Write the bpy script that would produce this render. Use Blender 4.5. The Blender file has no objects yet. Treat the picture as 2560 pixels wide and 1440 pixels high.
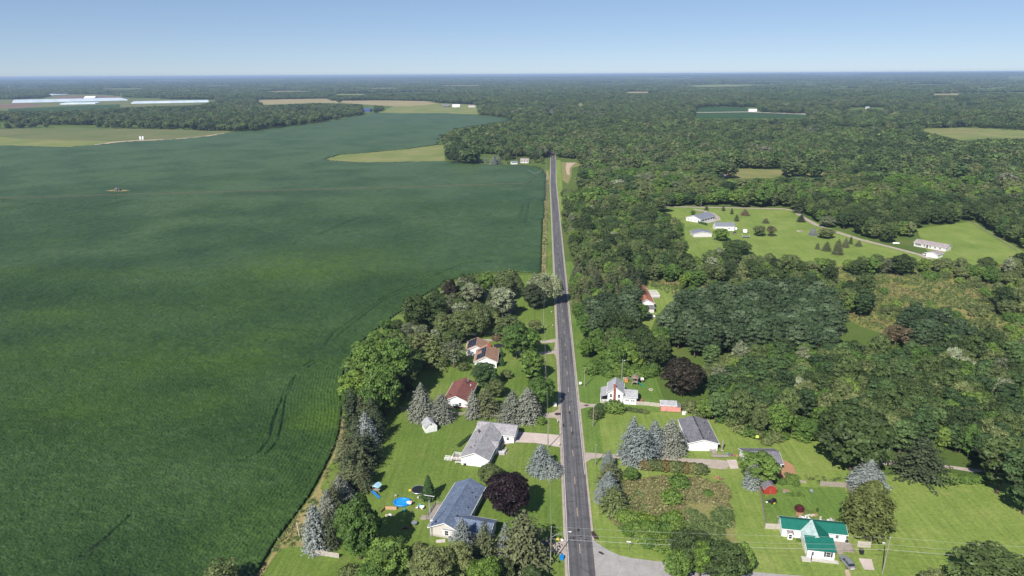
import bpy, bmesh, math, random
import numpy as np
from mathutils import Vector, Matrix

# ------------------------------------------------------------------ camera, sky, sun, exposure
scene = bpy.context.scene
PW, PH, FPX = 2560.0, 1440.0, 1707.0            # photograph size and its focal length in pixels
CAM_H = 115.0                                   # drone height above the road
PITCH, YAW, ROLL = math.radians(17.37), math.radians(-2.76), math.radians(0.33)
_cy, _sy, _cp, _sp = math.cos(YAW), math.sin(YAW), math.cos(PITCH), math.sin(PITCH)
_F = np.array([_sy*_cp, _cy*_cp, -_sp]); _R0 = np.array([_cy, -_sy, 0.0]); _U0 = np.cross(_R0, _F)
_R = _R0*math.cos(ROLL) - _U0*math.sin(ROLL); _U = _U0*math.cos(ROLL) + _R0*math.sin(ROLL)

cam_data = bpy.data.cameras.new("camera"); cam = bpy.data.objects.new("camera", cam_data)
scene.collection.objects.link(cam)
cam.matrix_world = Matrix(((_R[0], _U[0], -_F[0], 0), (_R[1], _U[1], -_F[1], 0), (_R[2], _U[2], -_F[2], CAM_H), (0, 0, 0, 1)))
cam_data.sensor_width = 36.0; cam_data.lens = 36.0*FPX/PW
cam_data.clip_start = 0.5; cam_data.clip_end = 120000.0
scene.camera = cam

SUN_EL, SUN_AZ = math.radians(42.0), math.radians(26.0+180.0)    # azimuth clockwise from +Y
world = bpy.data.worlds.new("World"); scene.world = world; world.use_nodes = True
wn = world.node_tree.nodes; wl = world.node_tree.links; wn.clear()
sky = wn.new("ShaderNodeTexSky"); sky.sky_type = 'NISHITA'; sky.sun_disc = False
sky.sun_elevation = SUN_EL; sky.sun_rotation = SUN_AZ
sky.altitude = 0.0; sky.air_density = 0.6; sky.dust_density = 0.0; sky.ozone_density = 6.0
bg = wn.new("ShaderNodeBackground"); bg.inputs[1].default_value = 0.1
gam = wn.new("ShaderNodeGamma"); gam.inputs[1].default_value = 0.62        # an even, milky summer sky
tint = wn.new("ShaderNodeMix"); tint.data_type = 'RGBA'; tint.blend_type = 'MULTIPLY'; tint.inputs[0].default_value = 1.0; tint.inputs[7].default_value = (1.30, 1.36, 1.48, 1)
wo = wn.new("ShaderNodeOutputWorld")
wl.new(sky.outputs[0], gam.inputs[0]); wl.new(gam.outputs[0], tint.inputs[6]); wl.new(tint.outputs[2], bg.inputs[0]); wl.new(bg.outputs[0], wo.inputs[0])

sun_data = bpy.data.lights.new("sun", 'SUN'); sun = bpy.data.objects.new("sun", sun_data)
scene.collection.objects.link(sun)
sun_data.energy = 4.9; sun_data.angle = math.radians(0.53); sun_data.color = (1.0, 0.955, 0.88)
_sd = Vector((math.sin(SUN_AZ)*math.cos(SUN_EL), math.cos(SUN_AZ)*math.cos(SUN_EL), math.sin(SUN_EL)))
sun.rotation_euler = _sd.to_track_quat('Z', 'Y').to_euler()

scene.render.engine = 'CYCLES'
scene.view_settings.view_transform = 'Standard'; scene.view_settings.look = 'None'
scene.view_settings.exposure = 0.5; scene.view_settings.gamma = 1.0
scene.view_settings.use_curve_mapping = False
cy = scene.cycles
cy.max_bounces = 4; cy.diffuse_bounces = 1; cy.glossy_bounces = 1; cy.transmission_bounces = 2
cy.transparent_max_bounces = 8; cy.volume_bounces = 0; cy.caustics_reflective = False; cy.caustics_refractive = False
cy.use_denoising = True; cy.sample_clamp_indirect = 4.0

# ------------------------------------------------------------------ survey: where on the land a spot of the photograph lies
def G(px, py, z=0.0):
    d = _F + _R*((px-PW/2)/FPX) - _U*((py-PH/2)/FPX)
    t = (z-CAM_H)/d[2]
    return (float(d[0]*t), float(d[1]*t))
def PIX(x, y, z):
    v = np.stack([np.asarray(x, float), np.asarray(y, float), np.asarray(z, float)-CAM_H+0*np.asarray(x, float)], -1)
    k = v@_F; k = np.where(k < 1, 1e-3, k)
    return PW/2+FPX*(v@_R)/k, PH/2-FPX*(v@_U)/k
def inpoly(x, y, poly):
    x = np.asarray(x); y = np.asarray(y); c = np.zeros(x.shape, bool); n = len(poly); j = n-1
    for i in range(n):
        xi, yi = poly[i]; xj, yj = poly[j]
        if yi != yj:
            c ^= ((yi > y) != (yj > y)) & (x < (xj-xi)*(y-yi)/(yj-yi)+xi)
        j = i
    return c
rng = np.random.default_rng(7); random.seed(7)
def vnoise(x, y, cell, seed=0):
    """smooth value noise in 0..1"""
    x = np.asarray(x)/cell; y = np.asarray(y)/cell
    xi = np.floor(x).astype(np.int64); yi = np.floor(y).astype(np.int64); fx = x-xi; fy = y-yi
    def h(a, b):
        n = (a*374761393+b*668265263+seed*982451653) & 0x7fffffff
        n = ((n ^ (n >> 13))*1274126177) & 0x7fffffff
        return ((n ^ (n >> 16)) & 0xffff)/65535.0
    u = fx*fx*(3-2*fx); v = fy*fy*(3-2*fy)
    return (h(xi, yi)*(1-u)+h(xi+1, yi)*u)*(1-v)+(h(xi, yi+1)*(1-u)+h(xi+1, yi+1)*u)*v
def elev(x, y):
    """the gentle rise of the far country"""
    r = np.hypot(x, y); s = np.clip((r-7000)/18000, 0, 1); s = s*s*(3-2*s)
    side = np.clip(x/np.maximum(r, 1)/0.6, -1, 1)
    return s*(6+16*vnoise(x, y, 5000, 3)+8*vnoise(x, y, 1900, 4)+np.where(side > 0, side, side*0.1)*48)

# ------------------------------------------------------------------ materials
MATS = {}
def nodes_of(name):
    m = bpy.data.materials.new(name); m.use_nodes = True
    nt = m.node_tree; nt.nodes.clear()
    return m, nt.nodes, nt.links
def nn(N, t, **kw):
    n = N.new(t)
    for k, v in kw.items(): setattr(n, k, v)
    return n
def ramp(N, stops):
    r = N.new("ShaderNodeValToRGB"); e = r.color_ramp.elements
    while len(e) < len(stops): e.new(0.5)
    for i, (p, c) in enumerate(stops):
        e[i].position = p; e[i].color = (*c, 1) if len(c) == 3 else c
    return r
def mixc(N, Lk, fac, a, b, mode='MIX'):
    m = N.new("ShaderNodeMix"); m.data_type = 'RGBA'; m.blend_type = mode
    for sock, v in ((m.inputs[0], fac), (m.inputs[6], a), (m.inputs[7], b)):
        if hasattr(v, "links"): Lk.new(v, sock)
        elif isinstance(v, (int, float)): sock.default_value = v
        else: sock.default_value = (*v, 1)
    return m.outputs[2]
def noise(N, Lk, vec, scale, detail=3.0, rough=0.55):
    n = N.new("ShaderNodeTexNoise"); n.inputs['Scale'].default_value = scale
    n.inputs['Detail'].default_value = detail; n.inputs['Roughness'].default_value = rough
    Lk.new(vec, n.inputs['Vector']); return n.outputs[0]
def mapped(N, Lk, src, scale=(1, 1, 1), rot=(0, 0, 0)):
    m = N.new("ShaderNodeMapping"); m.inputs['Scale'].default_value = scale; m.inputs['Rotation'].default_value = rot
    Lk.new(src, m.inputs['Vector']); return m.outputs[0]
def finish(N, Lk, col, rough=0.8, spec=0.3, bump=None, bstr=0.3, bdist=0.05, metal=0.0):
    b = N.new("ShaderNodeBsdfPrincipled"); o = N.new("ShaderNodeOutputMaterial")
    if hasattr(col, "links"): Lk.new(col, b.inputs['Base Color'])
    else: b.inputs['Base Color'].default_value = (*col, 1)
    b.inputs['Roughness'].default_value = rough; b.inputs['Specular IOR Level'].default_value = spec
    b.inputs['Metallic'].default_value = metal
    if bump is not None:
        bm = N.new("ShaderNodeBump"); bm.inputs['Strength'].default_value = bstr; bm.inputs['Distance'].default_value = bdist
        Lk.new(bump, bm.inputs['Height']); Lk.new(bm.outputs[0], b.inputs['Normal'])
    Lk.new(b.outputs[0], o.inputs[0])
def plain(name, col, rough=0.7, spec=0.3, var=0.15, scale=1.5, metal=0.0, bump=0.0, fine=None):
    """a plain colour with uneven weathering"""
    if name in MATS: return MATS[name]
    m, N, Lk = nodes_of(name); tc = N.new("ShaderNodeTexCoord")
    n = noise(N, Lk, tc.outputs['Object'], scale, 4.0)
    lo = tuple(c*(1-var) for c in col); hi = tuple(min(1, c*(1+var)) for c in col)
    r = ramp(N, [(0.3, lo), (0.7, hi)]); Lk.new(n, r.inputs[0]); c = r.outputs[0]
    if fine:
        n2 = noise(N, Lk, tc.outputs['Object'], fine[0], 2.0, 0.7)
        r2 = ramp(N, [(0.35, (1-fine[1],)*3), (0.65, (1+fine[1],)*3)]); Lk.new(n2, r2.inputs[0])
        c = mixc(N, Lk, 1.0, c, r2.outputs[0], 'MULTIPLY')
    finish(N, Lk, c, rough, spec, n if bump else None, bump, 0.03, metal)
    MATS[name] = m; return m
def shingle(name, col, var=0.25, tint=None, row=0.16):
    """roof shingles: courses, blotchy tabs and streaks"""
    m, N, Lk = nodes_of(name); tc = N.new("ShaderNodeTexCoord")
    b = N.new("ShaderNodeTexBrick"); b.inputs['Scale'].default_value = 1.0
    b.inputs['Brick Width'].default_value = 0.45; b.inputs['Row Height'].default_value = row*1.6
    b.inputs['Mortar Size'].default_value = 0.012
    t = tint or tuple(min(1, c*1.5+0.02) for c in col)
    b.inputs['Color1'].default_value = (*col, 1); b.inputs['Color2'].default_value = (*t, 1)
    b.inputs['Mortar'].default_value = (*[c*0.6 for c in col], 1)
    Lk.new(mapped(N, Lk, tc.outputs['Object'], rot=(0, 0, math.pi/2)), b.inputs['Vector'])
    n = noise(N, Lk, tc.outputs['Object'], 0.55, 4.0)
    r = ramp(N, [(0.3, (1-var,)*3), (0.7, (1+var,)*3)]); Lk.new(n, r.inputs[0])
    n2 = noise(N, Lk, tc.outputs['Object'], 2.6, 2.0, 0.8)
    r2 = ramp(N, [(0.3, (1-var,)*3), (0.7, (1+var,)*3)]); Lk.new(n2, r2.inputs[0])
    c = mixc(N, Lk, 1.0, b.outputs[0], r.outputs[0], 'MULTIPLY'); c = mixc(N, Lk, 1.0, c, r2.outputs[0], 'MULTIPLY')
    finish(N, Lk, c, 0.85, 0.25, n2, 0.3, 0.02); MATS[name] = m; return m
def sided(name, col, pitch=0.2, axis='Z', var=0.08):
    """lap siding or ribbed sheet metal: fine ridges"""
    if name in MATS: return MATS[name]
    m, N, Lk = nodes_of(name); tc = N.new("ShaderNodeTexCoord")
    w = N.new("ShaderNodeTexWave"); w.wave_type = 'BANDS'; w.bands_direction = axis; w.wave_profile = 'SAW'
    w.inputs['Scale'].default_value = 1.0/pitch/3.2; Lk.new(tc.outputs['Object'], w.inputs['Vector'])
    n = noise(N, Lk, tc.outputs['Object'], 0.9, 4.0)
    r = ramp(N, [(0.3, tuple(c*(1-var) for c in col)), (0.7, tuple(min(1, c*(1+var)) for c in col))]); Lk.new(n, r.inputs[0])
    finish(N, Lk, r.outputs[0], 0.55, 0.35, w.outputs[0], 0.25, 0.02); MATS[name] = m; return m
def grassy(name, cols, big=0.03, mow=None, dry=(0.16, 0.13, 0.05), dryness=0.35):
    """mown or rough grass: patches, blades, worn dry spots, faint mower passes"""
    m, N, Lk = nodes_of(name); geo = N.new("ShaderNodeNewGeometry"); P = geo.outputs['Position']
    n1 = noise(N, Lk, P, big, 5.0, 0.6)
    r1 = ramp(N, [(0.25, cols[0]), (0.5, cols[1]), (0.75, cols[2])]); Lk.new(n1, r1.inputs[0])
    n2 = noise(N, Lk, P, 1.1, 5.0, 0.75)
    r2 = ramp(N, [(0.25, (0.62,)*3), (0.5, (1.0,)*3), (0.8, (1.4,)*3)]); Lk.new(n2, r2.inputs[0])
    c = mixc(N, Lk, 1.0, r1.outputs[0], r2.outputs[0], 'MULTIPLY')
    n3 = noise(N, Lk, P, 0.22, 6.0, 0.7)
    r3 = ramp(N, [(0.54, (0,)*3), (0.75, (dryness,)*3)]); Lk.new(n3, r3.inputs[0])
    c = mixc(N, Lk, r3.outputs[0], c, dry)
    if mow:
        w = noise(N, Lk, mapped(N, Lk, P, scale=(0.9, 0.045, 1), rot=(0, 0, mow)), 1.0, 3.0, 0.6)
        r4 = ramp(N, [(0.3, (0.86,)*3), (0.7, (1.14,)*3)]); Lk.new(w, r4.inputs[0])
        c = mixc(N, Lk, 1.0, c, r4.outputs[0], 'MULTIPLY')
    finish(N, Lk, c, 0.9, 0.12, n2, 0.8, 0.12); MATS[name] = m; return m
def paving(name, a, b, grain=9.0, cracks=0.0, streak=None):
    m, N, Lk = nodes_of(name); geo = N.new("ShaderNodeNewGeometry"); P = geo.outputs['Position']
    n1 = noise(N, Lk, P, 0.35, 5.0, 0.65); r1 = ramp(N, [(0.3, a), (0.7, b)]); Lk.new(n1, r1.inputs[0]); c = r1.outputs[0]
    n2 = noise(N, Lk, P, grain, 2.0, 0.8); r2 = ramp(N, [(0.3, (0.86,)*3), (0.7, (1.14,)*3)]); Lk.new(n2, r2.inputs[0])
    c = mixc(N, Lk, 1.0, c, r2.outputs[0], 'MULTIPLY')
    if streak:   # worn wheel paths run along the road
        n3 = noise(N, Lk, mapped(N, Lk, P, scale=(1.3, 0.02, 1)), 1.0, 3.0, 0.6)
        r3 = ramp(N, [(0.35, (1-streak,)*3), (0.65, (1+streak,)*3)]); Lk.new(n3, r3.inputs[0])
        c = mixc(N, Lk, 1.0, c, r3.outputs[0], 'MULTIPLY')
    if cracks:
        v = N.new("ShaderNodeTexVoronoi"); v.feature = 'DISTANCE_TO_EDGE'; v.inputs['Scale'].default_value = 0.22
        Lk.new(P, v.inputs['Vector'])
        r4 = ramp(N, [(0.0, (1-cracks,)*3), (0.02, (1,)*3)]); Lk.new(v.outputs[0], r4.inputs[0])
        c = mixc(N, Lk, 1.0, c, r4.outputs[0], 'MULTIPLY')
    finish(N, Lk, c, 0.88, 0.25, n2, 0.2, 0.01); MATS[name] = m; return m
def leafy(name, a, b, c3=None, trans=0.22, spec=0.25, rough=0.55):
    """foliage: each tree its own tint, each leaf spray its own shade"""
    m, N, Lk = nodes_of(name); oi = N.new("ShaderNodeObjectInfo"); at = nn(N, "ShaderNodeAttribute", attribute_name="shade")
    r = ramp(N, [(0.0, a), (0.55, b), (1.0, c3 or b)]); Lk.new(oi.outputs['Random'], r.inputs[0])
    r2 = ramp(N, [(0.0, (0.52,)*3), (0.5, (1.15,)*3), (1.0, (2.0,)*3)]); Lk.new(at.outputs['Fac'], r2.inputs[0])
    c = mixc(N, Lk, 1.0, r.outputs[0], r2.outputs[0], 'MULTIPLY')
    p = N.new("ShaderNodeBsdfPrincipled"); Lk.new(c, p.inputs['Base Color']); p.inputs['Roughness'].default_value = rough
    p.inputs['Specular IOR Level'].default_value = spec
    t = N.new("ShaderNodeBsdfTranslucent"); tcol = mixc(N, Lk, 1.0, c, (1.05, 1.15, 0.55), 'MULTIPLY'); Lk.new(tcol, t.inputs[0])
    mx = N.new("ShaderNodeMixShader"); mx.inputs[0].default_value = trans; Lk.new(p.outputs[0], mx.inputs[1]); Lk.new(t.outputs[0], mx.inputs[2])
    o = N.new("ShaderNodeOutputMaterial"); Lk.new(mx.outputs[0], o.inputs[0]); MATS[name] = m; return m

WHITE = sided("white_siding", (0.78, 0.78, 0.77)); BEIGE = sided("beige_siding", (0.56, 0.53, 0.48))
PALE = sided("pale_grey_siding", (0.62, 0.59, 0.58)); PINK = sided("faded_pink_boards", (0.62, 0.26, 0.23), 0.3, 'X', 0.15)
REDW = sided("red_barn_boards", (0.33, 0.045, 0.03), 0.3, 'X', 0.15); DARKW = sided("dark_siding", (0.10, 0.10, 0.11))
TRIM = plain("white_trim", (0.8, 0.8, 0.79), 0.5, var=0.05); GLASS = plain("window_glass", (0.02, 0.025, 0.03), 0.08, 0.6, 0.1)
SHUT_B = plain("blue_shutters", (0.06, 0.10, 0.19), 0.6); SHUT_D = plain("dark_shutters", (0.03, 0.03, 0.035), 0.6)
R_BLUE = shingle("blue_shingles", (0.10, 0.13, 0.195), 0.16, (0.16, 0.2, 0.285)); R_GREY = shingle("grey_shingles", (0.235, 0.225, 0.235), 0.14)
R_RED = shingle("red_brown_shingles", (0.19, 0.075, 0.062), 0.15, (0.22, 0.09, 0.075)); R_TAN = shingle("tan_shingles", (0.26, 0.155, 0.10), 0.15)
R_LGREY = shingle("light_grey_shingles", (0.28, 0.28, 0.29), 0.15); R_DGREY = shingle("dark_grey_shingles", (0.13, 0.125, 0.14), 0.18)
R_BROWN = shingle("brown_shingles", (0.16, 0.085, 0.065), 0.2); R_ORANGE = shingle("orange_shingles", (0.29, 0.115, 0.07), 0.15)
R_GREEN = sided("green_metal_roof", (0.008, 0.125, 0.09), 0.5, 'X', 0.10); R_STEEL = sided("grey_metal_roof", (0.19, 0.20, 0.235), 0.6, 'X', 0.06)
R_FADED = plain("faded_green_metal", (0.42, 0.53, 0.5), 0.5, 0.4, 0.25, 1.2); R_MAUVE = shingle("mauve_grey_shingles", (0.25, 0.21, 0.21), 0.15)
WOOD = plain("weathered_wood", (0.30, 0.26, 0.22), 0.85, 0.15, 0.25, 3.0); POLE = plain("utility_pole_wood", (0.27, 0.24, 0.20), 0.85, 0.15, 0.2, 1.2)
WOODB = plain("cedar_wood", (0.30, 0.16, 0.08), 0.8, 0.2, 0.25, 2.0); BARK = plain("bark", (0.11, 0.085, 0.065), 0.95, 0.1, 0.3, 2.0)
PBARK = plain("pale_bark", (0.36, 0.33, 0.29), 0.9, 0.1, 0.25, 1.5); BRICK = plain("red_brick", (0.30, 0.09, 0.06), 0.9, 0.15, 0.25, 6.0)
CONC = plain("concrete", (0.42, 0.39, 0.36), 0.9, 0.2, 0.15, 0.8, fine=(6, 0.1)); METAL = plain("galvanised_metal", (0.45, 0.46, 0.48), 0.4, 0.5, 0.12, 1.0, 0.6)
BLACK = plain("black_plastic", (0.015, 0.015, 0.017), 0.5, 0.4, 0.2); DGREY = plain("dark_grey", (0.05, 0.05, 0.055), 0.6)
BLUEP = plain("blue_plastic", (0.01, 0.20, 0.55), 0.4, 0.4, 0.1); CYAN = plain("cyan_plastic", (0.03, 0.42, 0.48), 0.4, 0.4, 0.1)
POOLW = plain("pool_water", (0.02, 0.28, 0.62), 0.1, 0.6, 0.12, 1.5); ORANGE = plain("orange_plastic", (0.6, 0.25, 0.06), 0.5)
YELLOW = plain("yellow_plastic", (0.75, 0.55, 0.05), 0.5); REDP = plain("red_paint", (0.45, 0.03, 0.02), 0.5); WHITEP = plain("white_paint", (0.78, 0.78, 0.77), 0.5, var=0.06)
TEAL = plain("green_slide_plastic", (0.0, 0.30, 0.22), 0.4, 0.4, 0.1); TANP = plain("tan_board", (0.52, 0.33, 0.2), 0.7)
SOLAR = plain("solar_cells", (0.012, 0.018, 0.05), 0.12, 0.6, 0.2, 3.0); RUSTM = plain("rusty_steel", (0.16, 0.115, 0.08), 0.8, 0.2, 0.3, 0.8)
WIRE = plain("wire", (0.34, 0.34, 0.33), 0.5, 0.4, 0.1); SILVER = plain("silver_car_paint", (0.38, 0.40, 0.43), 0.25, 0.6, 0.04, metal=0.5)
CARD = plain("dark_car_paint", (0.03, 0.035, 0.045), 0.25, 0.6, 0.05); TYRE = plain("tyre_rubber", (0.02, 0.02, 0.02), 0.9)
CARW = plain("white_car_paint", (0.75, 0.75, 0.75), 0.3, 0.5, 0.04); LAMPG = plain("lamp_housing", (0.6, 0.6, 0.6), 0.4); TAILR = plain("tail_light_red", (0.35, 0.01, 0.01), 0.3)
BLUEM = plain("blue_metal_siding", (0.05, 0.08, 0.22), 0.5); HOOP = plain("greenhouse_film", (0.52, 0.6, 0.68), 0.45, 0.4, 0.15, 0.02)
STONE = plain("pale_stone", (0.48, 0.45, 0.4), 0.9, 0.2, 0.25, 3.0); MULCH = plain("mulch", (0.36, 0.2, 0.12), 0.95, 0.1, 0.25, 2.5)

# ------------------------------------------------------------------ mesh helpers
C = scene.collection
class MB:
    def __init__(s): s.v = []; s.f = []
    def add(s, vs, fs):
        o = len(s.v); s.v += [tuple(map(float, p)) for p in vs]; s.f += [tuple(o+i for i in f) for f in fs]; return s
    def box(s, x0, x1, y0, y1, z0, z1):
        return s.add([(x0, y0, z0), (x1, y0, z0), (x1, y1, z0), (x0, y1, z0), (x0, y0, z1), (x1, y0, z1), (x1, y1, z1), (x0, y1, z1)],
                     [(0, 3, 2, 1), (4, 5, 6, 7), (0, 1, 5, 4), (1, 2, 6, 5), (2, 3, 7, 6), (3, 0, 4, 7)])
    def prism(s, prof, y0, y1):
        """closed profile in x,z (counter-clockwise seen from -y) pulled along y"""
        n = len(prof); vs = [(x, y0, z) for x, z in prof]+[(x, y1, z) for x, z in prof]
        fs = [tuple(range(n)), tuple(range(2*n-1, n-1, -1))]+[(i, i+n, (i+1) % n+n, (i+1) % n) for i in range(n)]
        return s.add(vs, fs)
    def tube(s, pts, rad, n=6):
        pts = [Vector(p) for p in pts]; rad = rad if hasattr(rad, "__len__") else [rad]*len(pts); o = len(s.v); rings = []
        for i, p in enumerate(pts):
            d = (pts[min(i+1, len(pts)-1)]-pts[max(i-1, 0)]).normalized()
            a = d.orthogonal().normalized() if abs(d.z) > 0.9 else d.cross(Vector((0, 0, 1))).normalized(); b = d.cross(a)
            for k in range(n):
                t = 2*math.pi*k/n; s.v.append(tuple(p+(a*math.cos(t)+b*math.sin(t))*rad[i]))
        for i in range(len(pts)-1):
            for k in range(n):
                s.f.append((o+i*n+k, o+i*n+(k+1) % n, o+(i+1)*n+(k+1) % n, o+(i+1)*n+k))
        s.f.append(tuple(o+k for k in range(n-1, -1, -1))); s.f.append(tuple(o+(len(pts)-1)*n+k for k in range(n)))
        return s
    def disc(s, x, y, z0, z1, r, n=20, r1=None):
        r1 = r if r1 is None else r1
        vs = [(x+r*math.cos(2*math.pi*k/n), y+r*math.sin(2*math.pi*k/n), z0) for k in range(n)]
        vs += [(x+r1*math.cos(2*math.pi*k/n), y+r1*math.sin(2*math.pi*k/n), z1) for k in range(n)]
        return s.add(vs, [tuple(range(n-1, -1, -1)), tuple(range(n, 2*n))]+[(k, (k+1) % n, (k+1) % n+n, k+n) for k in range(n)])
    def ball(s, x, y, z, rx, ry, rz, n=10, m=6):
        vs = [(x, y, z-rz)]+[(x+rx*math.sin(math.pi*j/m)*math.cos(2*math.pi*k/n), y+ry*math.sin(math.pi*j/m)*math.sin(2*math.pi*k/n), z-rz*math.cos(math.pi*j/m)) for j in range(1, m) for k in range(n)]+[(x, y, z+rz)]
        fs = [(0, 1+(k+1) % n, 1+k) for k in range(n)]
        for j in range(m-2):
            for k in range(n): fs.append((1+j*n+k, 1+j*n+(k+1) % n, 1+(j+1)*n+(k+1) % n, 1+(j+1)*n+k))
        l = len(vs)-1; fs += [(l, 1+(m-2)*n+k, 1+(m-2)*n+(k+1) % n) for k in range(n)]
        return s.add(vs, fs)
    def xf(s, rot=0.0, dx=0.0, dy=0.0, dz=0.0, start=0):
        c, q = math.cos(rot), math.sin(rot)
        s.v[start:] = [(x*c-y*q+dx, x*q+y*c+dy, z+dz) for x, y, z in s.v[start:]]; return s
    def mesh(s, name, mat, smooth=False):
        me = bpy.data.meshes.new(name); me.from_pydata(s.v, [], s.f); me.update()
        if mat: me.materials.append(mat)
        if smooth: me.polygons.foreach_set("use_smooth", [True]*len(me.polygons))
        return me
    def build(s, name, mat, parent=None, smooth=False):
        return put(name, s.mesh(name, mat, smooth), parent)
def put(name, data, parent=None):
    o = bpy.data.objects.new(name, data); C.objects.link(o)
    if parent is not None: o.parent = parent
    return o
def tag(o, label, cat, group=None):
    o['label'] = label; o['category'] = cat
    if group: o['group'] = group
    return o
def thing(name, label, cat, x, y, cw=0.0, group=None, z=0.0):
    o = bpy.data.objects.new(name, None); C.objects.link(o); o.empty_display_size = 0.5
    o.location = (x, y, z); o.rotation_euler = (0, 0, -math.radians(cw)); return tag(o, label, cat, group)
def struct(o, kind='structure'): o['kind'] = kind; return o
def sheet(name, poly, z, mat, kind='structure', world=False, thick=0.0):
    """a flat patch of land cover from its outline"""
    pts = poly if world else [G(a, b) for a, b in poly]
    bm = bmesh.new(); vs = [bm.verts.new((x, y, z)) for x, y in pts]; f = bm.faces.new(vs); f.normal_update()
    if f.normal.z < 0: f.normal_flip()
    bmesh.ops.triangulate(bm, faces=bm.faces[:])
    me = bpy.data.meshes.new(name); bm.to_mesh(me); bm.free(); me.materials.append(mat)
    o = put(name, me)
    if kind: o['kind'] = kind
    return o
def ragged(poly, step=18.0, amp=4.0, seed=1):
    """break long straight edges of a natural boundary (photo outline) into an uneven line"""
    r = random.Random(seed); out = []
    for i, a in enumerate(poly):
        b = poly[(i+1) % len(poly)]; d = math.hypot(b[0]-a[0], b[1]-a[1]); n = max(1, int(d/step))
        for k in range(n):
            t = k/n; out.append((a[0]+(b[0]-a[0])*t+(r.uniform(-amp, amp) if k else 0), a[1]+(b[1]-a[1])*t+(r.uniform(-amp, amp)*0.6 if k else 0)))
    return out
# ------------------------------------------------------------------ the land
LAWN = grassy("lawn_grass", [(0.088, 0.145, 0.026), (0.12, 0.178, 0.034), (0.175, 0.212, 0.054)], 0.035, 0.35, (0.22, 0.22, 0.075), 0.5)
LAWN2 = grassy("green_lawn_grass", [(0.085, 0.15, 0.028), (0.11, 0.18, 0.036), (0.155, 0.21, 0.05)], 0.04, 1.2, (0.17, 0.19, 0.06), 0.35)
LAWN3 = grassy("pale_lawn_grass", [(0.125, 0.19, 0.036), (0.17, 0.23, 0.05), (0.22, 0.262, 0.072)], 0.05, 0.75, (0.29, 0.29, 0.1), 0.55)
FLOOR = grassy("woodland_floor", [(0.06, 0.1, 0.02), (0.085, 0.13, 0.028), (0.13, 0.15, 0.045)], 0.02, None, (0.13, 0.11, 0.05), 0.35)
SCRUB = grassy("scrub_grass", [(0.12, 0.15, 0.035), (0.19, 0.19, 0.055), (0.28, 0.225, 0.09)], 0.045, None, (0.33, 0.25, 0.13), 0.7)
DRY = grassy("dry_tan_grass", [(0.19, 0.19, 0.06), (0.27, 0.225, 0.095), (0.34, 0.26, 0.13)], 0.12, None, (0.38, 0.28, 0.16), 0.6)
WEED = grassy("weedy_field", [(0.13, 0.16, 0.045), (0.2, 0.2, 0.07), (0.27, 0.21, 0.1)], 0.02, None, (0.3, 0.21, 0.13), 0.6)
WEEDG = grassy("yellow_green_weeds", [(0.12, 0.17, 0.045), (0.18, 0.205, 0.065), (0.25, 0.23, 0.1)], 0.018, None, (0.29, 0.22, 0.12), 0.6)
TANF = grassy("tan_stubble_field", [(0.24, 0.21, 0.1), (0.3, 0.25, 0.13), (0.34, 0.29, 0.15)], 0.006, None, (0.36, 0.28, 0.17), 0.4)
MAUVF = grassy("brown_green_field", [(0.09, 0.135, 0.042), (0.135, 0.155, 0.06), (0.18, 0.165, 0.082)], 0.008, None, (0.24, 0.17, 0.1), 0.5)
DGF = grassy("far_crop", [(0.025, 0.062, 0.018), (0.033, 0.075, 0.022), (0.045, 0.088, 0.03)], 0.01, None, (0.06, 0.1, 0.04), 0.3)
BROWNF = grassy("bare_brown_field", [(0.15, 0.1, 0.075), (0.19, 0.13, 0.1), (0.2, 0.16, 0.1)], 0.006, None, (0.16, 0.16, 0.08), 0.4)
DIRT = paving("tan_dirt", (0.38, 0.27, 0.2), (0.5, 0.38, 0.29), 3.0)
GRAVEL = paving("pale_gravel", (0.31, 0.26, 0.22), (0.44, 0.37, 0.315), 5.0)
ASPH = paving("asphalt", (0.085, 0.083, 0.088), (0.125, 0.123, 0.128), 7.0, 0.3, 0.3)
OLDASPH = paving("old_grey_asphalt", (0.28, 0.265, 0.255), (0.37, 0.35, 0.335), 6.0, 0.25)
CONCD = paving("concrete_drive", (0.44, 0.37, 0.33), (0.55, 0.46, 0.41), 6.0, 0.12)
PAINTW = plain("worn_white_marking", (0.62, 0.58, 0.54), 0.7, 0.2, 0.25, 1.5); PAINTY = plain("worn_yellow_marking", (0.6, 0.45, 0.3), 0.7, 0.2, 0.2, 2.0)
TAR = plain("tar_patch", (0.03, 0.025, 0.025), 0.8)
WATERP = plain("dark_puddle", (0.055, 0.035, 0.03), 0.3, 0.4)

def make_ground():
    rr = [0, 60, 120, 250, 500, 900, 1500, 2500, 4000, 6000, 7500, 9000, 11000, 13000, 16000, 20000, 25000, 32000, 42000, 60000]; n = 128
    vs = [(0, 0, 0)]; fs = []
    for r in rr[1:]:
        for k in range(n):
            t = 2*math.pi*k/n; x, y = r*math.sin(t), r*math.cos(t); vs.append((x, y, float(elev(x, y))))
    for k in range(n): fs.append((0, 1+(k+1) % n, 1+k))
    for i in range(len(rr)-2):
        a = 1+i*n; b = a+n
        for k in range(n): fs.append((a+k, a+(k+1) % n, b+(k+1) % n, b+k))
    mb = MB(); mb.v = vs; mb.f = fs; struct(mb.build("ground", FLOOR, smooth=True))
make_ground()

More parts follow.
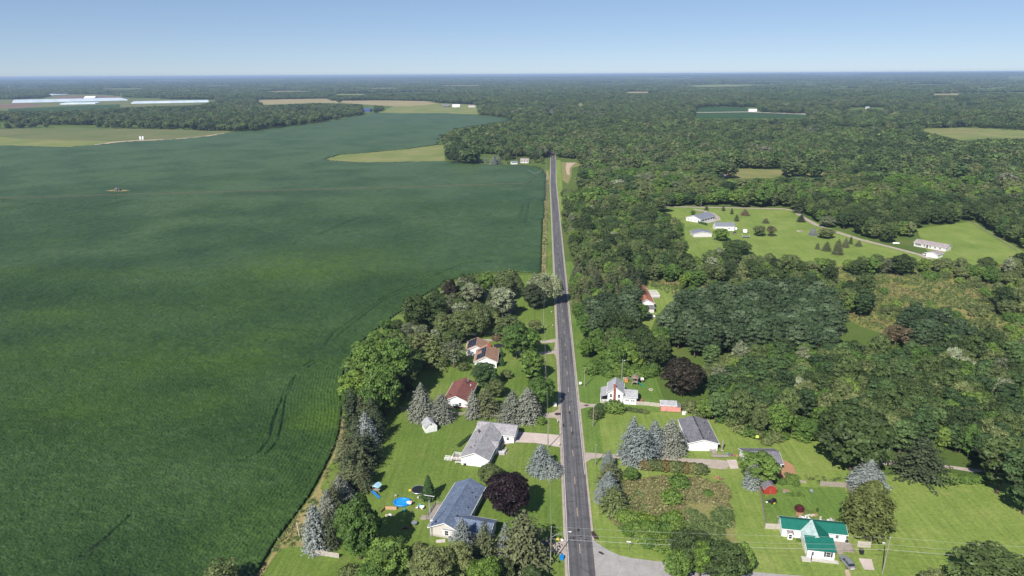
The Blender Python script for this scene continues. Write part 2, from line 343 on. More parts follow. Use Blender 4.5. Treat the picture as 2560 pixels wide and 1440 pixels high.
# lawns, verges and clearings --------------------------------------------------
FIELD_RIGHT = [(560, 1560), (632, 1455), (655, 1412), (690, 1352), (735, 1292), (775, 1237), (800, 1192), (820, 1152), (838, 1112), (848, 1072), (852, 1030),
               (848, 985), (858, 930), (890, 870), (930, 832), (965, 806), (985, 790), (1025, 765), (1050, 745), (1075, 730), (1105, 712), (1150, 692), (1210, 682), (1280, 678), (1340, 684), (1352, 680),
               (1354, 650), (1357, 560), (1360, 500), (1364, 460), (1364, 440), (1358, 427), (1345, 419)]
FIELD = FIELD_RIGHT+[(1300, 414), (1240, 413), (1195, 413), (1110, 404), (1000, 406), (890, 407), (822, 402), (812, 398), (850, 387), (920, 382), (1000, 374), (1095, 362),
         (1100, 340), (1140, 322), (1210, 312), (1290, 298), (1200, 288), (1100, 283), (1000, 284), (940, 282), (900, 289), (830, 302), (760, 312), (640, 327), (590, 329), (500, 344), (400, 351), (300, 356), (230, 364),
         (160, 369), (0, 364), (-250, 366), (-500, 470), (-800, 800), (-1000, 1560)]
left_lawn = [(610, 1500), (640, 1446), (700, 1358), (790, 1240), (850, 1100), (858, 1000), (875, 920), (960, 812), (1040, 752), (1090, 726), (1130, 702), (1220, 688), (1352, 688), (1380, 690), (1389, 760), (1403, 1000), (1417, 1290), (1428, 1500)]
sheet("lawn", left_lawn, 0.02, LAWN)
sheet("lawn", [(1437, 850), (1462, 885), (1470, 905), (1475, 935), (1640, 945), (1660, 1000), (1700, 1015), (1720, 1034), (1640, 1030), (1500, 1036), (1446, 1012)], 0.03, LAWN2)
sheet("grass_verge", [(13.9, 188), (19.5, 188), (20.5, 300), (19.5, 425), (13.9, 425)], 0.026, LAWN2, world=True)
sheet("lawn", [(1443, 1012), (1500, 1036), (1640, 1030), (1720, 1034), (1800, 1050), (1850, 1066), (1905, 1098), (1950, 1094), (2040, 1098), (2085, 1150), (2220, 1190), (2330, 1175), (2560, 1215), (2760, 1250), (2900, 1520), (1510, 1520), (1475, 1250)], 0.02, LAWN3)
sheet("back_garden_lawn", [(1900, 1225), (1915, 1240), (1955, 1215), (2060, 1220), (2110, 1215), (2125, 1270), (2130, 1310), (1955, 1310), (1915, 1308)], 0.05, LAWN2)
sheet("lawn", [(1590, 795), (1600, 712), (1705, 714), (1690, 748), (1640, 795), (1625, 830), (1600, 830)], 0.02, LAWN3)
FARLAWN = [(1640, 520), (1720, 516), (1850, 520), (1975, 523), (2012, 545), (2060, 565), (2140, 592), (2290, 635), (2320, 650), (2210, 668), (2060, 668), (1960, 655), (1850, 640), (1740, 665), (1715, 640), (1712, 560), (1660, 528)]
sheet("lawn", ragged(FARLAWN, 14, 2.5, 11), 0.02, LAWN3)
HILLAWN = [(2292, 572), (2420, 554), (2440, 557), (2560, 630), (2560, 660), (2400, 668), (2330, 652)]
sheet("lawn", ragged(HILLAWN, 14, 2, 12), 0.02, LAWN3)
CLEAR5 = [(1795, 428), (1850, 422), (1950, 424), (2110, 433), (2050, 440), (1960, 437), (1930, 445), (1850, 446), (1800, 443)]
sheet("clearing", ragged(CLEAR5, 10, 1.2, 13), 0.03, WEED); sheet("bare_soil_patch", [(1800, 430), (1828, 428), (1822, 440), (1810, 445), (1802, 443)], 0.06, DIRT)
CLEAR6 = [(2285, 322), (2420, 319), (2560, 326), (2700, 330), (2700, 347), (2480, 346), (2400, 350), (2350, 338)]
sheet("hayfield", ragged(CLEAR6, 12, 1.2, 14), 0.03, WEEDG); sheet("bare_soil_patch", [(2330, 324), (2400, 321), (2470, 323), (2430, 332), (2390, 336)], 0.06, WEED)
CROPR1 = [(1738, 270), (1800, 266), (1865, 268), (1872, 279), (1742, 281)]; CROPR2 = [(1735, 284), (1742, 282), (1872, 280), (2010, 285), (2035, 290), (1990, 296), (1740, 296)]
sheet("crop_field", CROPR1, 0.05, DGF); sheet("crop_field", CROPR2, 0.05, DGF)
sheet("farm_track", [(1742, 280.6), (1872, 278.8), (2010, 284), (2050, 290), (2080, 296), (2060, 293.5), (2008, 286.2), (1872, 280.4), (1742, 282)], 0.09, GRAVEL)
SCRUBG = [(1600, 705), (1740, 668), (1850, 642), (2060, 670), (2320, 655), (2560, 665), (2720, 690), (2720, 930), (2450, 905), (2300, 865), (2150, 815), (2090, 780), (1700, 748), (1640, 722)]
sheet("scrub_clearing", SCRUBG, 0.015, SCRUB)
sheet("bare_soil_patch", [(2235, 905), (2280, 900), (2330, 930), (2340, 960), (2290, 955), (2250, 930)], 0.05, DRY)
sheet("bare_soil_patch", [(2105, 740), (2150, 735), (2180, 752), (2150, 765), (2110, 760)], 0.05, DRY)
WEEDTRI = [(812, 398), (850, 387), (920, 382), (1000, 374), (1095, 362), (1112, 362), (1112, 404), (1000, 406), (890, 407), (822, 402)]
sheet("weed_strip", WEEDTRI, 0.04, WEEDG)
FIELD2 = [(-250, 318), (0, 322), (180, 319), (420, 324), (575, 328), (590, 330), (500, 343), (420, 349), (330, 352), (250, 361), (180, 367), (0, 363), (-250, 366)]
sheet("weedy_field", FIELD2, 0.04, MAUVF)
sheet("green_weed_strip", [(-250, 345), (0, 342), (60, 349), (130, 350), (210, 352), (290, 354), (250, 362), (180, 368), (0, 364), (-250, 366)], 0.07, WEEDG)
sheet("farm_track", [(235, 362), (285, 354), (340, 350.5), (430, 347.5), (500, 341.5), (590, 328.5), (596, 330), (505, 344), (430, 349.5), (340, 352.5), (290, 357), (240, 365)], 0.10, DIRT)
TANF1 = [(640, 250), (720, 248), (815, 246.5), (830, 252), (960, 251), (1062, 253), (1095, 258), (1060, 263), (985, 266), (880, 259), (800, 257), (660, 262)]
sheet("stubble_field", TANF1, 0.06, TANF)
PASTURE = [(975, 270), (985, 266), (1060, 263), (1095, 258), (1192, 262), (1196, 286), (1100, 283), (1000, 284), (940, 282)]
sheet("weedy_pasture", PASTURE, 0.09, WEEDG)
GHAREA = [(-60, 250), (110, 247), (128, 236), (240, 236), (310, 240), (330, 247), (470, 249), (530, 252), (500, 262), (300, 268), (235, 272), (100, 276), (-60, 276)]
sheet("bare_field", GHAREA, 0.05, MAUVF); sheet("bare_field", [(-60, 262), (60, 258), (110, 262), (60, 270), (-60, 272)], 0.08, BROWNF); sheet("bare_field", [(128, 241), (240, 239), (300, 241), (290, 246), (150, 247)], 0.08, BROWNF); sheet("crop_field", [(20, 272), (230, 263), (300, 261), (300, 268), (235, 273), (100, 277), (20, 277)], 0.09, DGF)
FARF = [[(1610, 197.5), (1730, 197), (1735, 199), (1612, 199.5)], [(1715, 214), (1800, 211), (1880, 212), (1870, 217), (1730, 219)], [(100, 206.8), (200, 206.5), (200, 209), (105, 209)], [(2005, 209), (2045, 208.5), (2046, 213), (2008, 213.5)],
        [(2515, 194), (2640, 192), (2640, 201), (2515, 202)], [(1000, 206), (1040, 205), (1045, 208), (1005, 208)], [(1990, 190.5), (2160, 190), (2170, 192.5), (1995, 193)], [(2222, 279.5), (2240, 278), (2243, 286), (2225, 287)], [(1443, 257), (1462, 257), (1452, 268), (1442, 264)], [(2380, 250.5), (2440, 249.5), (2440, 252), (2380, 253)]]
for (fx, fy, fw, fh) in ((300, 223, 120, 2.2), (520, 214.5, 160, 1.6), (720, 229, 130, 2.0), (870, 236, 90, 1.8), (1150, 214, 120, 1.5), (1290, 206, 110, 1.2), (1520, 209, 120, 1.5), (1600, 231, 90, 2.2), (1930, 205, 150, 1.4), (2120, 223, 120, 1.8), (2320, 212, 150, 1.5), (2360, 236, 80, 2.2), (60, 221, 110, 1.8), (420, 204, 140, 1.2), (960, 221, 90, 1.6), (2480, 222, 110, 1.8)):
    FARF.append([(fx-fw/2, fy), (fx-fw*.2, fy-fh*.9), (fx+fw/2, fy-fh*.8), (fx+fw*.45, fy+fh*.8), (fx-fw*.4, fy+fh*.9)])
for i, p in enumerate(FARF): sheet("far_field", p, 0.4, WEEDG if i in (7, 8, 9) or i % 3 == 1 else TANF)

# verge beside the field, dry strip by the spruces, weedy lot ---------------------
sheet("dry_verge", ragged([(1353, 690), (1355, 640), (1358, 560), (1361, 500), (1365, 450), (1365, 430), (1371, 425), (1371, 500), (1368, 560), (1366, 640), (1366, 690)], 14, 1.5, 5), 0.03, DRY)
sheet("grass_verge", [(1365, 690), (1366, 640), (1368, 560), (1370, 500), (1371, 425), (1378, 400), (1377, 460), (1379, 560), (1383, 640), (1386, 690)], 0.025, LAWN)
sheet("grass_verge", [(1391, 400), (1391.5, 460), (1394, 500), (1402, 560), (1410, 520), (1404, 440), (1401, 400)], 0.025, LAWN3)
sheet("weedy_verge", [(1402, 405), (1440, 405), (1456, 412), (1430, 420), (1428, 440), (1420, 460), (1406, 450), (1404, 420)], 0.03, WEED); sheet("bare_soil_patch", [(1416, 407), (1440, 407), (1430, 414), (1424, 422), (1424, 438), (1417, 436), (1414, 420)], 0.07, DIRT)
sheet("dry_verge", ragged([(625, 1460), (668, 1405), (740, 1300), (800, 1205), (842, 1112), (853, 1040), (868, 1060), (850, 1130), (830, 1190), (806, 1240), (785, 1290), (770, 1330), (762, 1365), (700, 1372), (680, 1400), (640, 1465)], 22, 3, 4), 0.045, DRY)
sheet("grass_verge", ragged([(842, 1130), (872, 1075), (862, 1150), (838, 1205), (812, 1235), (800, 1222)], 20, 3, 8), 0.055, LAWN)
WEEDLOT = [(1545, 1214), (1570, 1200), (1620, 1198), (1665, 1190), (1700, 1198), (1745, 1194), (1780, 1208), (1808, 1206), (1824, 1228), (1822, 1262), (1834, 1300), (1836, 1335), (1852, 1368), (1858, 1400), (1740, 1400), (1660, 1380), (1570, 1340), (1525, 1300), (1530, 1240)]
sheet("weedy_lot_floor", ragged(WEEDLOT, 26, 7, 3), 0.04, WEED)
sheet("mulch_bed", ragged([(1905, 1180), (1930, 1165), (1960, 1150), (1985, 1165), (1990, 1190), (1960, 1198), (1920, 1195)], 14, 3, 2), 0.05, MULCH)
for p in ([(1990, 1275), (2003, 1273), (2008, 1285), (2000, 1291), (1990, 1289)], [(2028, 1285), (2042, 1284), (2046, 1290), (2036, 1293)]): sheet("mulch_bed", p, 0.08, MULCH)

# ------------------------------------------------------------------ the bean field
def polydist(x, y, pts, reach=60.0):
    d = np.full(x.shape, 1e9)
    for (ax, ay), (bx, by) in zip(pts[:-1], pts[1:]):
        m = (x > min(ax, bx)-reach) & (x < max(ax, bx)+reach) & (y > min(ay, by)-reach) & (y < max(ay, by)+reach)
        if not m.any(): continue
        l2 = (bx-ax)**2+(by-ay)**2; t = np.clip(((x[m]-ax)*(bx-ax)+(y[m]-ay)*(by-ay))/l2, 0, 1)
        d[m] = np.minimum(d[m], np.hypot(x[m]-ax-t*(bx-ax), y[m]-ay-t*(by-ay)))
    return d
fieldW = [G(a, b) for a, b in FIELD]; edgeW = [G(a, b) for a, b in FIELD_RIGHT]
RUTS = [[(712, 985), (705, 1005), (693, 1031), (683, 1061), (676, 1098), (651, 1134), (600, 1155)], [(735, 955), (715, 1000), (708, 1046), (706, 1061), (696, 1104), (680, 1125), (662, 1141), (590, 1160)], [(712, 985), (742, 940)], [(762, 918), (775, 908), (788, 903)], [(770, 922), (790, 910)],
        [(815, 862), (835, 835), (885, 800), (905, 785), (960, 745), (1010, 722), (1070, 705)], [(833, 855), (848, 840), (905, 795), (960, 752), (1010, 730), (1075, 712)], [(205, 1395), (240, 1370), (270, 1345), (330, 1290)], [(800, 832), (730, 826), (660, 820)],
        [(1312, 560), (1318, 530), (1325, 500)], [(1300, 548), (1310, 510)], [(1090, 690), (1160, 660), (1240, 655)], [(800, 588), (860, 560), (900, 545)], [(255, 520), (330, 500)], [(0, 500), (140, 515), (300, 530)]]
rutW = [[G(a, b) for a, b in r] for r in RUTS]
PATCHES = [(790, 662, 40, 1.7), (740, 690, 30, .8), (700, 640, 20, .5), (560, 735, 16, .7), (620, 765, 18, .7), (370, 900, 20, .8), (400, 870, 15, .7), (540, 905, 13, .8), (630, 885, 10, .9), (570, 930, 14, .6), (135, 790, 14, .9), (150, 795, 22, .6), (190, 870, 15, .8), (140, 605, 14, .9), (180, 690, 16, .5), (350, 680, 14, .6), (40, 680, 22, .7),
           (170, 1025, 20, .6), (240, 1040, 25, .5), (830, 1040, 14, 1.1), (790, 1060, 10, .9), (660, 1290, 8, .3), (580, 1350, 9, .4), (520, 1010, 12, .6), (710, 830, 12, .8), (660, 850, 9, .8), (1000, 900, 10, .5), (850, 980, 10, .6), (960, 620, 25, .5), (900, 640, 20, .6), (400, 560, 30, .35), (900, 500, 30, .3), (30, 880, 12, .6), (360, 440, 40, .35), (590, 445, 40, .3), (1330, 640, 12, .5)]
def field_grid(x0, x1, y0, y1, st, V, F, A, B, skirt):
    xs = np.arange(x0, x1, st); ys = np.arange(y0, y1+st*0.5, st)
    X, Y = np.meshgrid(xs, ys); n0 = sum(len(v) for v in V)
    jx = (rng.random(X.shape)-0.5)*st*0.55; jy = (rng.random(X.shape)-0.5)*st*0.55
    XJ, YJ = X+jx, Y+jy
    cx = (X[:-1, :-1]+X[1:, 1:])/2; cyy = (Y[:-1, :-1]+Y[1:, 1:])/2
    px, py = PIX(cx, cyy, 0*cx); view = (px > -160) & (px < 2720) & (py < 1560)
    ins = inpoly(cx, cyy, fieldW) & view
    d = polydist(X, Y, edgeW, 48.0)
    h = 0.78+0.34*(vnoise(XJ, YJ, 1.7, 1)-0.5)+0.30*(vnoise(XJ, YJ, 5, 2)-0.5)+(rng.random(X.shape)-0.5)*(0.42 if st < 0.5 else 0.5 if st < 1 else 0.5)
    if st < 1.0:
        fade = np.clip((34-d)/26, 0, 1)*np.clip((300-Y)/70, 0, 1)
        h += 0.095*np.cos(2*math.pi*(d+0.5*vnoise(X, Y, 18, 4))/1.2)*fade
    rd = np.full(X.shape, 1e9)
    for r in rutW: rd = np.minimum(rd, polydist(X, Y, r, 3.0))
    w = 0.5 if st < 1 else st*0.7
    h -= np.clip(1.3-rd/w, 0, 1)*0.6*np.clip((vnoise(X, Y, 7, 9)-0.12)*3, 0, 1)
    h = np.clip(h, 0.12, 1.5)
    if st > 0.5: h[0, :] -= 0.25
    big = vnoise(X, Y, 60, 11)*0.5+vnoise(X, Y, 24, 12)*0.35+vnoise(X, Y, 9, 13)*0.15
    pa = np.clip((big-0.58)*1.3, 0, 0.12)
    for (ax, ay, r, s) in PATCHES:
        wx, wy = G(ax, ay); q = np.exp(-(((X-wx)/(r*1.5))**2+((Y-wy)/r)**2)*1.6); pa = pa+q*s*0.42*(0.55+0.6*vnoise(X, Y, 5, 21))
    pa = pa*np.clip(1-np.clip(1-rd/2.0, 0, 1), 0, 1)+np.clip(1-d/30, 0, 1)*0.16*(st < 1)
    tone = np.clip(np.clip((Y-330)/600, 0, 1)*0.42+vnoise(X, Y, 34, 31)*0.55+vnoise(X, Y, 6, 32)*0.25+rng.random(X.shape)*0.2-np.clip(1-rd/(w*1.4), 0, 1)*0.5, 0, 1)  # tone rises with distance: paler grazing-angle look of the canopy painted into its colour
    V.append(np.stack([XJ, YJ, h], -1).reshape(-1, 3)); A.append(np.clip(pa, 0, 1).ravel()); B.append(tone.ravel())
    W = X.shape[1]; idx = np.arange(X.size).reshape(X.shape)+n0
    a, b, c, e = idx[:-1, :-1], idx[:-1, 1:], idx[1:, 1:], idx[1:, :-1]
    flip = rng.random(a.shape) < 0.5
    t1 = np.stack([np.where(flip, a, a), np.where(flip, b, b), np.where(flip, e, c)], -1); t2 = np.stack([np.where(flip, b, a), np.where(flip, c, c), np.where(flip, e, e)], -1)
    F.append(t1[ins]); F.append(t2[ins])
    if skirt:   # the standing edge of the crop
        m = ins; out = []
        pad = np.pad(np.pad(m, ((1, 1), (0, 0)), 'edge'), ((0, 0), (1, 1)))
        for (sl, p, q) in (((slice(1, -1), slice(2, None)), b, c), ((slice(1, -1), slice(None, -2)), e, a), ((slice(2, None), slice(1, -1)), c, e), ((slice(None, -2), slice(1, -1)), a, b)):
            ed = m & ~pad[sl] & (py < 1500) & (px > -100)
            out.append(np.stack([p[ed], q[ed]], -1))
        ed = np.concatenate(out)
        if len(ed):
            allv = np.concatenate(V); n1 = len(allv); lo = allv[ed.ravel()].copy(); lo[:, 2] = 0.0; V.append(lo)
            A.append(np.zeros(len(lo))); B.append(np.zeros(len(lo)))
            k = np.arange(len(ed)); p2, q2 = n1+2*k, n1+2*k+1
            F.append(np.stack([ed[:, 0], p2, q2], -1)); F.append(np.stack([ed[:, 0], q2, ed[:, 1]], -1))
def tri_mesh(name, v, f, attrs, mat, dom='POINT'):
    me = bpy.data.meshes.new(name); me.vertices.add(len(v)); me.vertices.foreach_set("co", np.ascontiguousarray(v, np.float32).ravel())
    k = f.shape[1]; me.loops.add(f.size); me.loops.foreach_set("vertex_index", np.ascontiguousarray(f, np.int32).ravel())
    me.polygons.add(len(f)); me.polygons.foreach_set("loop_start", np.arange(0, f.size, k, dtype=np.int32)); me.polygons.foreach_set("loop_total", np.full(len(f), k, np.int32))
    for nme, arr in attrs.items():
        at = me.attributes.new(nme, 'FLOAT', dom); at.data.foreach_set("value", np.ascontiguousarray(arr, np.float32))
    me.update(calc_edges=True); me.materials.append(mat); return me
def bean_material():
    m, N, Lk = nodes_of("bean_leaves"); geo = N.new("ShaderNodeNewGeometry"); P = geo.outputs['Position']
    a = nn(N, "ShaderNodeAttribute", attribute_name="patch"); t = nn(N, "ShaderNodeAttribute", attribute_name="tone")
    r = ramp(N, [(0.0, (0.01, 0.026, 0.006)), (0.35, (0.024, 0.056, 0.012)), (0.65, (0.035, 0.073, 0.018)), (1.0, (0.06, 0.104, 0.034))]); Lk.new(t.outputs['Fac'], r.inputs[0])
    c = mixc(N, Lk, a.outputs['Fac'], r.outputs[0], (0.06, 0.11, 0.013))
    n = noise(N, Lk, P, 2.2, 4.0, 0.8); r2 = ramp(N, [(0.3, (0.72,)*3), (0.7, (1.28,)*3)]); Lk.new(n, r2.inputs[0])
    c = mixc(N, Lk, 1.0, c, r2.outputs[0], 'MULTIPLY')
    n3 = noise(N, Lk, P, 0.16, 7.0, 0.78); r3 = ramp(N, [(0.56, (0,)*3), (0.72, (0.55,)*3)]); Lk.new(n3, r3.inputs[0])
    c = mixc(N, Lk, r3.outputs[0], c, (0.075, 0.12, 0.05))
    n4 = noise(N, Lk, P, 0.45, 4.0, 0.75); r4 = ramp(N, [(0.3, (0.7,)*3), (0.7, (1.25,)*3)]); Lk.new(n4, r4.inputs[0])
    c = mixc(N, Lk, 1.0, c, r4.outputs[0], 'MULTIPLY')
    finish(N, Lk, c, 0.55, 0.3, n, 0.5, 0.25); return m
BEAN = bean_material()
def make_field():
    V, F, A, B = [], [], [], []
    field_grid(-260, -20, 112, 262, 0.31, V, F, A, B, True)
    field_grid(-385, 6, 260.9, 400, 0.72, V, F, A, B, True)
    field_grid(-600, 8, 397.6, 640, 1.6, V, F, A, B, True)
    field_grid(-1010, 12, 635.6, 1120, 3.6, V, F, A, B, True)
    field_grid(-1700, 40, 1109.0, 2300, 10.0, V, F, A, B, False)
    v = np.concatenate(V); f = np.concatenate(F); used = np.zeros(len(v), bool); used[f.ravel()] = True
    remap = np.cumsum(used)-1; f = remap[f]; v = v[used]; a = np.concatenate(A)[used]; b = np.concatenate(B)[used]
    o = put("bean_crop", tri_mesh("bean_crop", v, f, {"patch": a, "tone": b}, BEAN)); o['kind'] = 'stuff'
    o['label'] = 'dark green bean crop filling the wide field beside the road'
    sheet("bean_field_soil", [p for p in FIELD], 0.05, grassy("field_soil", [(0.03, 0.05, 0.015)]*3, 0.05, None, (0.05, 0.06, 0.02), 0.2))
    print("field tris", len(f))
make_field()

# ------------------------------------------------------------------ roads
RX = 9.8
bend = [G(1383.2, 425), (G(1383.0, 405)), G(1382.2, 385), G(1381, 350), G(1379, 310), G(1377.5, 272), G(1376, 255)]
ROADC = [(RX, -60.0), (RX, 60.0)]+[(RX, float(y)) for y in range(80, 761, 20)]+bend
def strip(pts, o0, o1, z, name, mat, parent=None):
    vs, fs = [], []
    for i, p in enumerate(pts):
        a = pts[max(i-1, 0)]; b = pts[min(i+1, len(pts)-1)]; d = math.hypot(b[0]-a[0], b[1]-a[1]); nx, ny = (b[1]-a[1])/d, -(b[0]-a[0])/d
        vs += [(p[0]+nx*o0, p[1]+ny*o0, z), (p[0]+nx*o1, p[1]+ny*o1, z)]
    for i in range(len(pts)-1): fs.append((2*i, 2*i+1, 2*i+3, 2*i+2))
    mb = MB(); mb.v = vs; mb.f = fs; return mb.build(name, mat, parent)
road = struct(strip(ROADC, -3.3, 3.3, 0.16, "road", ASPH))
struct(strip(ROADC, -4.0, -3.25, 0.11, "gravel_shoulder", GRAVEL)); struct(strip(ROADC, 3.25, 3.9, 0.11, "gravel_shoulder", GRAVEL))
near_c = [p for p in ROADC if p[1] < 905]
strip(near_c, -3.12, -2.98, 0.166, "edge_line", PAINTW, road); strip([p for p in near_c if p[1] > 178]+[], 2.98, 3.12, 0.166, "edge_line", PAINTW, road)
dash = MB().add([(-0.06, -1.9, 0), (0.06, -1.9, 0), (0.06, 1.9, 0), (-0.06, 1.9, 0)], [(0, 1, 2, 3)]).mesh("centre_dash", PAINTY)
yd = G(1422, 1022)[1]
for k in range(-6, 38):
    y = yd+15.24*k
    if y < 760: o = put("centre_dash", dash, road); o.location = (RX, y, 0.166)
for (px, py, w, h) in ((1446, 1326, .5, .9), (1434, 1347, .35, .5), (1452, 1342, .3, .4), (1424, 1032, .4, 1.2), (1408, 1064, .5, 1.5), (1431, 1082, .3, 1.6), (1428, 1004, .3, .6)):
    x, y = G(px, py); mb = MB(); r = random.Random(px); mb.add([(x+w*math.cos(t*.7)*r.uniform(.6, 1.2), y+h*math.sin(t*.7)*r.uniform(.6, 1.2), 0.165) for t in range(9)], [tuple(range(9))]); mb.build("tar_patch", TAR, road)
for k in range(46):      # sealed cracks
    r = random.Random(900+k); y = r.uniform(118, 520); a, b = sorted((r.uniform(-3, 1), r.uniform(-1, 3))); n = 6
    vs = []
    for j in range(n): t = j/(n-1); xx, yy = RX+a+(b-a)*t, y+r.uniform(-.35, .35)*(1+2*(k % 4 == 0)); w = r.uniform(.03, .07); vs += [(xx, yy-w, .1655), (xx, yy+w, .1655)]
    MB().add(vs, [(2*j, 2*j+2, 2*j+3, 2*j+1) for j in range(n-1)]).build("sealed_crack", TAR, road)
# side road at the corner
side = [(1474, 1338), (1484, 1352), (1500, 1363), (1522, 1377), (1548, 1389), (1580, 1396), (1640, 1404), (1740, 1414), (1860, 1429), (1960, 1437), (2100, 1449), (2400, 1474), (2700, 1500), (2700, 1560), (2200, 1530), (1800, 1500), (1640, 1488), (1560, 1500), (1500, 1560), (1498, 1500), (1486, 1400)]
sideroad = struct(sheet("side_road", side, 0.13, OLDASPH))
p = [(1494, 1381), (1500, 1379), (1506, 1382), (1511, 1386), (1507, 1388), (1500, 1384.5)]; o = sheet("oil_stain", p, 0.136, TAR, kind=None); o.parent = sideroad
o = sheet("gravel_spill", [(1478, 1330), (1484, 1328), (1495, 1342), (1497, 1350), (1486, 1347), (1480, 1340)], 0.134, WATERP, kind=None); o.parent = sideroad
# drives and tracks
drive = struct(sheet("driveway", [(1284, 1079), (1340, 1083), (1399, 1088), (1404, 1086), (1409, 1122), (1404, 1119), (1340, 1108), (1290, 1106), (1262, 1112), (1258, 1118), (1254, 1128), (1248, 1126), (1254, 1110), (1266, 1102), (1284, 1103)], 0.07, CONCD))
struct(sheet("driveway", [(1330, 1036), (1362, 1034), (1385, 1031), (1402, 1018), (1407, 1060), (1398, 1052), (1385, 1045), (1360, 1045), (1300, 1046), (1290, 1040)], 0.07, GRAVEL))
struct(sheet("driveway", [(1280, 876), (1330, 882), (1360, 880), (1385, 876), (1390, 842), (1395, 842), (1397, 900), (1392, 900), (1386, 884), (1340, 888), (1280, 883)], 0.07, GRAVEL))
struct(sheet("driveway", [(1340, 852), (1362, 852), (1388, 847), (1390, 856), (1366, 858), (1340, 858)], 0.075, GRAVEL))
struct(sheet("driveway", [(1446, 1004), (1470, 1010), (1510, 1011), (1512, 1018), (1470, 1018), (1448, 1024)], 0.07, GRAVEL))
struct(sheet("driveway", ragged([(1458, 1132), (1475, 1132), (1520, 1136), (1560, 1138), (1600, 1142), (1680, 1145), (1740, 1147), (1800, 1150), (1830, 1155), (1815, 1174), (1790, 1172), (1740, 1165), (1660, 1155), (1560, 1147), (1510, 1144), (1478, 1148), (1465, 1156)], 40, 2, 3), 0.07, GRAVEL))
struct(sheet("concrete_pad", [(1817, 1150), (1841, 1150), (1846, 1172), (1826, 1173)], 0.10, CONCD)); struct(sheet("driveway", [(1345, 1362), (1365, 1360), (1412, 1352), (1419, 1390), (1405, 1396), (1390, 1382), (1372, 1380), (1345, 1385)], 0.07, GRAVEL))
struct(sheet("concrete_pad", [(2146, 1396), (2179, 1398), (2186, 1426), (2160, 1424)], 0.06, CONCD)); struct(sheet("wheel_tracks", [(2112, 1425), (2122, 1424), (2132, 1460), (2120, 1460)], 0.06, DIRT))
struct(sheet("gravel_track", [(2200, 1150), (2290, 1157), (2380, 1165), (2440, 1173), (2460, 1178), (2440, 1182), (2380, 1172), (2290, 1166), (2200, 1162)], 0.05, GRAVEL))
FARTRACK = [(1470, 514), (1600, 516.5), (1690, 517), (1850, 520), (1960, 522), (1985, 527), (2010, 545), (2040, 562), (2090, 580), (2150, 599), (2220, 616), (2300, 637), (2325, 648)]
struct(strip([G(a, b) for a, b in FARTRACK], -2.0, 2.0, 0.07, "gravel_track", GRAVEL)); struct(sheet("gravel_drive", [(1735, 522), (1762, 527), (1785, 533), (1800, 543), (1802, 552), (1790, 552), (1780, 540), (1760, 530), (1735, 525)], 0.08, GRAVEL))
struct(strip([G(a, b) for a, b in [(1160, 852), (1200, 851), (1290, 850), (1345, 853)]], -1.4, 1.4, 0.06, "gravel_track", GRAVEL))
struct(sheet("puddle", [(1385, 1035), (1392, 1032), (1402, 1033), (1402, 1038), (1390, 1039)], 0.12, WATERP)); struct(sheet("puddle", [(1458, 1013), (1466, 1012), (1475, 1013), (1466, 1016)], 0.08, WATERP))
# ------------------------------------------------------------------ trees: prototypes
def quads(pos, nrm, size, asp=0.75, r=None):
    """leaf sprays: a four-cornered face at each spot, facing about along nrm"""
    n = len(pos); nrm = nrm/np.maximum(np.linalg.norm(nrm, axis=1, keepdims=True), 1e-6)
    a = r.normal(size=(n, 3)); u = np.cross(nrm, a); u /= np.maximum(np.linalg.norm(u, axis=1, keepdims=True), 1e-6); w = np.cross(nrm, u)
    s = size[:, None]; b = r.uniform(-0.25, 0.25, (n, 1))*s
    v = np.stack([pos-u*s*0.6, pos-w*s*asp*0.55+nrm*b, pos+u*s*0.65, pos+w*s*asp*0.6-nrm*b], 1)
    return v.reshape(-1, 3), np.arange(4*n, dtype=np.int32).reshape(-1, 4)
def crown_mesh(name, parts, shade):
    vs, fs, o = [], [], 0
    for v, f in parts: vs.append(v); fs.append(f+o); o += len(v)
    return np.concatenate(vs), np.concatenate(fs), shade
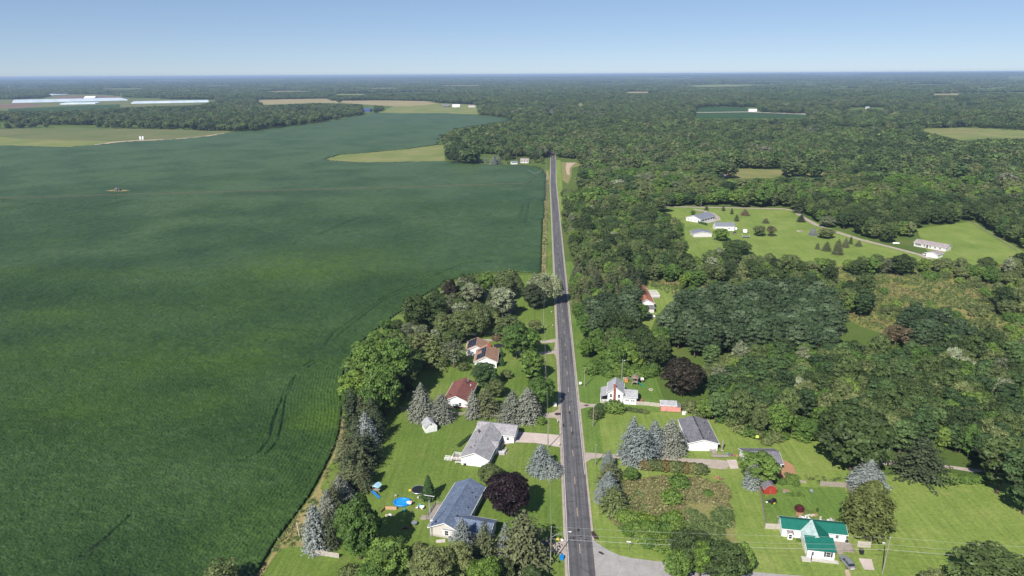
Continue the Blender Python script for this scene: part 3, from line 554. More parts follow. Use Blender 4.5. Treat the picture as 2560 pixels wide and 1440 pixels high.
def broadleaf(seed, R=5.0, z0=2.5, z1=12.0, nl=26, nq=3200, leaf=0.5, lobe=(0.26, 0.42), flat=0.8, top=0.35, droop=0.0, gap=0.78):
    r = np.random.default_rng(seed); cz = (z0+z1)/2; hz = (z1-z0)/2; cs, rs = [], []
    for i in range(nl):
        t = (i+0.5)/nl; zz = 1-2*t; ph = i*2.39996+r.uniform(-.35, .35); zz = np.clip(zz+top*(1-abs(zz))*0.5, -1, 1); q = math.sqrt(max(0, 1-zz*zz))
        k = r.uniform(0.56, 0.80); lr = R*r.uniform(*lobe)
        wide = 1.0 if zz > -0.3 else 0.85
        cs.append((R*k*q*math.cos(ph)*wide, R*k*q*math.sin(ph)*wide, cz+hz*k*zz*1.05)); rs.append(lr)
    for i in range(max(2, nl//6)):
        cs.append(tuple(r.normal(size=3)*(R*0.25, R*0.25, hz*0.25)+(0, 0, cz))); rs.append(R*r.uniform(*lobe))
    cs = np.array(cs); rs = np.array(rs); w = rs**2; k = r.choice(len(cs), nq*2, p=w/w.sum())
    d = r.normal(size=(nq*2, 3)); d /= np.linalg.norm(d, axis=1, keepdims=True); d[:, 2] = np.where(d[:, 2] < -0.35, -d[:, 2]*0.6, d[:, 2])
    pos = cs[k]+d*rs[k][:, None]*np.array([1, 1, flat])*r.uniform(0.78, 1.06, (nq*2, 1))
    dist = np.linalg.norm((pos[:, None]-cs[None])/rs[None, :, None]/np.array([1, 1, flat]), axis=2); dist[np.arange(len(pos)), k] = 9
    keep = (dist.min(1) > gap) | (r.random(len(pos)) < 0.12)
    pos, d, k = pos[keep][:nq], d[keep][:nq], k[keep][:nq]
    if droop: pos[:, 2] -= droop*np.clip(np.hypot(pos[:, 0], pos[:, 1])/R-0.4, 0, 1)**2*hz
    nr = d*1.15+np.array([0, 0, 0.35])+r.normal(size=d.shape)*0.40
    v, f = quads(pos, nr, leaf*r.uniform(0.65, 1.4, len(pos)), 0.8, r)
    lob = r.uniform(-0.22, 0.22, len(cs)); sh = np.clip(0.5+lob[k]+r.normal(size=len(pos))*0.14, 0, 1)
    return v, f, sh
def conifer(seed, R=2.8, H=10.0, z0=0.3, tiers=20, br=11, leaf=0.55, droop=0.25, power=0.9, ragged_=0.18, bump=0.0):
    r = np.random.default_rng(seed); P, Nn, S, A, SH = [], [], [], [], []
    for i in range(tiers):
        t = i/(tiers-1); z = z0+(H-z0)*t**1.0*0.97; rad = R*(1-t**1.7)**power*(1+r.uniform(-ragged_, ragged_)*0.6)+0.16
        n = max(4, int(br*(0.35+0.65*(1-t)))); off = r.uniform(0, 6.28); tone = r.uniform(-0.12, 0.12)
        for k in range(n):
            ph = off+2*math.pi*(k+r.uniform(-.3, .3))/n; L = rad*(1+r.uniform(-ragged_, ragged_)); b = r.uniform(-.1, .1)
            m = max(2, int(L/leaf/0.62))
            for j in range(m):
                q = (j+1)/m; x = L*q; zz = z-droop*x*x/max(R, .1)*1.1+r.uniform(-.12, .12)+(0.10*x if q > 0.8 else 0)
                wdt = leaf*(1.15-0.55*q)*r.uniform(.75, 1.25)
                for s_ in ((-1, 1) if q < 0.9 and L > 1.0 else (0,)):
                    sw = s_*wdt*0.55
                    P.append((x*math.cos(ph)-sw*math.sin(ph), x*math.sin(ph)+sw*math.cos(ph), max(0.08, zz)))
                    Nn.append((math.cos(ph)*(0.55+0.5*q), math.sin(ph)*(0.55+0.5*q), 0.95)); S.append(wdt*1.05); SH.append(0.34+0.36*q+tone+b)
    P, Nn, S = np.array(P), np.array(Nn), np.array(S)
    v, f = quads(P, Nn+r.normal(size=Nn.shape)*0.33, S, 0.7, r)
    return v, f, np.clip(np.array(SH)+r.normal(size=len(S))*0.1, 0, 1)
def sprayed(seed, R=3.0, H=11.0, z0=0.2, nq=3200, leaf=0.55, shape='tear', lump=0.13, up=0.9):
    """junipers, arborvitae, dense shrubs: upright sprays over a lumpy body"""
    r = np.random.default_rng(seed); t = r.beta(1.25, 1.1, nq); ph = r.uniform(0, 2*math.pi, nq)
    if shape == 'tear': prof = np.sin(np.pi*np.clip(t*0.86+0.14, 0, 1)**0.85)**0.75
    elif shape == 'cone': prof = (1-t)**0.75*np.clip(t*9+0.35, 0, 1)
    else: prof = np.sqrt(np.clip(1-(2*t-1)**2, 0, 1))*0.9+0.1*(1-t)
    lm = 1+lump*(np.sin(ph*5+t*13+seed)+np.sin(ph*9-t*21+seed*2)*0.7)+r.normal(size=nq)*0.05
    inn = r.uniform(0.72, 1.03, nq); rad = R*prof*lm*inn
    pos = np.stack([rad*np.cos(ph), rad*np.sin(ph), z0+(H-z0)*t+r.normal(size=nq)*0.08*H/8], -1)
    nr = np.stack([np.cos(ph), np.sin(ph), 0.25+up*t], -1)+r.normal(size=(nq, 3))*0.5
    v, f = quads(pos, nr, leaf*r.uniform(0.6, 1.35, nq), 0.6, r)
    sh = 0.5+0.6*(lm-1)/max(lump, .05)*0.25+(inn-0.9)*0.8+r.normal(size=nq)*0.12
    return v, f, np.clip(sh, 0, 1)
def trunk_mb(H, r0, limbs=5, z1=None, seed=0, spread=0.45, lean=0.0):
    r = random.Random(seed); mb = MB(); z1 = z1 or H*0.75
    mb.tube([(0, 0, -0.1), (0, 0, 0.4), (lean*0.4, 0, H*0.35), (lean, r.uniform(-.2, .2), z1)], [r0*1.35, r0, r0*0.72, r0*0.2], 7)
    for k in range(limbs):
        a = 2*math.pi*k/max(limbs, 1)+r.uniform(-.4, .4); zb = H*r.uniform(0.28, 0.5); L = H*spread*r.uniform(0.6, 1.0)
        mb.tube([(lean*0.3, 0, zb), (math.cos(a)*L*0.5, math.sin(a)*L*0.5, zb+L*0.45), (math.cos(a)*L*0.85, math.sin(a)*L*0.85, zb+L*0.95)], [r0*0.45, r0*0.28, r0*0.09], 5)
    return mb

L_OAK = leafy("oak_leaves", (0.03, 0.05, 0.016), (0.056, 0.086, 0.025), (0.098, 0.132, 0.042))
L_MAPLE = leafy("maple_leaves", (0.06, 0.11, 0.023), (0.088, 0.15, 0.03), (0.135, 0.195, 0.04))
L_LIME = leafy("bright_leaves", (0.08, 0.14, 0.024), (0.11, 0.175, 0.028), (0.145, 0.205, 0.034))
L_LOC = leafy("locust_leaves", (0.034, 0.058, 0.025), (0.055, 0.087, 0.038), (0.1, 0.14, 0.074))
L_OLIVE = leafy("olive_leaves", (0.075, 0.098, 0.034), (0.105, 0.132, 0.046), (0.14, 0.162, 0.06))
L_GREY = leafy("grey_green_leaves", (0.09, 0.105, 0.058), (0.15, 0.17, 0.095), (0.22, 0.25, 0.15))
L_WILLOW = leafy("willow_leaves", (0.21, 0.24, 0.135), (0.24, 0.27, 0.15), (0.26, 0.29, 0.17), 0.3)
L_TEALG = leafy("blue_green_leaves", (0.034, 0.062, 0.022), (0.054, 0.094, 0.03), (0.088, 0.14, 0.046))
L_PURP = leafy("purple_leaves", (0.014, 0.0072, 0.0088), (0.018, 0.009, 0.0105), (0.022, 0.011, 0.011), 0.12)
L_BRONZE = leafy("bronze_leaves", (0.021, 0.018, 0.011), (0.025, 0.021, 0.0125), (0.029, 0.024, 0.014), 0.12)
L_BROWN = leafy("browning_leaves", (0.1, 0.08, 0.045), (0.13, 0.1, 0.058), (0.15, 0.12, 0.07))
L_BLUE = leafy("blue_spruce_needles", (0.115, 0.135, 0.13), (0.145, 0.162, 0.152), (0.175, 0.192, 0.178), 0.05, 0.2, 0.7)
L_SILV = leafy("silver_spruce_needles", (0.11, 0.118, 0.09), (0.135, 0.142, 0.112), (0.165, 0.17, 0.135), 0.05, 0.2, 0.7)
L_SPR = leafy("spruce_needles", (0.05, 0.062, 0.03), (0.07, 0.082, 0.038), (0.095, 0.102, 0.048), 0.05, 0.2, 0.7)
L_DSPR = leafy("dark_spruce_needles", (0.03, 0.042, 0.02), (0.042, 0.055, 0.026), (0.055, 0.068, 0.032), 0.05, 0.2, 0.7)
L_JUN = leafy("juniper_needles", (0.062, 0.076, 0.021), (0.072, 0.088, 0.025), (0.082, 0.098, 0.028), 0.08, 0.2, 0.7)
L_CEDAR = leafy("cedar_needles", (0.03, 0.062, 0.018), (0.036, 0.072, 0.022), (0.05, 0.085, 0.026), 0.08, 0.2, 0.7)
L_RED = leafy("dark_red_leaves", (0.06, 0.012, 0.016), (0.08, 0.016, 0.02), (0.09, 0.018, 0.022))

SHAPES = {}     # name: (vertices, faces, shade, height, radius)
def shape(name, vfs, H, R): SHAPES[name] = (*vfs, H, R)
for i in range(4):
    shape(f"round{i}", broadleaf(10+i, 5.0, 0.7+0.2*i, 11.5, 44+5*i, 5600, 0.40, (0.19, 0.31), 0.72, 0.4), 11.7, 5.2)
    shape(f"oak{i}", broadleaf(30+i, 6.0, 0.9, 13.0+0.4*i, 54+6*i, 6200, 0.44, (0.17, 0.29), 0.7, 0.5), 13.2, 6.2)
    shape(f"tuft{i}", broadleaf(50+i, 4.6, 2.0, 14.0+0.5*i, 46, 5200, 0.42, (0.23, 0.34), 0.52, 0.7, 0.0, 0.74), 14.4, 4.8)
    shape(f"tall{i}", broadleaf(70+i, 3.8, 1.0, 14.0, 34, 4200, 0.42, (0.24, 0.4), 0.9, 0.4), 14.2, 4.0)
    shape(f"shrub{i}", sprayed(90+i, 2.0, 2.7, 0.05, 1500, 0.30, 'round', 0.16, 0.6), 2.8, 2.1)
    shape(f"spruce{i}", conifer(110+i, 2.9, 10.0, 0.25+0.1*i, 22+3*i, 16+(i % 2)*3, 0.44+0.03*i, 0.14+0.05*i, (0.72, 0.95, 0.82, 1.1)[i], (0.10, 0.22, 0.15, 0.19)[i]), 10.0, 3.0)
    shape(f"pine{i}", conifer(130+i, 3.0, 11.0, 0.6, 18, 13, 0.52, 0.08, 0.85, 0.28), 11.0, 3.2)
for i in range(2):
    shape(f"weep{i}", broadleaf(150+i, 5.2, 1.2, 11.0, 40, 5600, 0.40, (0.2, 0.34), 1.1, 0.5, 0.55), 11.2, 5.4)
    shape(f"jun{i}", sprayed(160+i, 3.2, 10.0, 0.1, 5200, 0.40, 'tear', 0.14, 1.0), 10.2, 3.3)
    shape(f"arb{i}", sprayed(165+i, 1.7, 6.0, 0.05, 2200, 0.30, 'cone', 0.1, 0.9), 6.1, 1.8)
    shape(f"dense{i}", broadleaf(170+i, 5.4, 0.8, 10.6, 60, 7600, 0.40, (0.18, 0.3), 0.8, 0.5, 0.0, 0.82), 10.8, 5.6)
    shape(f"sparse{i}", broadleaf(180+i, 3.8, 2.5, 11.5, 26, 1500, 0.40, (0.22, 0.36), 0.9, 0.3), 11.6, 4.0)
for i in range(4):
    shape(f"mid{i}", broadleaf(210+i, 5.5 if i < 3 else 4.0, 1.0, 13.0 if i < 3 else 16.0, 22+7*i, 1100, 0.95, (0.22, 0.40), 0.8, 0.5), 13.2 if i < 3 else 15.0, 5.7)
shape("midcon", conifer(222, 3.0, 13.0, 1.0, 13, 9, 1.0, 0.15, 0.8, 0.25), 13.0, 3.1)
_cm = {}
def crown(shp, mat):
    if (shp, mat.name) not in _cm:
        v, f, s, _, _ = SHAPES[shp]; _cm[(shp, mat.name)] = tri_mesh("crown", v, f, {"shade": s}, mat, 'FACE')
    return _cm[(shp, mat.name)]
_tm = {}
def trunk(kind, H, mat):
    if (kind, mat.name) not in _tm:
        if kind in ('spruce', 'pine', 'jun', 'arb', 'shrub'): mb = trunk_mb(H, 0.19 if kind != 'shrub' else 0.07, 0, H*0.95, hash(kind) % 99)
        else: mb = trunk_mb(H, 0.3, 6, H*0.8, len(kind)*7+3)
        _tm[(kind, mat.name)] = mb.mesh("trunk", mat, True)
    return _tm[(kind, mat.name)]
def plant(name, shp, mat, x, y, H, R, label, cat='tree', group=None, bark=BARK, yaw=None, z=0.0):
    """one tree or shrub standing at x, y: an Empty with its trunk and its crown"""
    _, _, _, h0, r0 = SHAPES[shp]
    e = thing(name, label, cat, x, y, 0, group, z); e.rotation_euler = (0, 0, random.uniform(0, 6.28) if yaw is None else yaw)
    e.scale = (R/r0, R/r0, H/h0)
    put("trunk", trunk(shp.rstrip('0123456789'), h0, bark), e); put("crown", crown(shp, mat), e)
    return e
STANDING = []     # footprints of single trees, so that the woods keep off them
def T(name, shp, mat, px, base, top, wpx, label, cat='tree', group=None, bark=BARK):
    """a tree of the photograph: trunk foot at (px, base), its top at row top, crown wpx wide"""
    conif = shp[:3] in ('spr', 'pin', 'jun', 'arb', 'shr')      # the row given is the crown's near foot: step back to the trunk
    x, y = G(px, base); th = math.atan2(CAM_H, math.hypot(x, y)); base -= wpx/2*math.sin(th)*(0.8 if conif else 0.45); x, y = G(px, base); hs = np.arange(0.3, 40, 0.1); _, yy = PIX(np.full(hs.shape, x), np.full(hs.shape, y), hs)
    k = math.hypot(x, y)/math.hypot(x, y); dep = float(np.array([x, y, -CAM_H])@_F)
    R = wpx/2*dep/FPX*(1.18 if shp[:3] in ('spr', 'pin') else 1.0); H = float(hs[np.argmin(abs(yy-top-(0.0 if conif else 0.14*R/dep*FPX)))])
    H = max(H, R*0.7); STANDING.append((x, y, R*0.8))
    return plant(name, shp, mat, x, y, H, R, label, cat, group, bark)

# ------------------------------------------------------------------ trees one can pick out: left of the road
ROW = "conifers in the row beside the bean field"
T("spruce_tree", "spruce0", L_BLUE, 792, 1385, 1257, 64, "silvery blue spruce at the near end of the conifer row, beside the white pole", group=ROW)
T("spruce_tree", "spruce1", L_SPR, 826, 1375, 1275, 44, "brownish spruce squeezed between the near blue spruce and the big maple", group=ROW)
T("spruce_tree", "spruce2", L_SILV, 822, 1308, 1222, 50, "grey spruce, second from the near end of the conifer row", group=ROW)
T("spruce_tree", "spruce3", L_SILV, 852, 1275, 1187, 66, "wide grey spruce, third from the near end of the conifer row", group=ROW)
T("pine_tree", "pine0", L_SPR, 882, 1238, 1150, 66, "olive pine in the row level with the blue slide", group=ROW)
T("pine_tree", "pine1", L_SPR, 902, 1192, 1080, 74, "tall olive pine in the middle of the conifer row", group=ROW)
T("pine_tree", "pine2", L_SPR, 866, 1160, 1075, 56, "olive pine on the field side of the conifer row", group=ROW)
T("spruce_tree", "spruce1", L_BLUE, 917, 1128, 1027, 58, "pale blue spruce between dark pines in the conifer row", group=ROW)
T("spruce_tree", "spruce2", L_DSPR, 932, 1085, 990, 56, "dark grey spruce at the far end of the conifer row", group=ROW)
T("pine_tree", "pine3", L_DSPR, 884, 1085, 965, 58, "dark pine at the far field side of the conifer row", group=ROW)
T("maple_tree", "dense0", L_MAPLE, 902, 1415, 1235, 134, "big bright green maple in the near garden corner")
T("maple_tree", "round1", L_MAPLE, 975, 1470, 1335, 122, "mid green maple standing before the big bright maple")
T("oak_tree", "oak1", L_OLIVE, 1085, 1500, 1362, 130, "olive oak at the bottom edge below the blue roof")
T("oak_tree", "oak2", L_OLIVE, 1150, 1460, 1352, 90, "olive oak at the bottom edge before the small blue spruce")
T("maple_tree", "round2", L_LIME, 1215, 1510, 1388, 100, "yellowish green tree at the bottom edge, beside the driveway")
T("oak_tree", "round3", L_OLIVE, 1052, 1440, 1352, 66, "dark olive tree in shade below the blue roofed house")
T("maple_tree", "sparse0", L_OLIVE, 560, 1500, 1400, 110, "yellowish tree top at the bottom edge before the bean field")
T("shrub", "shrub0", L_OLIVE, 880, 1470, 1416, 70, "brownish shrub at the bottom edge below the near maple", 'shrub')
T("spruce_tree", "spruce0", L_BLUE, 1157, 1392, 1293, 60, "small blue spruce in front of the blue roofed house")
T("pine_tree", "pine1", L_SPR, 1212, 1415, 1300, 62, "olive pine between the small blue spruce and a silver one")
T("spruce_tree", "spruce3", L_BLUE, 1264, 1395, 1303, 42, "thin silver spruce behind the large pine by the road corner")
T("pine_tree", "pine2", L_SPR, 1310, 1440, 1272, 122, "large olive brown pine beside the street light pole")
T("cedar_tree", "arb0", L_CEDAR, 1072, 1258, 1188, 44, "dark green cedar beside the trampoline")
T("maple_tree", "round0", L_OLIVE, 1224, 1212, 1158, 72, "light green round tree between the purple maple and grey ranch house")
T("purple_maple_tree", "dense1", L_PURP, 1270, 1306, 1176, 134, "dark purple maple beside the blue roofed house")
T("spruce_tree", "spruce2", L_BLUE, 1352, 1192, 1108, 58, "taller of the two joined blue spruces on the front lawn by the road")
T("spruce_tree", "spruce1", L_BLUE, 1373, 1194, 1142, 54, "shorter of the two joined blue spruces on the front lawn by the road")
T("shrub", "shrub1", L_MAPLE, 1352, 1066, 1042, 26, "small green shrub beside the gravel drive mouth", 'shrub')
T("spruce_tree", "spruce3", L_SILV, 1055, 1055, 955, 62, "pale grey spruce behind the white barn shaped shed, on its left")
T("spruce_tree", "spruce0", L_SILV, 1106, 1060, 982, 62, "grey spruce behind the white barn shaped shed, on its right")
T("pine_tree", "pine0", L_SILV, 1182, 1050, 972, 42, "grey pine with a bare lower trunk by the rail fence", bark=PBARK)
T("pine_tree", "pine3", L_SPR, 1214, 1047, 968, 66, "olive pine with a tall bare trunk by the rail fence", bark=PBARK)
T("spruce_tree", "spruce1", L_SILV, 1281, 1060, 973, 60, "pale spruce left of the pair beside the rail fence and road")
T("spruce_tree", "spruce2", L_SILV, 1319, 1060, 967, 66, "pale spruce of the pair nearest the road by the rail fence")
T("maple_tree", "round1", L_TEALG, 1212, 980, 897, 74, "dark green round tree between the red roof and the solar roof")
T("maple_tree", "round2", L_OLIVE, 1238, 1000, 945, 56, "small olive tree behind the red roofed house")
T("shrub", "shrub2", L_OLIVE, 1266, 950, 925, 32, "round olive shrub alone on the lawn near the red roofed house", 'shrub')
T("maple_tree", "tall0", L_MAPLE, 1328, 955, 865, 72, "mid green tree on the lawn between the solar roof and the road")
T("maple_tree", "round3", L_MAPLE, 1353, 1028, 935, 80, "green roadside tree behind the pair of pale spruces")
T("maple_tree", "oak0", L_MAPLE, 1292, 905, 795, 90, "large green maple beside the solar roofed house")
T("maple_tree", "round0", L_OLIVE, 1272, 858, 778, 66, "light olive tree behind the large maple by the solar roof")
T("maple_tree", "tall1", L_MAPLE, 1322, 900, 812, 66, "green maple over the drive, on the road side of the solar roofed house")
T("maple_tree", "tall2", L_OLIVE, 1338, 838, 795, 40, "tree with a thick pale topped trunk by the drive", bark=PBARK)
T("shrub", "arb1", L_CEDAR, 1254, 917, 890, 20, "clipped evergreen at the near corner of the solar roofed house", 'shrub')
T("shrub", "arb0", L_CEDAR, 1252, 895, 870, 20, "clipped evergreen at the middle of the solar roofed house wall", 'shrub')
T("shrub", "shrub3", L_BROWN, 1240, 855, 838, 26, "mauve brown shrub behind the solar roofed house", 'shrub')
T("shrub", "round1", L_TEALG, 1248, 845, 808, 34, "dark green shrub by the picket fence behind the solar roofed house", 'shrub')
T("shrub", "shrub1", L_OLIVE, 1158, 930, 905, 34, "olive shrub at the lawn edge left of the solar roofed house", 'shrub')
T("pine_tree", "sparse1", L_GREY, 1135, 925, 845, 76, "thin grey green tree left of the solar roofed house")
T("pine_tree", "pine1", L_OLIVE, 1088, 925, 838, 76, "olive pine left of the thin grey tree")
T("oak_tree", "sparse0", L_OLIVE, 1052, 905, 822, 80, "sparse olive tree behind the big green trees on the field edge")
for k, (px, b, t, w, shp, m, lab) in enumerate([(838, 1300, 1205, 52, "pine3", L_SPR, "dark pine behind the second and third grey spruces of the row"), (872, 1215, 1120, 56, "pine0", L_SPR, "olive pine on the field side of the row, level with the playground"), (905, 1235, 1150, 52, "spruce1", L_SPR, "olive spruce on the lawn side of the row, level with the playground"), (925, 1165, 1070, 56, "pine2", L_DSPR, "dark pine on the lawn side in the middle of the row"), (895, 1130, 1040, 60, "pine1", L_DSPR, "dark pine beside the pale blue spruce of the row"), (905, 1080, 985, 56, "spruce3", L_SPR, "olive spruce at the far end of the row next to the broadleaf clump"), (943, 1110, 1020, 48, "pine0", L_DSPR, "dark pine on the lawn side at the far end of the row")]):
    T("pine_tree" if shp[0] == "p" else "spruce_tree", shp, m, px, b, t, w, lab, group=ROW)
for k, (px, b, t, w, shp, m, lab) in enumerate([(1015, 1455, 1370, 80, "round0", L_OAK, "dark green tree in shade between the bright maple and the olive oak"), (1255, 1470, 1390, 80, "oak0", L_OLIVE, "olive tree at the bottom edge under the large pine"), (935, 1500, 1405, 96, "oak3", L_MAPLE, "green tree at the bottom edge below the big bright maple"), (1330, 1500, 1410, 70, "round1", L_OAK, "dark tree at the bottom edge beside the street light pole"), (1600, 808, 752, 48, "round2", L_MAPLE, "green tree screening the near end of the orange roofed house"), (1583, 775, 712, 46, "pine1", L_DSPR, "dark pine against the orange roofed house"), (1594, 762, 692, 44, "pine3", L_SPR, "olive pine covering the road side of the orange roof")]):
    T("garden_tree", shp, m, px, b, t, w, lab)
MASS = "trees of the dense clump on the field edge"
for i, (px, b, t, w, shp, m) in enumerate([(932, 1010, 848, 125, "oak1", L_MAPLE), (990, 1000, 842, 118, "oak2", L_MAPLE), (893, 1040, 915, 88, "round2", L_LIME), (962, 1050, 905, 104, "oak3", L_MAPLE), (1012, 1000, 885, 84, "round0", L_OAK), (880, 1060, 960, 60, "round1", L_MAPLE), (925, 1065, 950, 86, "oak0", L_MAPLE), (1000, 945, 832, 84, "sparse1", L_OLIVE)]):
    T("maple_tree" if m is L_MAPLE else "roadside_tree", shp, m, px, b, t, w, "green tree in the dense clump between the bean field and the red roofed house", group=MASS)
UP = "trees around the brown roofed house"
for (px, b, t, w, shp, m, lab) in [(1042, 838, 732, 84, "oak3", L_OAK, "dark oak on the field edge, outermost of the brown roof garden"), (1085, 832, 735, 84, "oak2", L_OAK, "dark oak beside the outermost oak on the field edge"), (1112, 850, 775, 62, "round3", L_OLIVE, "light olive tree below the two dark oaks"),
        (1160, 855, 768, 76, "oak1", L_OLIVE, "olive tree in front of the grey thin trees"), (1202, 850, 755, 68, "weep1", L_OLIVE, "drooping olive tree over the propane tank"), (1128, 765, 696, 46, "dense0", L_BRONZE, "dark purple brown tree on the field edge"), (1180, 772, 697, 62, "round1", L_GREY, "grey green tree right of the dark purple brown one"),
        (1215, 740, 674, 52, "round2", L_MAPLE, "bright green tree at the far edge of the brown roof garden"), (1272, 752, 670, 80, "weep0", L_OLIVE, "yellowish drooping tree behind the brown roofed house"), (1256, 800, 705, 66, "tall3", L_GREY, "tall grey green tree hiding the brown roofed house"), (1233, 742, 712, 22, "spruce1", L_BLUE, "little blue spruce beside the tan path behind the brown roof"),
        (1350, 770, 676, 78, "weep1", L_WILLOW, "pale silver willow beside the road"), (1384, 765, 684, 56, "weep0", L_WILLOW, "pale silver willow branch mass overhanging the road"), (1333, 778, 700, 72, "oak0", L_DSPR, "very dark tree in front of the pale willow"), (965, 828, 795, 42, "round0", L_MAPLE, "small bright green tree at the bean field edge"), (992, 828, 796, 40, "round3", L_OAK, "small dark tree beside the bright one at the field edge"),
        (1150, 815, 752, 62, "sparse0", L_GREY, "grey leafless looking tree in the brown roof garden"), (1245, 842, 790, 50, "round1", L_OLIVE, "light olive tree at the near lawn edge of the brown roofed house")]:
    T("garden_tree", shp, m, px, b, t, w, lab, group=UP)

# ------------------------------------------------------------------ trees one can pick out: right of the road
CORN = "conifers by the weedy corner lot"
for (n, shp, m, px, b, t, w, lab) in [("spruce_tree", "spruce1", L_BLUE, 1580, 1152, 1040, 60, "pale blue spruce behind the widest one of the four by the grey mobile home"), ("spruce_tree", "spruce0", L_BLUE, 1600, 1168, 1062, 84, "widest pale blue spruce of the four by the grey mobile home"), ("spruce_tree", "spruce3", L_BLUE, 1634, 1142, 1048, 60, "blue grey spruce third of the four by the grey mobile home"),
        ("spruce_tree", "spruce2", L_SILV, 1676, 1142, 1046, 72, "brownish spruce touching the grey mobile home"), ("spruce_tree", "spruce2", L_BLUE, 1520, 1182, 1125, 34, "small blue spruce tip above the olive one at the lot corner"), ("spruce_tree", "pine0", L_SPR, 1524, 1222, 1148, 56, "olive spruce at the far end of the lot corner row"), ("spruce_tree", "spruce3", L_BLUE, 1520, 1250, 1176, 56, "silver blue spruce in the middle of the lot corner row"),
        ("spruce_tree", "spruce1", L_BLUE, 1500, 1258, 1212, 26, "thin silver spruce on the road side of the lot corner row"), ("spruce_tree", "pine2", L_OLIVE, 1534, 1290, 1212, 70, "olive green spruce at the near end of the lot corner row")]:
    T(n, shp, m, px, b, t, w, lab, group=CORN)
T("purple_maple_tree", "dense0", L_BRONZE, 1704, 1000, 890, 112, "dark bronze brown tree behind the pink shed")
T("maple_tree", "round2", L_MAPLE, 1577, 1208, 1166, 42, "small green tree between the lot corner row and the hedge")
for (px, b, t, w, lab) in [(1697, 1226, 1190, 54, "dark green shrub in the weedy lot nearest the hedge"), (1678, 1268, 1226, 58, "dark green shrub in the middle of the weedy lot"), (1770, 1243, 1227, 28, "smallest green shrub in the weedy lot")]:
    T("shrub", "shrub1", L_MAPLE, px, b, t, w, lab, 'shrub')
T("shrub", "shrub2", L_MAPLE, 1535, 1038, 1005, 60, "bright green bush in front of the white farmhouse", 'shrub'); T("shrub", "shrub3", L_OLIVE, 1488, 1052, 1022, 42, "dark brownish bush by the short roadside pole", 'shrub'); T("shrub", "shrub0", L_CEDAR, 1500, 1035, 1010, 30, "dark bush between the bright bush and the farmhouse drive", 'shrub')
T("maple_tree", "round0", L_MAPLE, 1893, 1220, 1122, 112, "green tree covering the grey roofed garage"); T("spruce_tree", "spruce0", L_BLUE, 1879, 1226, 1148, 42, "slim blue grey spruce before the grey roofed garage")
T("oak_tree", "dense1", L_OAK, 2125, 1196, 1000, 200, "huge dark oak at the edge of the woods behind the green roofed house"); T("oak_tree", "oak0", L_MAPLE, 2070, 1100, 1010, 110, "dark green tree left behind the huge oak")
T("spruce_tree", "pine3", L_DSPR, 2298, 1210, 1092, 116, "dark green pine alone at the far lawn edge"); T("spruce_tree", "spruce3", L_BLUE, 2168, 1236, 1148, 84, "blue grey spruce behind the yellowish juniper")
T("juniper_tree", "jun0", L_JUN, 2164, 1358, 1202, 116, "big yellowish green juniper beside the green roofed house"); T("juniper_tree", "jun1", L_JUN, 2186, 1262, 1200, 56, "small yellowish juniper tip beside the blue grey spruce")
T("oak_tree", "tall1", L_OAK, 2492, 1245, 1075, 116, "tall dark tree at the right edge of the pale lawn"); T("oak_tree", "tall2", L_TEALG, 2560, 1300, 1100, 140, "dark tree cut by the right picture edge")
T("oak_tree", "oak3", L_OAK, 2480, 1520, 1378, 220, "olive oak crown at the bottom right corner"); T("oak_tree", "round1", L_OLIVE, 2330, 1500, 1420, 80, "olive tree top at the bottom edge left of the corner oak")
for (px, b, t, w, shp, m, lab) in [(1722, 1440, 1318, 116, "oak1", L_OAK, "dark oak on the corner lot beside the side road"), (1806, 1475, 1352, 130, "oak2", L_OAK, "largest dark oak hanging over the side road"), (1692, 1465, 1368, 80, "round3", L_MAPLE, "mid green tree at the side road edge"), (1850, 1450, 1352, 76, "round0", L_MAPLE, "green tree at the lawn end of the side road clump"), (1748, 1455, 1342, 56, "tall0", L_LIME, "lime green tree between the dark side road oaks")]:
    T("oak_tree" if m is L_OAK else "maple_tree", shp, m, px, b, t, w, lab)
T("red_maple_shrub", "shrub2", L_RED, 1998, 1283, 1263, 26, "dark red leaved shrub in the garden bed", 'shrub'); T("shrub", "shrub1", L_CEDAR, 2043, 1281, 1269, 7, "tiny dark evergreen in the garden bed", 'shrub')
T("shrub", "shrub3", L_MAPLE, 1997, 1356, 1347, 14, "small green shrub under the white wall of the green roofed house", 'shrub')
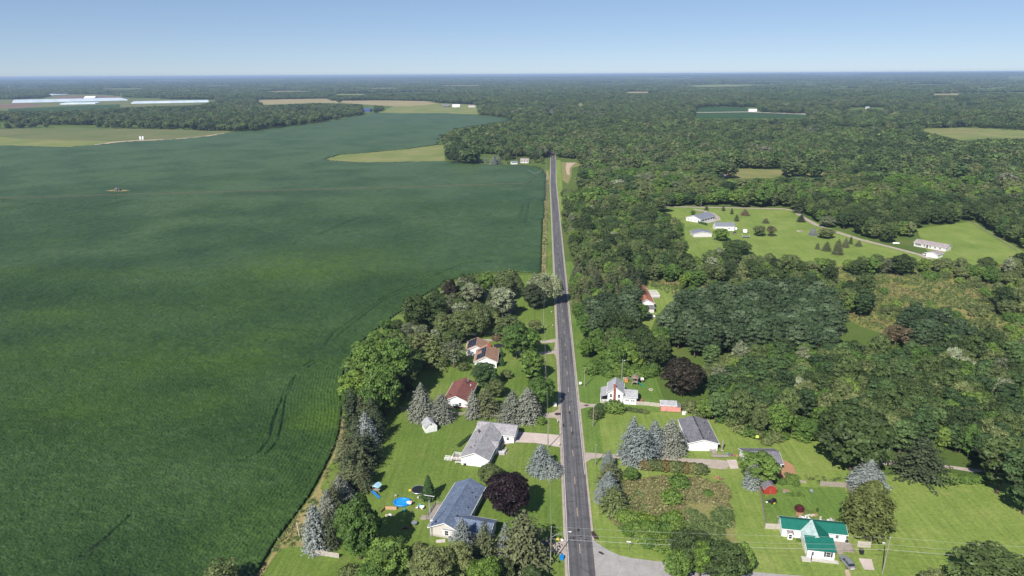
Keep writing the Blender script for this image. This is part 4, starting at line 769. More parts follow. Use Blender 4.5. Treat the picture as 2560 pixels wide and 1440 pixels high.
for (px, b, t, w, shp, m, lab) in [(1732, 540, 524, 15, "round0", L_MAPLE, "small green tree left of the white ranch house"), (1802, 605, 565, 46, "round1", L_MAPLE, "round green tree before the grey metal barn"), (1897, 592, 560, 36, "round2", L_OLIVE, "yellow green round tree on the far lawn"), (1927, 593, 562, 32, "sparse1", L_BROWN, "brownish tree touching the yellow green one"), (1840, 640, 596, 84, "oak2", L_OAK, "dark spreading tree at the near edge of the far lawn"),
        (2068, 570, 537, 46, "round3", L_GREY, "pale silver round tree by the gravel track bend"), (2064, 598, 565, 50, "round0", L_OLIVE, "olive round tree in front of the pale silver one"), (1808, 528, 513, 9, "pine0", L_SPR, "slim conifer by the far track, left of three"), (1829, 536, 519, 9, "pine1", L_SPR, "slim conifer right of the white ranch house"), (1841, 554, 534, 13, "pine2", L_SPR, "ragged young conifer right of the grey metal barn"), (1862, 540, 522, 20, "spruce1", L_BROWN, "brownish young spruce on the far lawn"),
        (1914, 559, 545, 16, "spruce2", L_SPR, "small spruce above the yellow green tree"), (2002, 556, 535, 20, "spruce0", L_DSPR, "dark spruce at the gravel track bend"), (2032, 590, 567, 20, "spruce3", L_BLUE, "blue spruce left of the olive round tree"), (1766, 526, 513, 10, "spruce2", L_SPR, "tiny conifer behind the flagpole"), (2043, 624, 606, 12, "spruce0", L_SPR, "young spruce, leftmost of the far lawn row"), (2066, 629, 602, 20, "spruce1", L_SPR, "young spruce, second of the far lawn row"), (2093, 638, 596, 24, "spruce2", L_SPR, "tallest young spruce of the far lawn row"), (2113, 620, 593, 16, "spruce3", L_SPR, "young spruce, fourth of the far lawn row"), (2126, 611, 590, 10, "spruce0", L_DSPR, "young spruce, fifth of the far lawn row"), (2146, 617, 600, 15, "spruce1", L_SPR, "young spruce, rightmost of the far lawn row")]:
    T("lawn_tree", shp, m, px, b, t, w, lab, group="trees on the far lawn")
for (px, b, t, w, m, lab) in [(1235, 412, 386, 17, L_BLUE, "biggest blue spruce at the far end of the bean field"), (1247, 410, 388, 13, L_SILV, "blue spruce beside the biggest one at the far field end"), (1213, 408, 387, 9, L_BLUE, "thin leaning blue spruce at the far field end")]:
    T("spruce_tree", "spruce1", m, px, b, t, w, lab)
T("maple_tree", "round2", L_OAK, 1268, 410, 380, 20, "dark tree left of the far white shed"); T("shrub", "round1", L_OLIVE, 1355, 410, 388, 14, "olive tree beside the far roadside house"); T("pine_tree", "tall1", L_DSPR, 1338, 408, 372, 20, "dark tall tree beside the far roadside house")
# hedge and thickets (each bush its own)
for k in range(9):
    t = k/8; px = 1612+t*140; py = 1170+12*t; m = L_BROWN if k in (4, 6) else L_OLIVE
    x, y = G(px, py); plant("hedge_bush", f"shrub{k % 4}", L_OLIVE if k % 3 else leafy(f"reddish_olive_leaves_{k}", (0.13, 0.1, 0.035), (0.14, 0.11, 0.04)), x, y, 3.1-0.3*abs(t-.5), 2.4, "rounded olive brown bush in the hedge before the four blue spruces", 'hedge', "bushes of the olive brown hedge")
for k in range(34):
    px, py = random.uniform(1535, 1690), random.uniform(1285, 1385)
    if px < 1545+(py-1285)*0.35 or py > 1345+(px-1535)*0.28: continue
    x, y = G(px, py); plant("sumac_bush", f"shrub{k % 4}", L_MAPLE if k % 3 else L_LIME, x, y, random.uniform(2.2, 3.8), random.uniform(1.8, 2.8), "bright green sumac bush in the thicket by the side road corner", 'shrub', "sumac thicket at the road corner")
for k, (px, py) in enumerate([(1560, 1024), (1574, 1026), (1588, 1029), (1602, 1031), (1614, 1033), (1550, 1022)]):
    x, y = G(px, py); plant("hedge_bush", f"shrub{k % 4}", L_OLIVE, x, y, 1.3, 1.3, "low ragged bush in the strip behind the bright farmhouse bush", 'hedge', "low hedge strip by the farmhouse")
for k in range(12):
    px = 2340+k*11; x, y = G(px, 1205-abs(k-5)*0.5+random.uniform(-3, 3)); plant("hedge_bush", f"shrub{k % 4}", L_MAPLE, x, y, random.uniform(1.8, 2.5), 1.9, "leafy green bush in the strip along the gravel track and pale lawn", 'hedge', "green hedge along the pale lawn")
for k in range(7):
    t = k/6; px = 1147+t*30; py = 1116-t*24; x, y = G(px, py); plant("hedge_bush", f"shrub{k % 4}", L_CEDAR, x, y, 1.0, 0.75, "small dark bush clipped along the ranch house back wall", 'hedge', "clipped hedge behind the grey ranch house")
for k, (px, py) in enumerate([(1742, 1070), (0, 0)][:0]): pass
for k in range(7):
    x, y = G(1747+k*3.2, 558+k*0.9); plant("hedge_bush", "arb0", L_CEDAR, x, y, 2.2, 0.9, "small dark evergreen in the row by the white ranch terrace", 'hedge', "evergreen row by the far white house")
# ------------------------------------------------------------------ the woods
ROADPX = [(1372, 690), (1374, 560), (1373, 400), (1376, 380), (1391, 380), (1394, 440), (1404, 560), (1428, 690)]
HOUSEPX = [[(1606, 705), (1630, 708), (1630, 765), (1616, 760)], [(1616, 720), (1645, 720), (1645, 750), (1616, 750)], [(1612, 785), (1636, 785), (1636, 800), (1612, 800)], [(1710, 526), (1792, 526), (1792, 560), (1710, 560)], [(1726, 550), (1850, 550), (1850, 596), (1726, 596)], [(2228, 594), (2392, 594), (2392, 632), (2228, 632)], [(2300, 628), (2345, 628), (2345, 642), (2300, 642)],
           [(1278, 393), (1326, 393), (1326, 412), (1278, 412)], [(1866, 268), (1896, 268), (1896, 281), (1866, 281)], [(908, 263), (932, 263), (932, 281), (908, 281)]]
ROADFAR = [(1370, 268), (1384, 268), (1392, 430), (1374, 430)]
FARVIS = [(1640, 520), (1720, 516), (1850, 520), (1975, 523), (2012, 545), (2060, 565), (2140, 592), (2290, 632), (2200, 634), (2110, 644), (2060, 645), (1960, 634), (1900, 614), (1800, 606), (1750, 640), (1722, 640), (1712, 560), (1660, 528)]
HILLVIS = [(2292, 572), (2420, 554), (2440, 557), (2560, 630), (2560, 640), (2400, 642), (2340, 634)]
VIS = [FIELD, FIELD2, TANF1, PASTURE, GHAREA, CROPR1, CROPR2, CLEAR5, CLEAR6, FARVIS, HILLVIS, WEEDTRI, ROADPX, left_lawn, [(1598, 795), (1604, 705), (1712, 712), (1690, 750), (1645, 795)],
       [(1392, 395), (1460, 400), (1425, 470), (1394, 470)], [(470, 255), (540, 255), (540, 249), (470, 248)], [(1446, 950), (1640, 955), (1655, 995), (1446, 1000)], [(1930, 1110), (2040, 1100), (2090, 1180), (1960, 1190)],
       [(1370, 285), (1380, 262), (1382, 285)], [(1190, 398), (1370, 398), (1370, 415), (1190, 415)]]+FARF+HOUSEPX
def blocked(x, y, H, R):
    b = np.zeros(x.shape, bool)
    for fz, fr in ((0, 0), (0.5, 0), (0.93, 0), (0.55, -0.7), (0.55, 0.7), (0.8, 0)):
        px, py = PIX(x+fr*R, y, fz*H)
        for p in VIS:
            a = np.array(p); m = (px > a[:, 0].min()) & (px < a[:, 0].max()) & (py > a[:, 1].min()) & (py < a[:, 1].max()) & ~b
            if m.any(): idx = np.where(m)[0]; b[idx] |= inpoly(px[idx], py[idx], p)
    cx = np.interp(y, [p[1] for p in ROADC], [p[0] for p in ROADC])
    b |= (abs(x-cx) < np.where(y < 985, np.where(x > cx, 4.6, 6.5)+0.5*R, 2.0)) & (y < 3300) & (y > 300)
    return b
def scatter(poly, sp, jit=0.42):
    w = [G(a, b) for a, b in poly]; xs = np.array([p[0] for p in w]); ys = np.array([p[1] for p in w])
    gx, gy = np.meshgrid(np.arange(xs.min(), xs.max(), sp), np.arange(ys.min(), ys.max(), sp*0.9)); gx = gx+(np.arange(gx.shape[0]) % 2)[:, None]*sp/2
    gx = (gx+rng.uniform(-jit, jit, gx.shape)*sp).ravel(); gy = (gy+rng.uniform(-jit, jit, gy.shape)*sp).ravel()
    m = inpoly(gx, gy, w); return gx[m], gy[m]
# kind: (object name, shapes, leaves, height, radius)
K = {"locust": ("grove_tree", "tuft", L_LOC, (13, 17), (4.2, 5.6)), "oak": ("spreading_tree", "oak", L_OAK, (10, 16), (4.5, 7)), "maple": ("round_tree", "round", L_MAPLE, (8, 13), (3.6, 5.6)), "teal": ("tufted_tree", "tuft", L_TEALG, (9, 14), (3.6, 5.2)), "olive": ("olive_green_tree", "round", L_OLIVE, (8, 13), (3.6, 5.6)),
     "lime": ("bright_tree", "round", L_LIME, (6, 10), (2.8, 4.2)), "grey": ("grey_green_tree", "tall", L_GREY, (10, 15), (3.0, 4.6)), "pine": ("pine_tree", "pine", L_DSPR, (10, 15), (2.8, 4.2)), "spruce": ("spruce_tree", "spruce", L_SPR, (8, 13), (2.6, 3.6)), "shrub": ("scrub_bush", "shrub", L_OLIVE, (2.2, 5.0), (1.7, 3.4)), "gshrub": ("scrub_bush", "shrub", L_MAPLE, (2.2, 5.5), (1.8, 3.4)), "brown": ("fading_tree", "sparse", L_BROWN, (7, 12), (3, 4.4))}
ZONES = [([(1655, 850), (1690, 800), (1740, 772), (1850, 765), (1990, 760), (2085, 790), (2095, 870), (2080, 905), (1960, 905), (1850, 902), (1760, 902), (1690, 892)], 6.2, {"locust": 1}, "dark feathery locust tree in the even grove behind the bronze tree"),
         ([(1462, 852), (1480, 805), (1560, 785), (1622, 805), (1632, 842), (1560, 862)], 6.0, {"locust": 1}, "dark locust tree in the small clump beside the road and orange roof"),
         ([(2190, 862), (2240, 835), (2380, 850), (2420, 890), (2300, 905)], 6.5, {"locust": 0.8, "brown": 0.2}, "dark locust tree in the clump above the bare soil patch"),
         ([(1462, 905), (1455, 880), (1480, 860), (1640, 850), (1700, 888), (1650, 905), (1655, 925), (1600, 930), (1500, 925)], 6.6, {"maple": .55, "oak": .2, "lime": .25}, "green tree in the wood behind the white farmhouse"),
         ([(1468, 936), (1520, 942), (1600, 950), (1650, 940), (1640, 928), (1480, 926)], 4.0, {"gshrub": 1}, "green bush along the wood edge behind the white farmhouse"),
         ([(1762, 1010), (1765, 935), (1900, 918), (2080, 918), (2200, 905), (2560, 905), (2720, 930), (2720, 1190), (2560, 1200), (2440, 1168), (2330, 1150), (2240, 1150), (2190, 1140), (2060, 1108), (2000, 1104), (1945, 1104), (1905, 1116), (1850, 1080), (1800, 1062), (1740, 1046)], 5.6, {"teal": .33, "olive": .24, "maple": .2, "oak": .14, "lime": .03, "grey": .03}, "tree in the mixed wood behind the pale lawn and grey mobile home"),
         ([(1640, 722), (1720, 695), (2560, 690), (2720, 720), (2720, 930), (2420, 905), (2200, 850), (2100, 780), (1980, 750), (1740, 757), (1700, 742)], 6.6, {"shrub": .3, "gshrub": .26, "olive": .22, "maple": .11, "oak": .1, "pine": .05, "teal": .05, "lime": .04}, "plant in the open scrub between the locust grove and the far lawn"),
         ([(1405, 560), (1408, 500), (1450, 500), (1480, 522), (1620, 535), (1700, 565), (1720, 650), (1740, 690), (1650, 718), (1600, 705), (1500, 700), (1432, 690), (1418, 640)], 7.4, {"oak": .36, "maple": .28, "olive": .2, "teal": .08, "lime": .05, "grey": .03}, "tree in the roadside wood left of the far white ranch house"),
         ([(1435, 700), (1500, 700), (1600, 705), (1595, 760), (1560, 780), (1475, 800), (1455, 790), (1442, 740)], 5.6, {"spruce": .3, "pine": .3, "olive": .2, "maple": .2}, "conifer or tree in the roadside clump by the orange roofed house"),
         ([(1740, 690), (1760, 668), (2300, 672), (2560, 668), (2720, 660), (2720, 725), (2560, 695)], 7.0, {"oak": .3, "olive": .3, "maple": .15, "gshrub": .15, "grey": .1}, "tree in the belt below the far lawn"),
         ([(1960, 522), (2010, 540), (2100, 578), (2290, 628), (2292, 585), (2420, 556), (2560, 628), (2720, 660), (2720, 520), (2000, 515)], 8.0, {"oak": .55, "maple": .2, "olive": .15, "teal": .1}, "tree at the wood edge beyond the far lawn")]
ZONES.append(([(1426, 690), (1444, 700), (1456, 790), (1472, 862), (1452, 872), (1437, 790)], 5.2, {"maple": .4, "olive": .3, "spruce": .3}, "tree in the strip along the right road verge beside the locust clump"))
ZONES.append(([(1722, 1030), (1800, 1060), (1850, 1080), (1905, 1114), (1950, 1108), (2030, 1112), (2030, 1096), (1950, 1092), (1905, 1096), (1850, 1062), (1800, 1042), (1735, 1012)], 3.6, {"gshrub": .6, "shrub": .4}, "bush along the wood edge behind the grey mobile home and garage"))
cand = []      # x, y, H, R, kind, label
for poly, sp, mix, lab in ZONES:
    x, y = scatter(poly, sp); ks = rng.choice(list(mix), len(x), p=np.array(list(mix.values()))/sum(mix.values()))
    H = np.array([rng.uniform(*K[k][3]) for k in ks]); R = np.array([rng.uniform(*K[k][4]) for k in ks])
    ok = ~blocked(x, y, H, R)
    if "scrub" in lab: ok &= (vnoise(x, y, 30, 77) > 0.54) | np.isin(ks, ["shrub", "gshrub"]) & (vnoise(x, y, 30, 77) > 0.33)
    for (sx, sy, sr) in STANDING: ok &= np.hypot(x-sx, y-sy) > sr+0.30*R
    for i in np.where(ok)[0]: cand.append((x[i], y[i], H[i], R[i], ks[i], lab))
def fill(poly, sp, mix, lab, hs):
    """gaps among the garden trees"""
    x, y = scatter(poly, sp); ks = rng.choice(list(mix), len(x), p=np.array(list(mix.values()))/sum(mix.values()))
    for i in range(len(x)):
        R = rng.uniform(2.6, 4.2); px, py = PIX(np.array([x[i]]*3), np.array([y[i]]*3), np.array([0., 4., 8.]))
        if any(math.hypot(x[i]-a, y[i]-b) < r*0.55+0.3*R for a, b, r in STANDING) or any(1204 < a < 1224 and 725 < b < 755 or 1268 < a < 1300 and 735 < b < 795 or 1155 < a < 1250 and 822 < b < 905 or 1108 < a < 1200 and 940 < b < 1020 or a > 1300 for a, b in zip(px, py)): continue
        cand.append((x[i], y[i], rng.uniform(*hs), R, ks[i], lab))
fill([(1015, 845), (1045, 775), (1110, 735), (1160, 715), (1290, 712), (1300, 770), (1250, 800), (1215, 842), (1140, 880), (1070, 890), (1020, 900)], 6.2, {"oak": .4, "olive": .4, "grey": .2}, "tree in the close garden grove by the brown roofed house", (6, 9))
fill([(868, 1050), (870, 950), (900, 890), (960, 850), (1040, 880), (1060, 930), (1000, 1000), (960, 1060)], 6.0, {"maple": .6, "oak": .4}, "tree in the dense clump on the bean field edge", (7, 10))
cand.sort(key=lambda c: math.hypot(c[0], c[1])); seen = {}; GP = []
for (x, y, H, R, k, lab) in cand:
    nm, pre, mat, _, _ = K[k]; px, py = PIX(np.array([x]), np.array([y]), H*0.6)
    if not (-30 < px[0] < 2590): continue
    seen[nm] = seen.get(nm, 0)+1
    adj = {"locust": "dark feathery", "oak": "dark spreading", "maple": "fresh green round", "teal": "deep green tufted", "olive": "olive green round", "lime": "bright lime green", "grey": "tall grey green", "pine": "dark pine", "spruce": "olive spruce", "shrub": "olive bush", "gshrub": "green bush", "brown": "brown fading"}[k]
    kind = 'shrub' if 'shrub' in k else 'tree'; where = lab.split(" in the ")[-1] if " in the " in lab else lab.split(" at the ")[-1] if " at the " in lab else lab.split(" along the ")[-1]
    word = adj if kind == 'shrub' else adj+" tree"
    if seen[nm] <= (175 if nm in ("spreading_tree", "round_tree", "olive_green_tree") else 190):
        plant(nm, f"{pre}{random.randrange(2 if pre == 'sparse' else 4)}", mat, x, y, H, R, f"{word} in the {where}", kind, f"{word}{'es' if kind == 'shrub' else 's'} in the {where}")
    else: GP.append((x, y, 0.0, R, H, k))
print("wood trees", sum(min(v, 190) for v in seen.values()), seen, "massed", len(GP))

# the forest that reads as one mass: instanced
PROTO = []
hidden = bpy.data.collections.new("tree_prototypes")
def proto(mesh, h0, r0):
    o = bpy.data.objects.new("tree_prototype", mesh); hidden.objects.link(o); PROTO.append((o, h0, r0)); return len(PROTO)-1
pid = {}
for k, (nm, pre, mat, _, _) in K.items():
    pid[k] = [proto(crown(f"{pre}{i}", mat), SHAPES[f"{pre}{i}"][3], SHAPES[f"{pre}{i}"][4]) for i in range(2 if pre == "sparse" else 4)]
random.seed(11)
farmats = {"oak": leafy("far_oak_leaves", (0.032, 0.052, 0.02), (0.058, 0.088, 0.03), (0.105, 0.14, 0.052)), "maple": leafy("far_maple_leaves", (0.054, 0.09, 0.027), (0.075, 0.118, 0.034), (0.108, 0.155, 0.044)), "olive": leafy("far_olive_leaves", (0.066, 0.086, 0.034), (0.09, 0.112, 0.043), (0.118, 0.138, 0.054)), "teal": L_TEALG, "grey": leafy("far_grey_leaves", (0.08, 0.09, 0.055), (0.12, 0.13, 0.08), (0.16, 0.175, 0.11))}
mid = {k: [proto(crown(f"mid{i}", m), *SHAPES[f"mid{i}"][3:]) for i in range(4)] for k, m in farmats.items()}
mid["con"] = [proto(crown("midcon", L_DSPR), *SHAPES["midcon"][3:])]
def patch_mesh(seed, S, n, crown_r, q, mat):
    r = np.random.default_rng(seed); P, Nn, Sz, SH = [], [], [], []
    g = int(math.sqrt(n))
    for i in range(g):
        for j in range(g):
            cx, cyy = ((i+.5+r.uniform(-.4, .4))/g-.5)*S, ((j+.5+r.uniform(-.4, .4))/g-.5)*S; hh = r.uniform(10, 18); cr = crown_r*r.uniform(.7, 1.3); tn = r.uniform(-.35, .35)
            for k in range(q):
                d = r.normal(size=3); d /= np.linalg.norm(d); d[2] = abs(d[2]) if r.random() < .75 else d[2]
                P.append((cx+d[0]*cr, cyy+d[1]*cr, hh-cr*.7+d[2]*cr*.8)); Nn.append(d+np.array([0, 0, .3])); Sz.append(cr*r.uniform(.8, 1.3)); SH.append(.5+tn+r.normal()*.1)
    v, f = quads(np.array(P), np.array(Nn), np.array(Sz), .8, r); return tri_mesh("crown", v, f, {"shade": np.clip(SH, 0, 1)}, mat, 'FACE')
patchp = [proto(patch_mesh(300+i, 90, 64, 7.5, 22, m), 1, 1) for i, m in enumerate([L_OAK, farmats["maple"], farmats["olive"], L_OAK, L_TEALG])]
def far_forest():
    out = list(GP)
    def ring(r0, r1, sp, mode):
        half = 0.70; n = int((r1-r0)*1.0)
        ys = np.arange(r0*0.7, r1, sp*0.9)
        gx, gy = np.meshgrid(np.arange(-r1*0.76, r1*0.76, sp), ys); gx = gx+(np.arange(gx.shape[0]) % 2)[:, None]*sp/2
        gx = (gx+rng.uniform(-.45, .45, gx.shape)*sp).ravel(); gy = (gy+rng.uniform(-.45, .45, gy.shape)*sp).ravel()
        rr = np.hypot(gx, gy); px, py = PIX(gx, gy, 0*gx); m = (rr >= r0) & (rr < r1) & (px > -120) & (px < 2680) & (py < 532)
        gx, gy, rr, px, py = gx[m], gy[m], rr[m], px[m], py[m]
        if mode == 'tree':
            big = np.clip((rr-1500)/2500, 0, 1); q = rng.beta(1.6, 2.6, len(gx)); cl = vnoise(gx, gy, 70, 55)*0.7+vnoise(gx, gy, 210, 56)*0.5; H = (10.5+11*q)*(0.62+0.62*cl)*(1+0.1*big); R = (4.4+8.0*q)*(0.85+0.35*cl)*(1+0.45*big)
        else: H = np.full(len(gx), 14.0)*(sp/90)**0.3; R = np.full(len(gx), 10.0)
        ok = ~blocked(gx, gy, H, R)
        if mode == 'patch': ok &= ~blocked(gx, gy-0.4*sp, H, R*0+0.45*sp) & ~blocked(gx, gy+0.35*sp, H*0+1, R*0+0.45*sp)
        if mode == 'tree': ok &= (vnoise(gx, gy, 38, 51) > 0.15)
        if mode == 'tree' and r0 > 1500: ok &= vnoise(gx*0.3, gy, 150, 58) > 0.25
        if mode == 'tree' and r0 < 1500: ok &= (vnoise(gx*0.4, gy, 90, 59) > 0.16) | (gy < 1250)
        # open fields and hedged gaps far out
        if r0 > 3000: ok &= ~((vnoise(gx, gy, 900, 61) > 0.76) & (vnoise(gx, gy, 500, 62) > 0.35))
        gx, gy, H, R, rr, px = gx[ok], gy[ok], H[ok], R[ok], rr[ok], px[ok]; zz = elev(gx, gy)
        sel = vnoise(gx, gy, 120, 71)*0.45+vnoise(gx*0.5, gy, 330, 72)*0.25+rng.random(len(gx))*0.32
        for i in range(len(gx)):
            if mode == 'tree':
                s = sel[i]; k = "oak" if s < .44 else "maple" if s < .58 else "olive" if s < .71 else "teal" if s < .77 else "grey" if s < .82 else "oak"
                if rng.random() < 0.035: k = "con"
                if rr[i] < 820 and k in pid: out.append((gx[i], gy[i], zz[i], R[i], H[i], k))
                else: out.append((gx[i], gy[i], zz[i], R[i], H[i], "mid_"+k))
            else: out.append((gx[i], gy[i], zz[i], sp/78, sp/78*0+(sp/90)**0.35, "patch"))
    ring(520, 1600, 10.4, 'tree'); ring(1600, 4200, 15.0, 'tree'); ring(4200, 8000, 70, 'patch'); ring(8000, 16000, 150, 'patch'); ring(16000, 44000, 420, 'patch')
    n = len(out); co = np.array([(o[0], o[1], o[2]-0.1) for o in out], np.float32); sc = np.zeros((n, 3), np.float32); ix = np.zeros(n, np.int32)
    for i, o in enumerate(out):
        k = o[5]
        c = patchp if k == "patch" else mid[k[4:]] if k.startswith("mid_") else pid[k]
        j = c[random.randrange(len(c))]; _, h0, r0 = PROTO[j]; ix[i] = j; sc[i] = (o[3]/r0, o[3]/r0, o[4]/h0)
    me = bpy.data.meshes.new("forest"); me.vertices.add(n); me.vertices.foreach_set("co", co.ravel())
    a = me.attributes.new("size", 'FLOAT_VECTOR', 'POINT'); a.data.foreach_set("vector", sc.ravel())
    a = me.attributes.new("which", 'INT', 'POINT'); a.data.foreach_set("value", ix)
    a = me.attributes.new("turn", 'FLOAT', 'POINT'); a.data.foreach_set("value", (rng.random(n)*6.283).astype(np.float32))
    o = put("forest", me); o['kind'] = 'stuff'; o['label'] = 'broadleaf forest stretching to the horizon'
    return o, n
# the collection must list the prototypes in index order: names decide that
for i, (o, _, _) in enumerate(PROTO): o.name = f"tree_prototype_{i:03d}"
def instancer(o, coll, name):
    ng = bpy.data.node_groups.new(name, 'GeometryNodeTree'); ng.interface.new_socket("Geometry", in_out='INPUT', socket_type='NodeSocketGeometry'); ng.interface.new_socket("Geometry", in_out='OUTPUT', socket_type='NodeSocketGeometry')
    N, Lk = ng.nodes, ng.links; gi, go = N.new("NodeGroupInput"), N.new("NodeGroupOutput"); ci = N.new("GeometryNodeCollectionInfo"); ci.inputs[0].default_value = coll
    ci.inputs['Separate Children'].default_value = True; ci.inputs['Reset Children'].default_value = True
    ip = N.new("GeometryNodeInstanceOnPoints"); ip.inputs['Pick Instance'].default_value = True
    def attr(t, nme):
        q = N.new("GeometryNodeInputNamedAttribute"); q.data_type = t; q.inputs[0].default_value = nme; return q.outputs[0]
    cb = N.new("ShaderNodeCombineXYZ"); Lk.new(attr('FLOAT', "turn"), cb.inputs[2])
    Lk.new(gi.outputs[0], ip.inputs['Points']); Lk.new(ci.outputs[0], ip.inputs['Instance']); Lk.new(attr('INT', "which"), ip.inputs['Instance Index'])
    Lk.new(cb.outputs[0], ip.inputs['Rotation']); Lk.new(attr('FLOAT_VECTOR', "size"), ip.inputs['Scale']); Lk.new(ip.outputs[0], go.inputs[0])
    md = o.modifiers.new("instances", 'NODES'); md.node_group = ng
fo, nf = far_forest(); instancer(fo, hidden, "forest_instances"); print("forest instances", nf)

# weeds standing in the corner lot and along the field edges: one mass
wcol = bpy.data.collections.new("weed_prototypes")
WMAT = [leafy("dry_weed_stalks", (0.15, 0.155, 0.06), (0.19, 0.185, 0.078), (0.25, 0.225, 0.11)), leafy("green_weed_leaves", (0.075, 0.115, 0.032), (0.1, 0.14, 0.045), (0.15, 0.19, 0.075)), leafy("brown_seed_heads", (0.15, 0.11, 0.06), (0.17, 0.125, 0.07), (0.2, 0.145, 0.08))]
for i in range(6):
    v, f, s = sprayed(400+i, 0.75, 1.0, 0.0, 46, 0.42, 'round', 0.3, 1.4); o = bpy.data.objects.new(f"weed_prototype_{i}", tri_mesh("weed", v, f, {"shade": s}, WMAT[i % 3], 'FACE')); wcol.objects.link(o)
def weeds(name, label, polys, sp, hr, greens):
    X, Y = [], []
    for p in polys: x, y = scatter(p, sp, 0.5); X.append(x); Y.append(y)
    x, y = np.concatenate(X), np.concatenate(Y); keep = vnoise(x, y, 5, 95) > 0.22; x, y = x[keep], y[keep]; g = vnoise(x, y, 9, 91)+0.25*rng.random(len(x)); n = len(x)
    ix = np.where(g < greens, rng.choice([1, 4], n), np.where(rng.random(n) < 0.92, rng.choice([0, 3], n), rng.choice([2, 5], n))).astype(np.int32)
    h = rng.uniform(*hr, n)*(0.7+0.6*vnoise(x, y, 5, 92)); me = bpy.data.meshes.new(name); me.vertices.add(n)
    me.vertices.foreach_set("co", np.stack([x, y, np.full(n, 0.02)], -1).astype(np.float32).ravel())
    w = rng.uniform(0.35, 1.35, n); a = me.attributes.new("size", 'FLOAT_VECTOR', 'POINT'); a.data.foreach_set("vector", np.stack([w, w, h], -1).astype(np.float32).ravel())
    a = me.attributes.new("which", 'INT', 'POINT'); a.data.foreach_set("value", ix); a = me.attributes.new("turn", 'FLOAT', 'POINT'); a.data.foreach_set("value", (rng.random(n)*6.283).astype(np.float32))
    o = put(name, me); o['kind'] = 'stuff'; o['label'] = label; instancer(o, wcol, name+"_instances"); print(name, n)
weeds("weeds", "tall dry and green weeds covering the corner lot", [WEEDLOT], 0.62, (0.2, 0.75), 0.62)
weeds("rough_grass", "dry tufted grass along the field margin and verge", [[(660, 1400), (740, 1300), (800, 1210), (842, 1122), (856, 1070), (850, 1130), (806, 1240), (770, 1330), (760, 1362), (700, 1372)], [(1354, 680), (1356, 640), (1359, 560), (1362, 500), (1365, 450), (1370, 450), (1371, 500), (1369, 560), (1367, 640), (1367, 680)], [(1905, 1195), (1990, 1205), (2060, 1210), (2100, 1198), (2050, 1192), (1960, 1185)]], 1.6, (0.25, 0.6), 0.5)
weeds("scrub_grass", "tall grass and weeds between the scrub bushes", [SCRUBG], 2.0, (0.5, 1.6), 0.8)
# ------------------------------------------------------------------ buildings
def wall_mb(L, W, h, rise):
    return MB().prism([(-W/2, 0), (W/2, 0), (W/2, h), (0, h+rise), (-W/2, h)], -L/2, L/2)
def roof_mb(L, W, h, rise, oh=0.4, th=0.16, gab=None):
    k = rise/(W/2); gab = oh if gab is None else gab; e = W/2+oh; ze = h-oh*k; d = 0.015
    return MB().prism([(-e, ze+d), (0, h+rise+d), (e, ze+d), (e, ze+th+d), (0, h+rise+th+d), (-e, ze+th+d)], -L/2-gab, L/2+gab)
def wing(p, L, W, h, rise, wm, rm, dx=0, dy=0, turn=0, oh=0.4, gab=None, trim=True, name=""):
    """one gabled volume of a house (ridge along its own y): wall, roof and rake boards"""
    wall_mb(L, W, h, rise).xf(turn, dx, dy).build(name+"wall", wm, p)
    r = roof_mb(L, W, h, rise, oh, gab=gab).xf(turn, dx, dy).build(name+"roof", rm, p)
    if trim:
        g = oh if gab is None else gab; k = rise/(W/2); e = W/2+oh; ze = h-oh*k
        for s in (-1, 1):
            y = s*(L/2+g); MB().prism([(-e-.02, ze-.14), (0, h+rise-.12), (e+.02, ze-.14), (e+.02, ze+.10), (0, h+rise+.12), (-e-.02, ze+.10)], y-0.03+s*.035, y+0.03+s*.035).xf(turn, dx, dy).build("rake_board", TRIM, r)
        for s in (-1, 1): MB().box(s*(e+.05)-.06, s*(e+.05)+.06, -L/2-g, L/2+g, ze-.02, ze+.13).xf(turn, dx, dy).build("gutter", TRIM, r)
    return r
def facing(face):  return {'-y': 0.0, '+x': math.pi/2, '+y': math.pi, '-x': -math.pi/2}[face]
def window(p, x, y, z, face, w=0.9, h=1.2, shut=None, mid=True, fm=None):
    t = facing(face); f = MB(); b = 0.09
    f.box(-w/2-b, -w/2, -.05, .03, -b, h+b).box(w/2, w/2+b, -.05, .03, -b, h+b).box(-w/2, w/2, -.05, .03, -b, 0).box(-w/2, w/2, -.05, .03, h, h+b)
    if mid: f.box(-w/2, w/2, -.045, .02, h/2-.03, h/2+.03)
    o = f.xf(t, x, y, z).build("window", fm or TRIM, p); MB().box(-w/2, w/2, -.02, .02, 0, h).xf(t, x, y, z).build("pane", GLASS, o)
    if shut:
        for s in (-1, 1): MB().box(s*(w/2+b+.22)-.2, s*(w/2+b+.22)+.2, -.05, .02, -.05, h+.05).xf(t, x, y, z).build("shutter", shut, o)
    return o
def door(p, x, y, face, w=0.95, h=2.05, m=None, z=0.1):
    t = facing(face); o = MB().box(-w/2, w/2, -.05, .03, 0, h).xf(t, x, y, z).build("door", m or TRIM, p)
    MB().ball(w*.36, -.07, h*.48, .04, .04, .04, 6, 4).xf(t, x, y, z).build("handle", DGREY, o); return o
def garage_door(p, x, y, face, w=2.6, h=2.1):
    t = facing(face); o = MB().box(-w/2-.1, w/2+.1, -.03, .02, 0, h+.1).xf(t, x, y, .03).build("garage_door", TRIM, p)
    for k in range(4): MB().box(-w/2, w/2, -.055, -.028, .06+k*h/4, .06+(k+1)*h/4-.05).xf(t, x, y, .03).build("panel", WHITE, o)
def pipe(p, x, y, z0, z1, r=0.08, m=None, name="roof_vent"):
    o = MB().tube([(x, y, z0), (x, y, z1)], r, 8).disc(x, y, z1-.05, z1+.05, r*1.7, 8).build(name, m or DGREY, p); return o
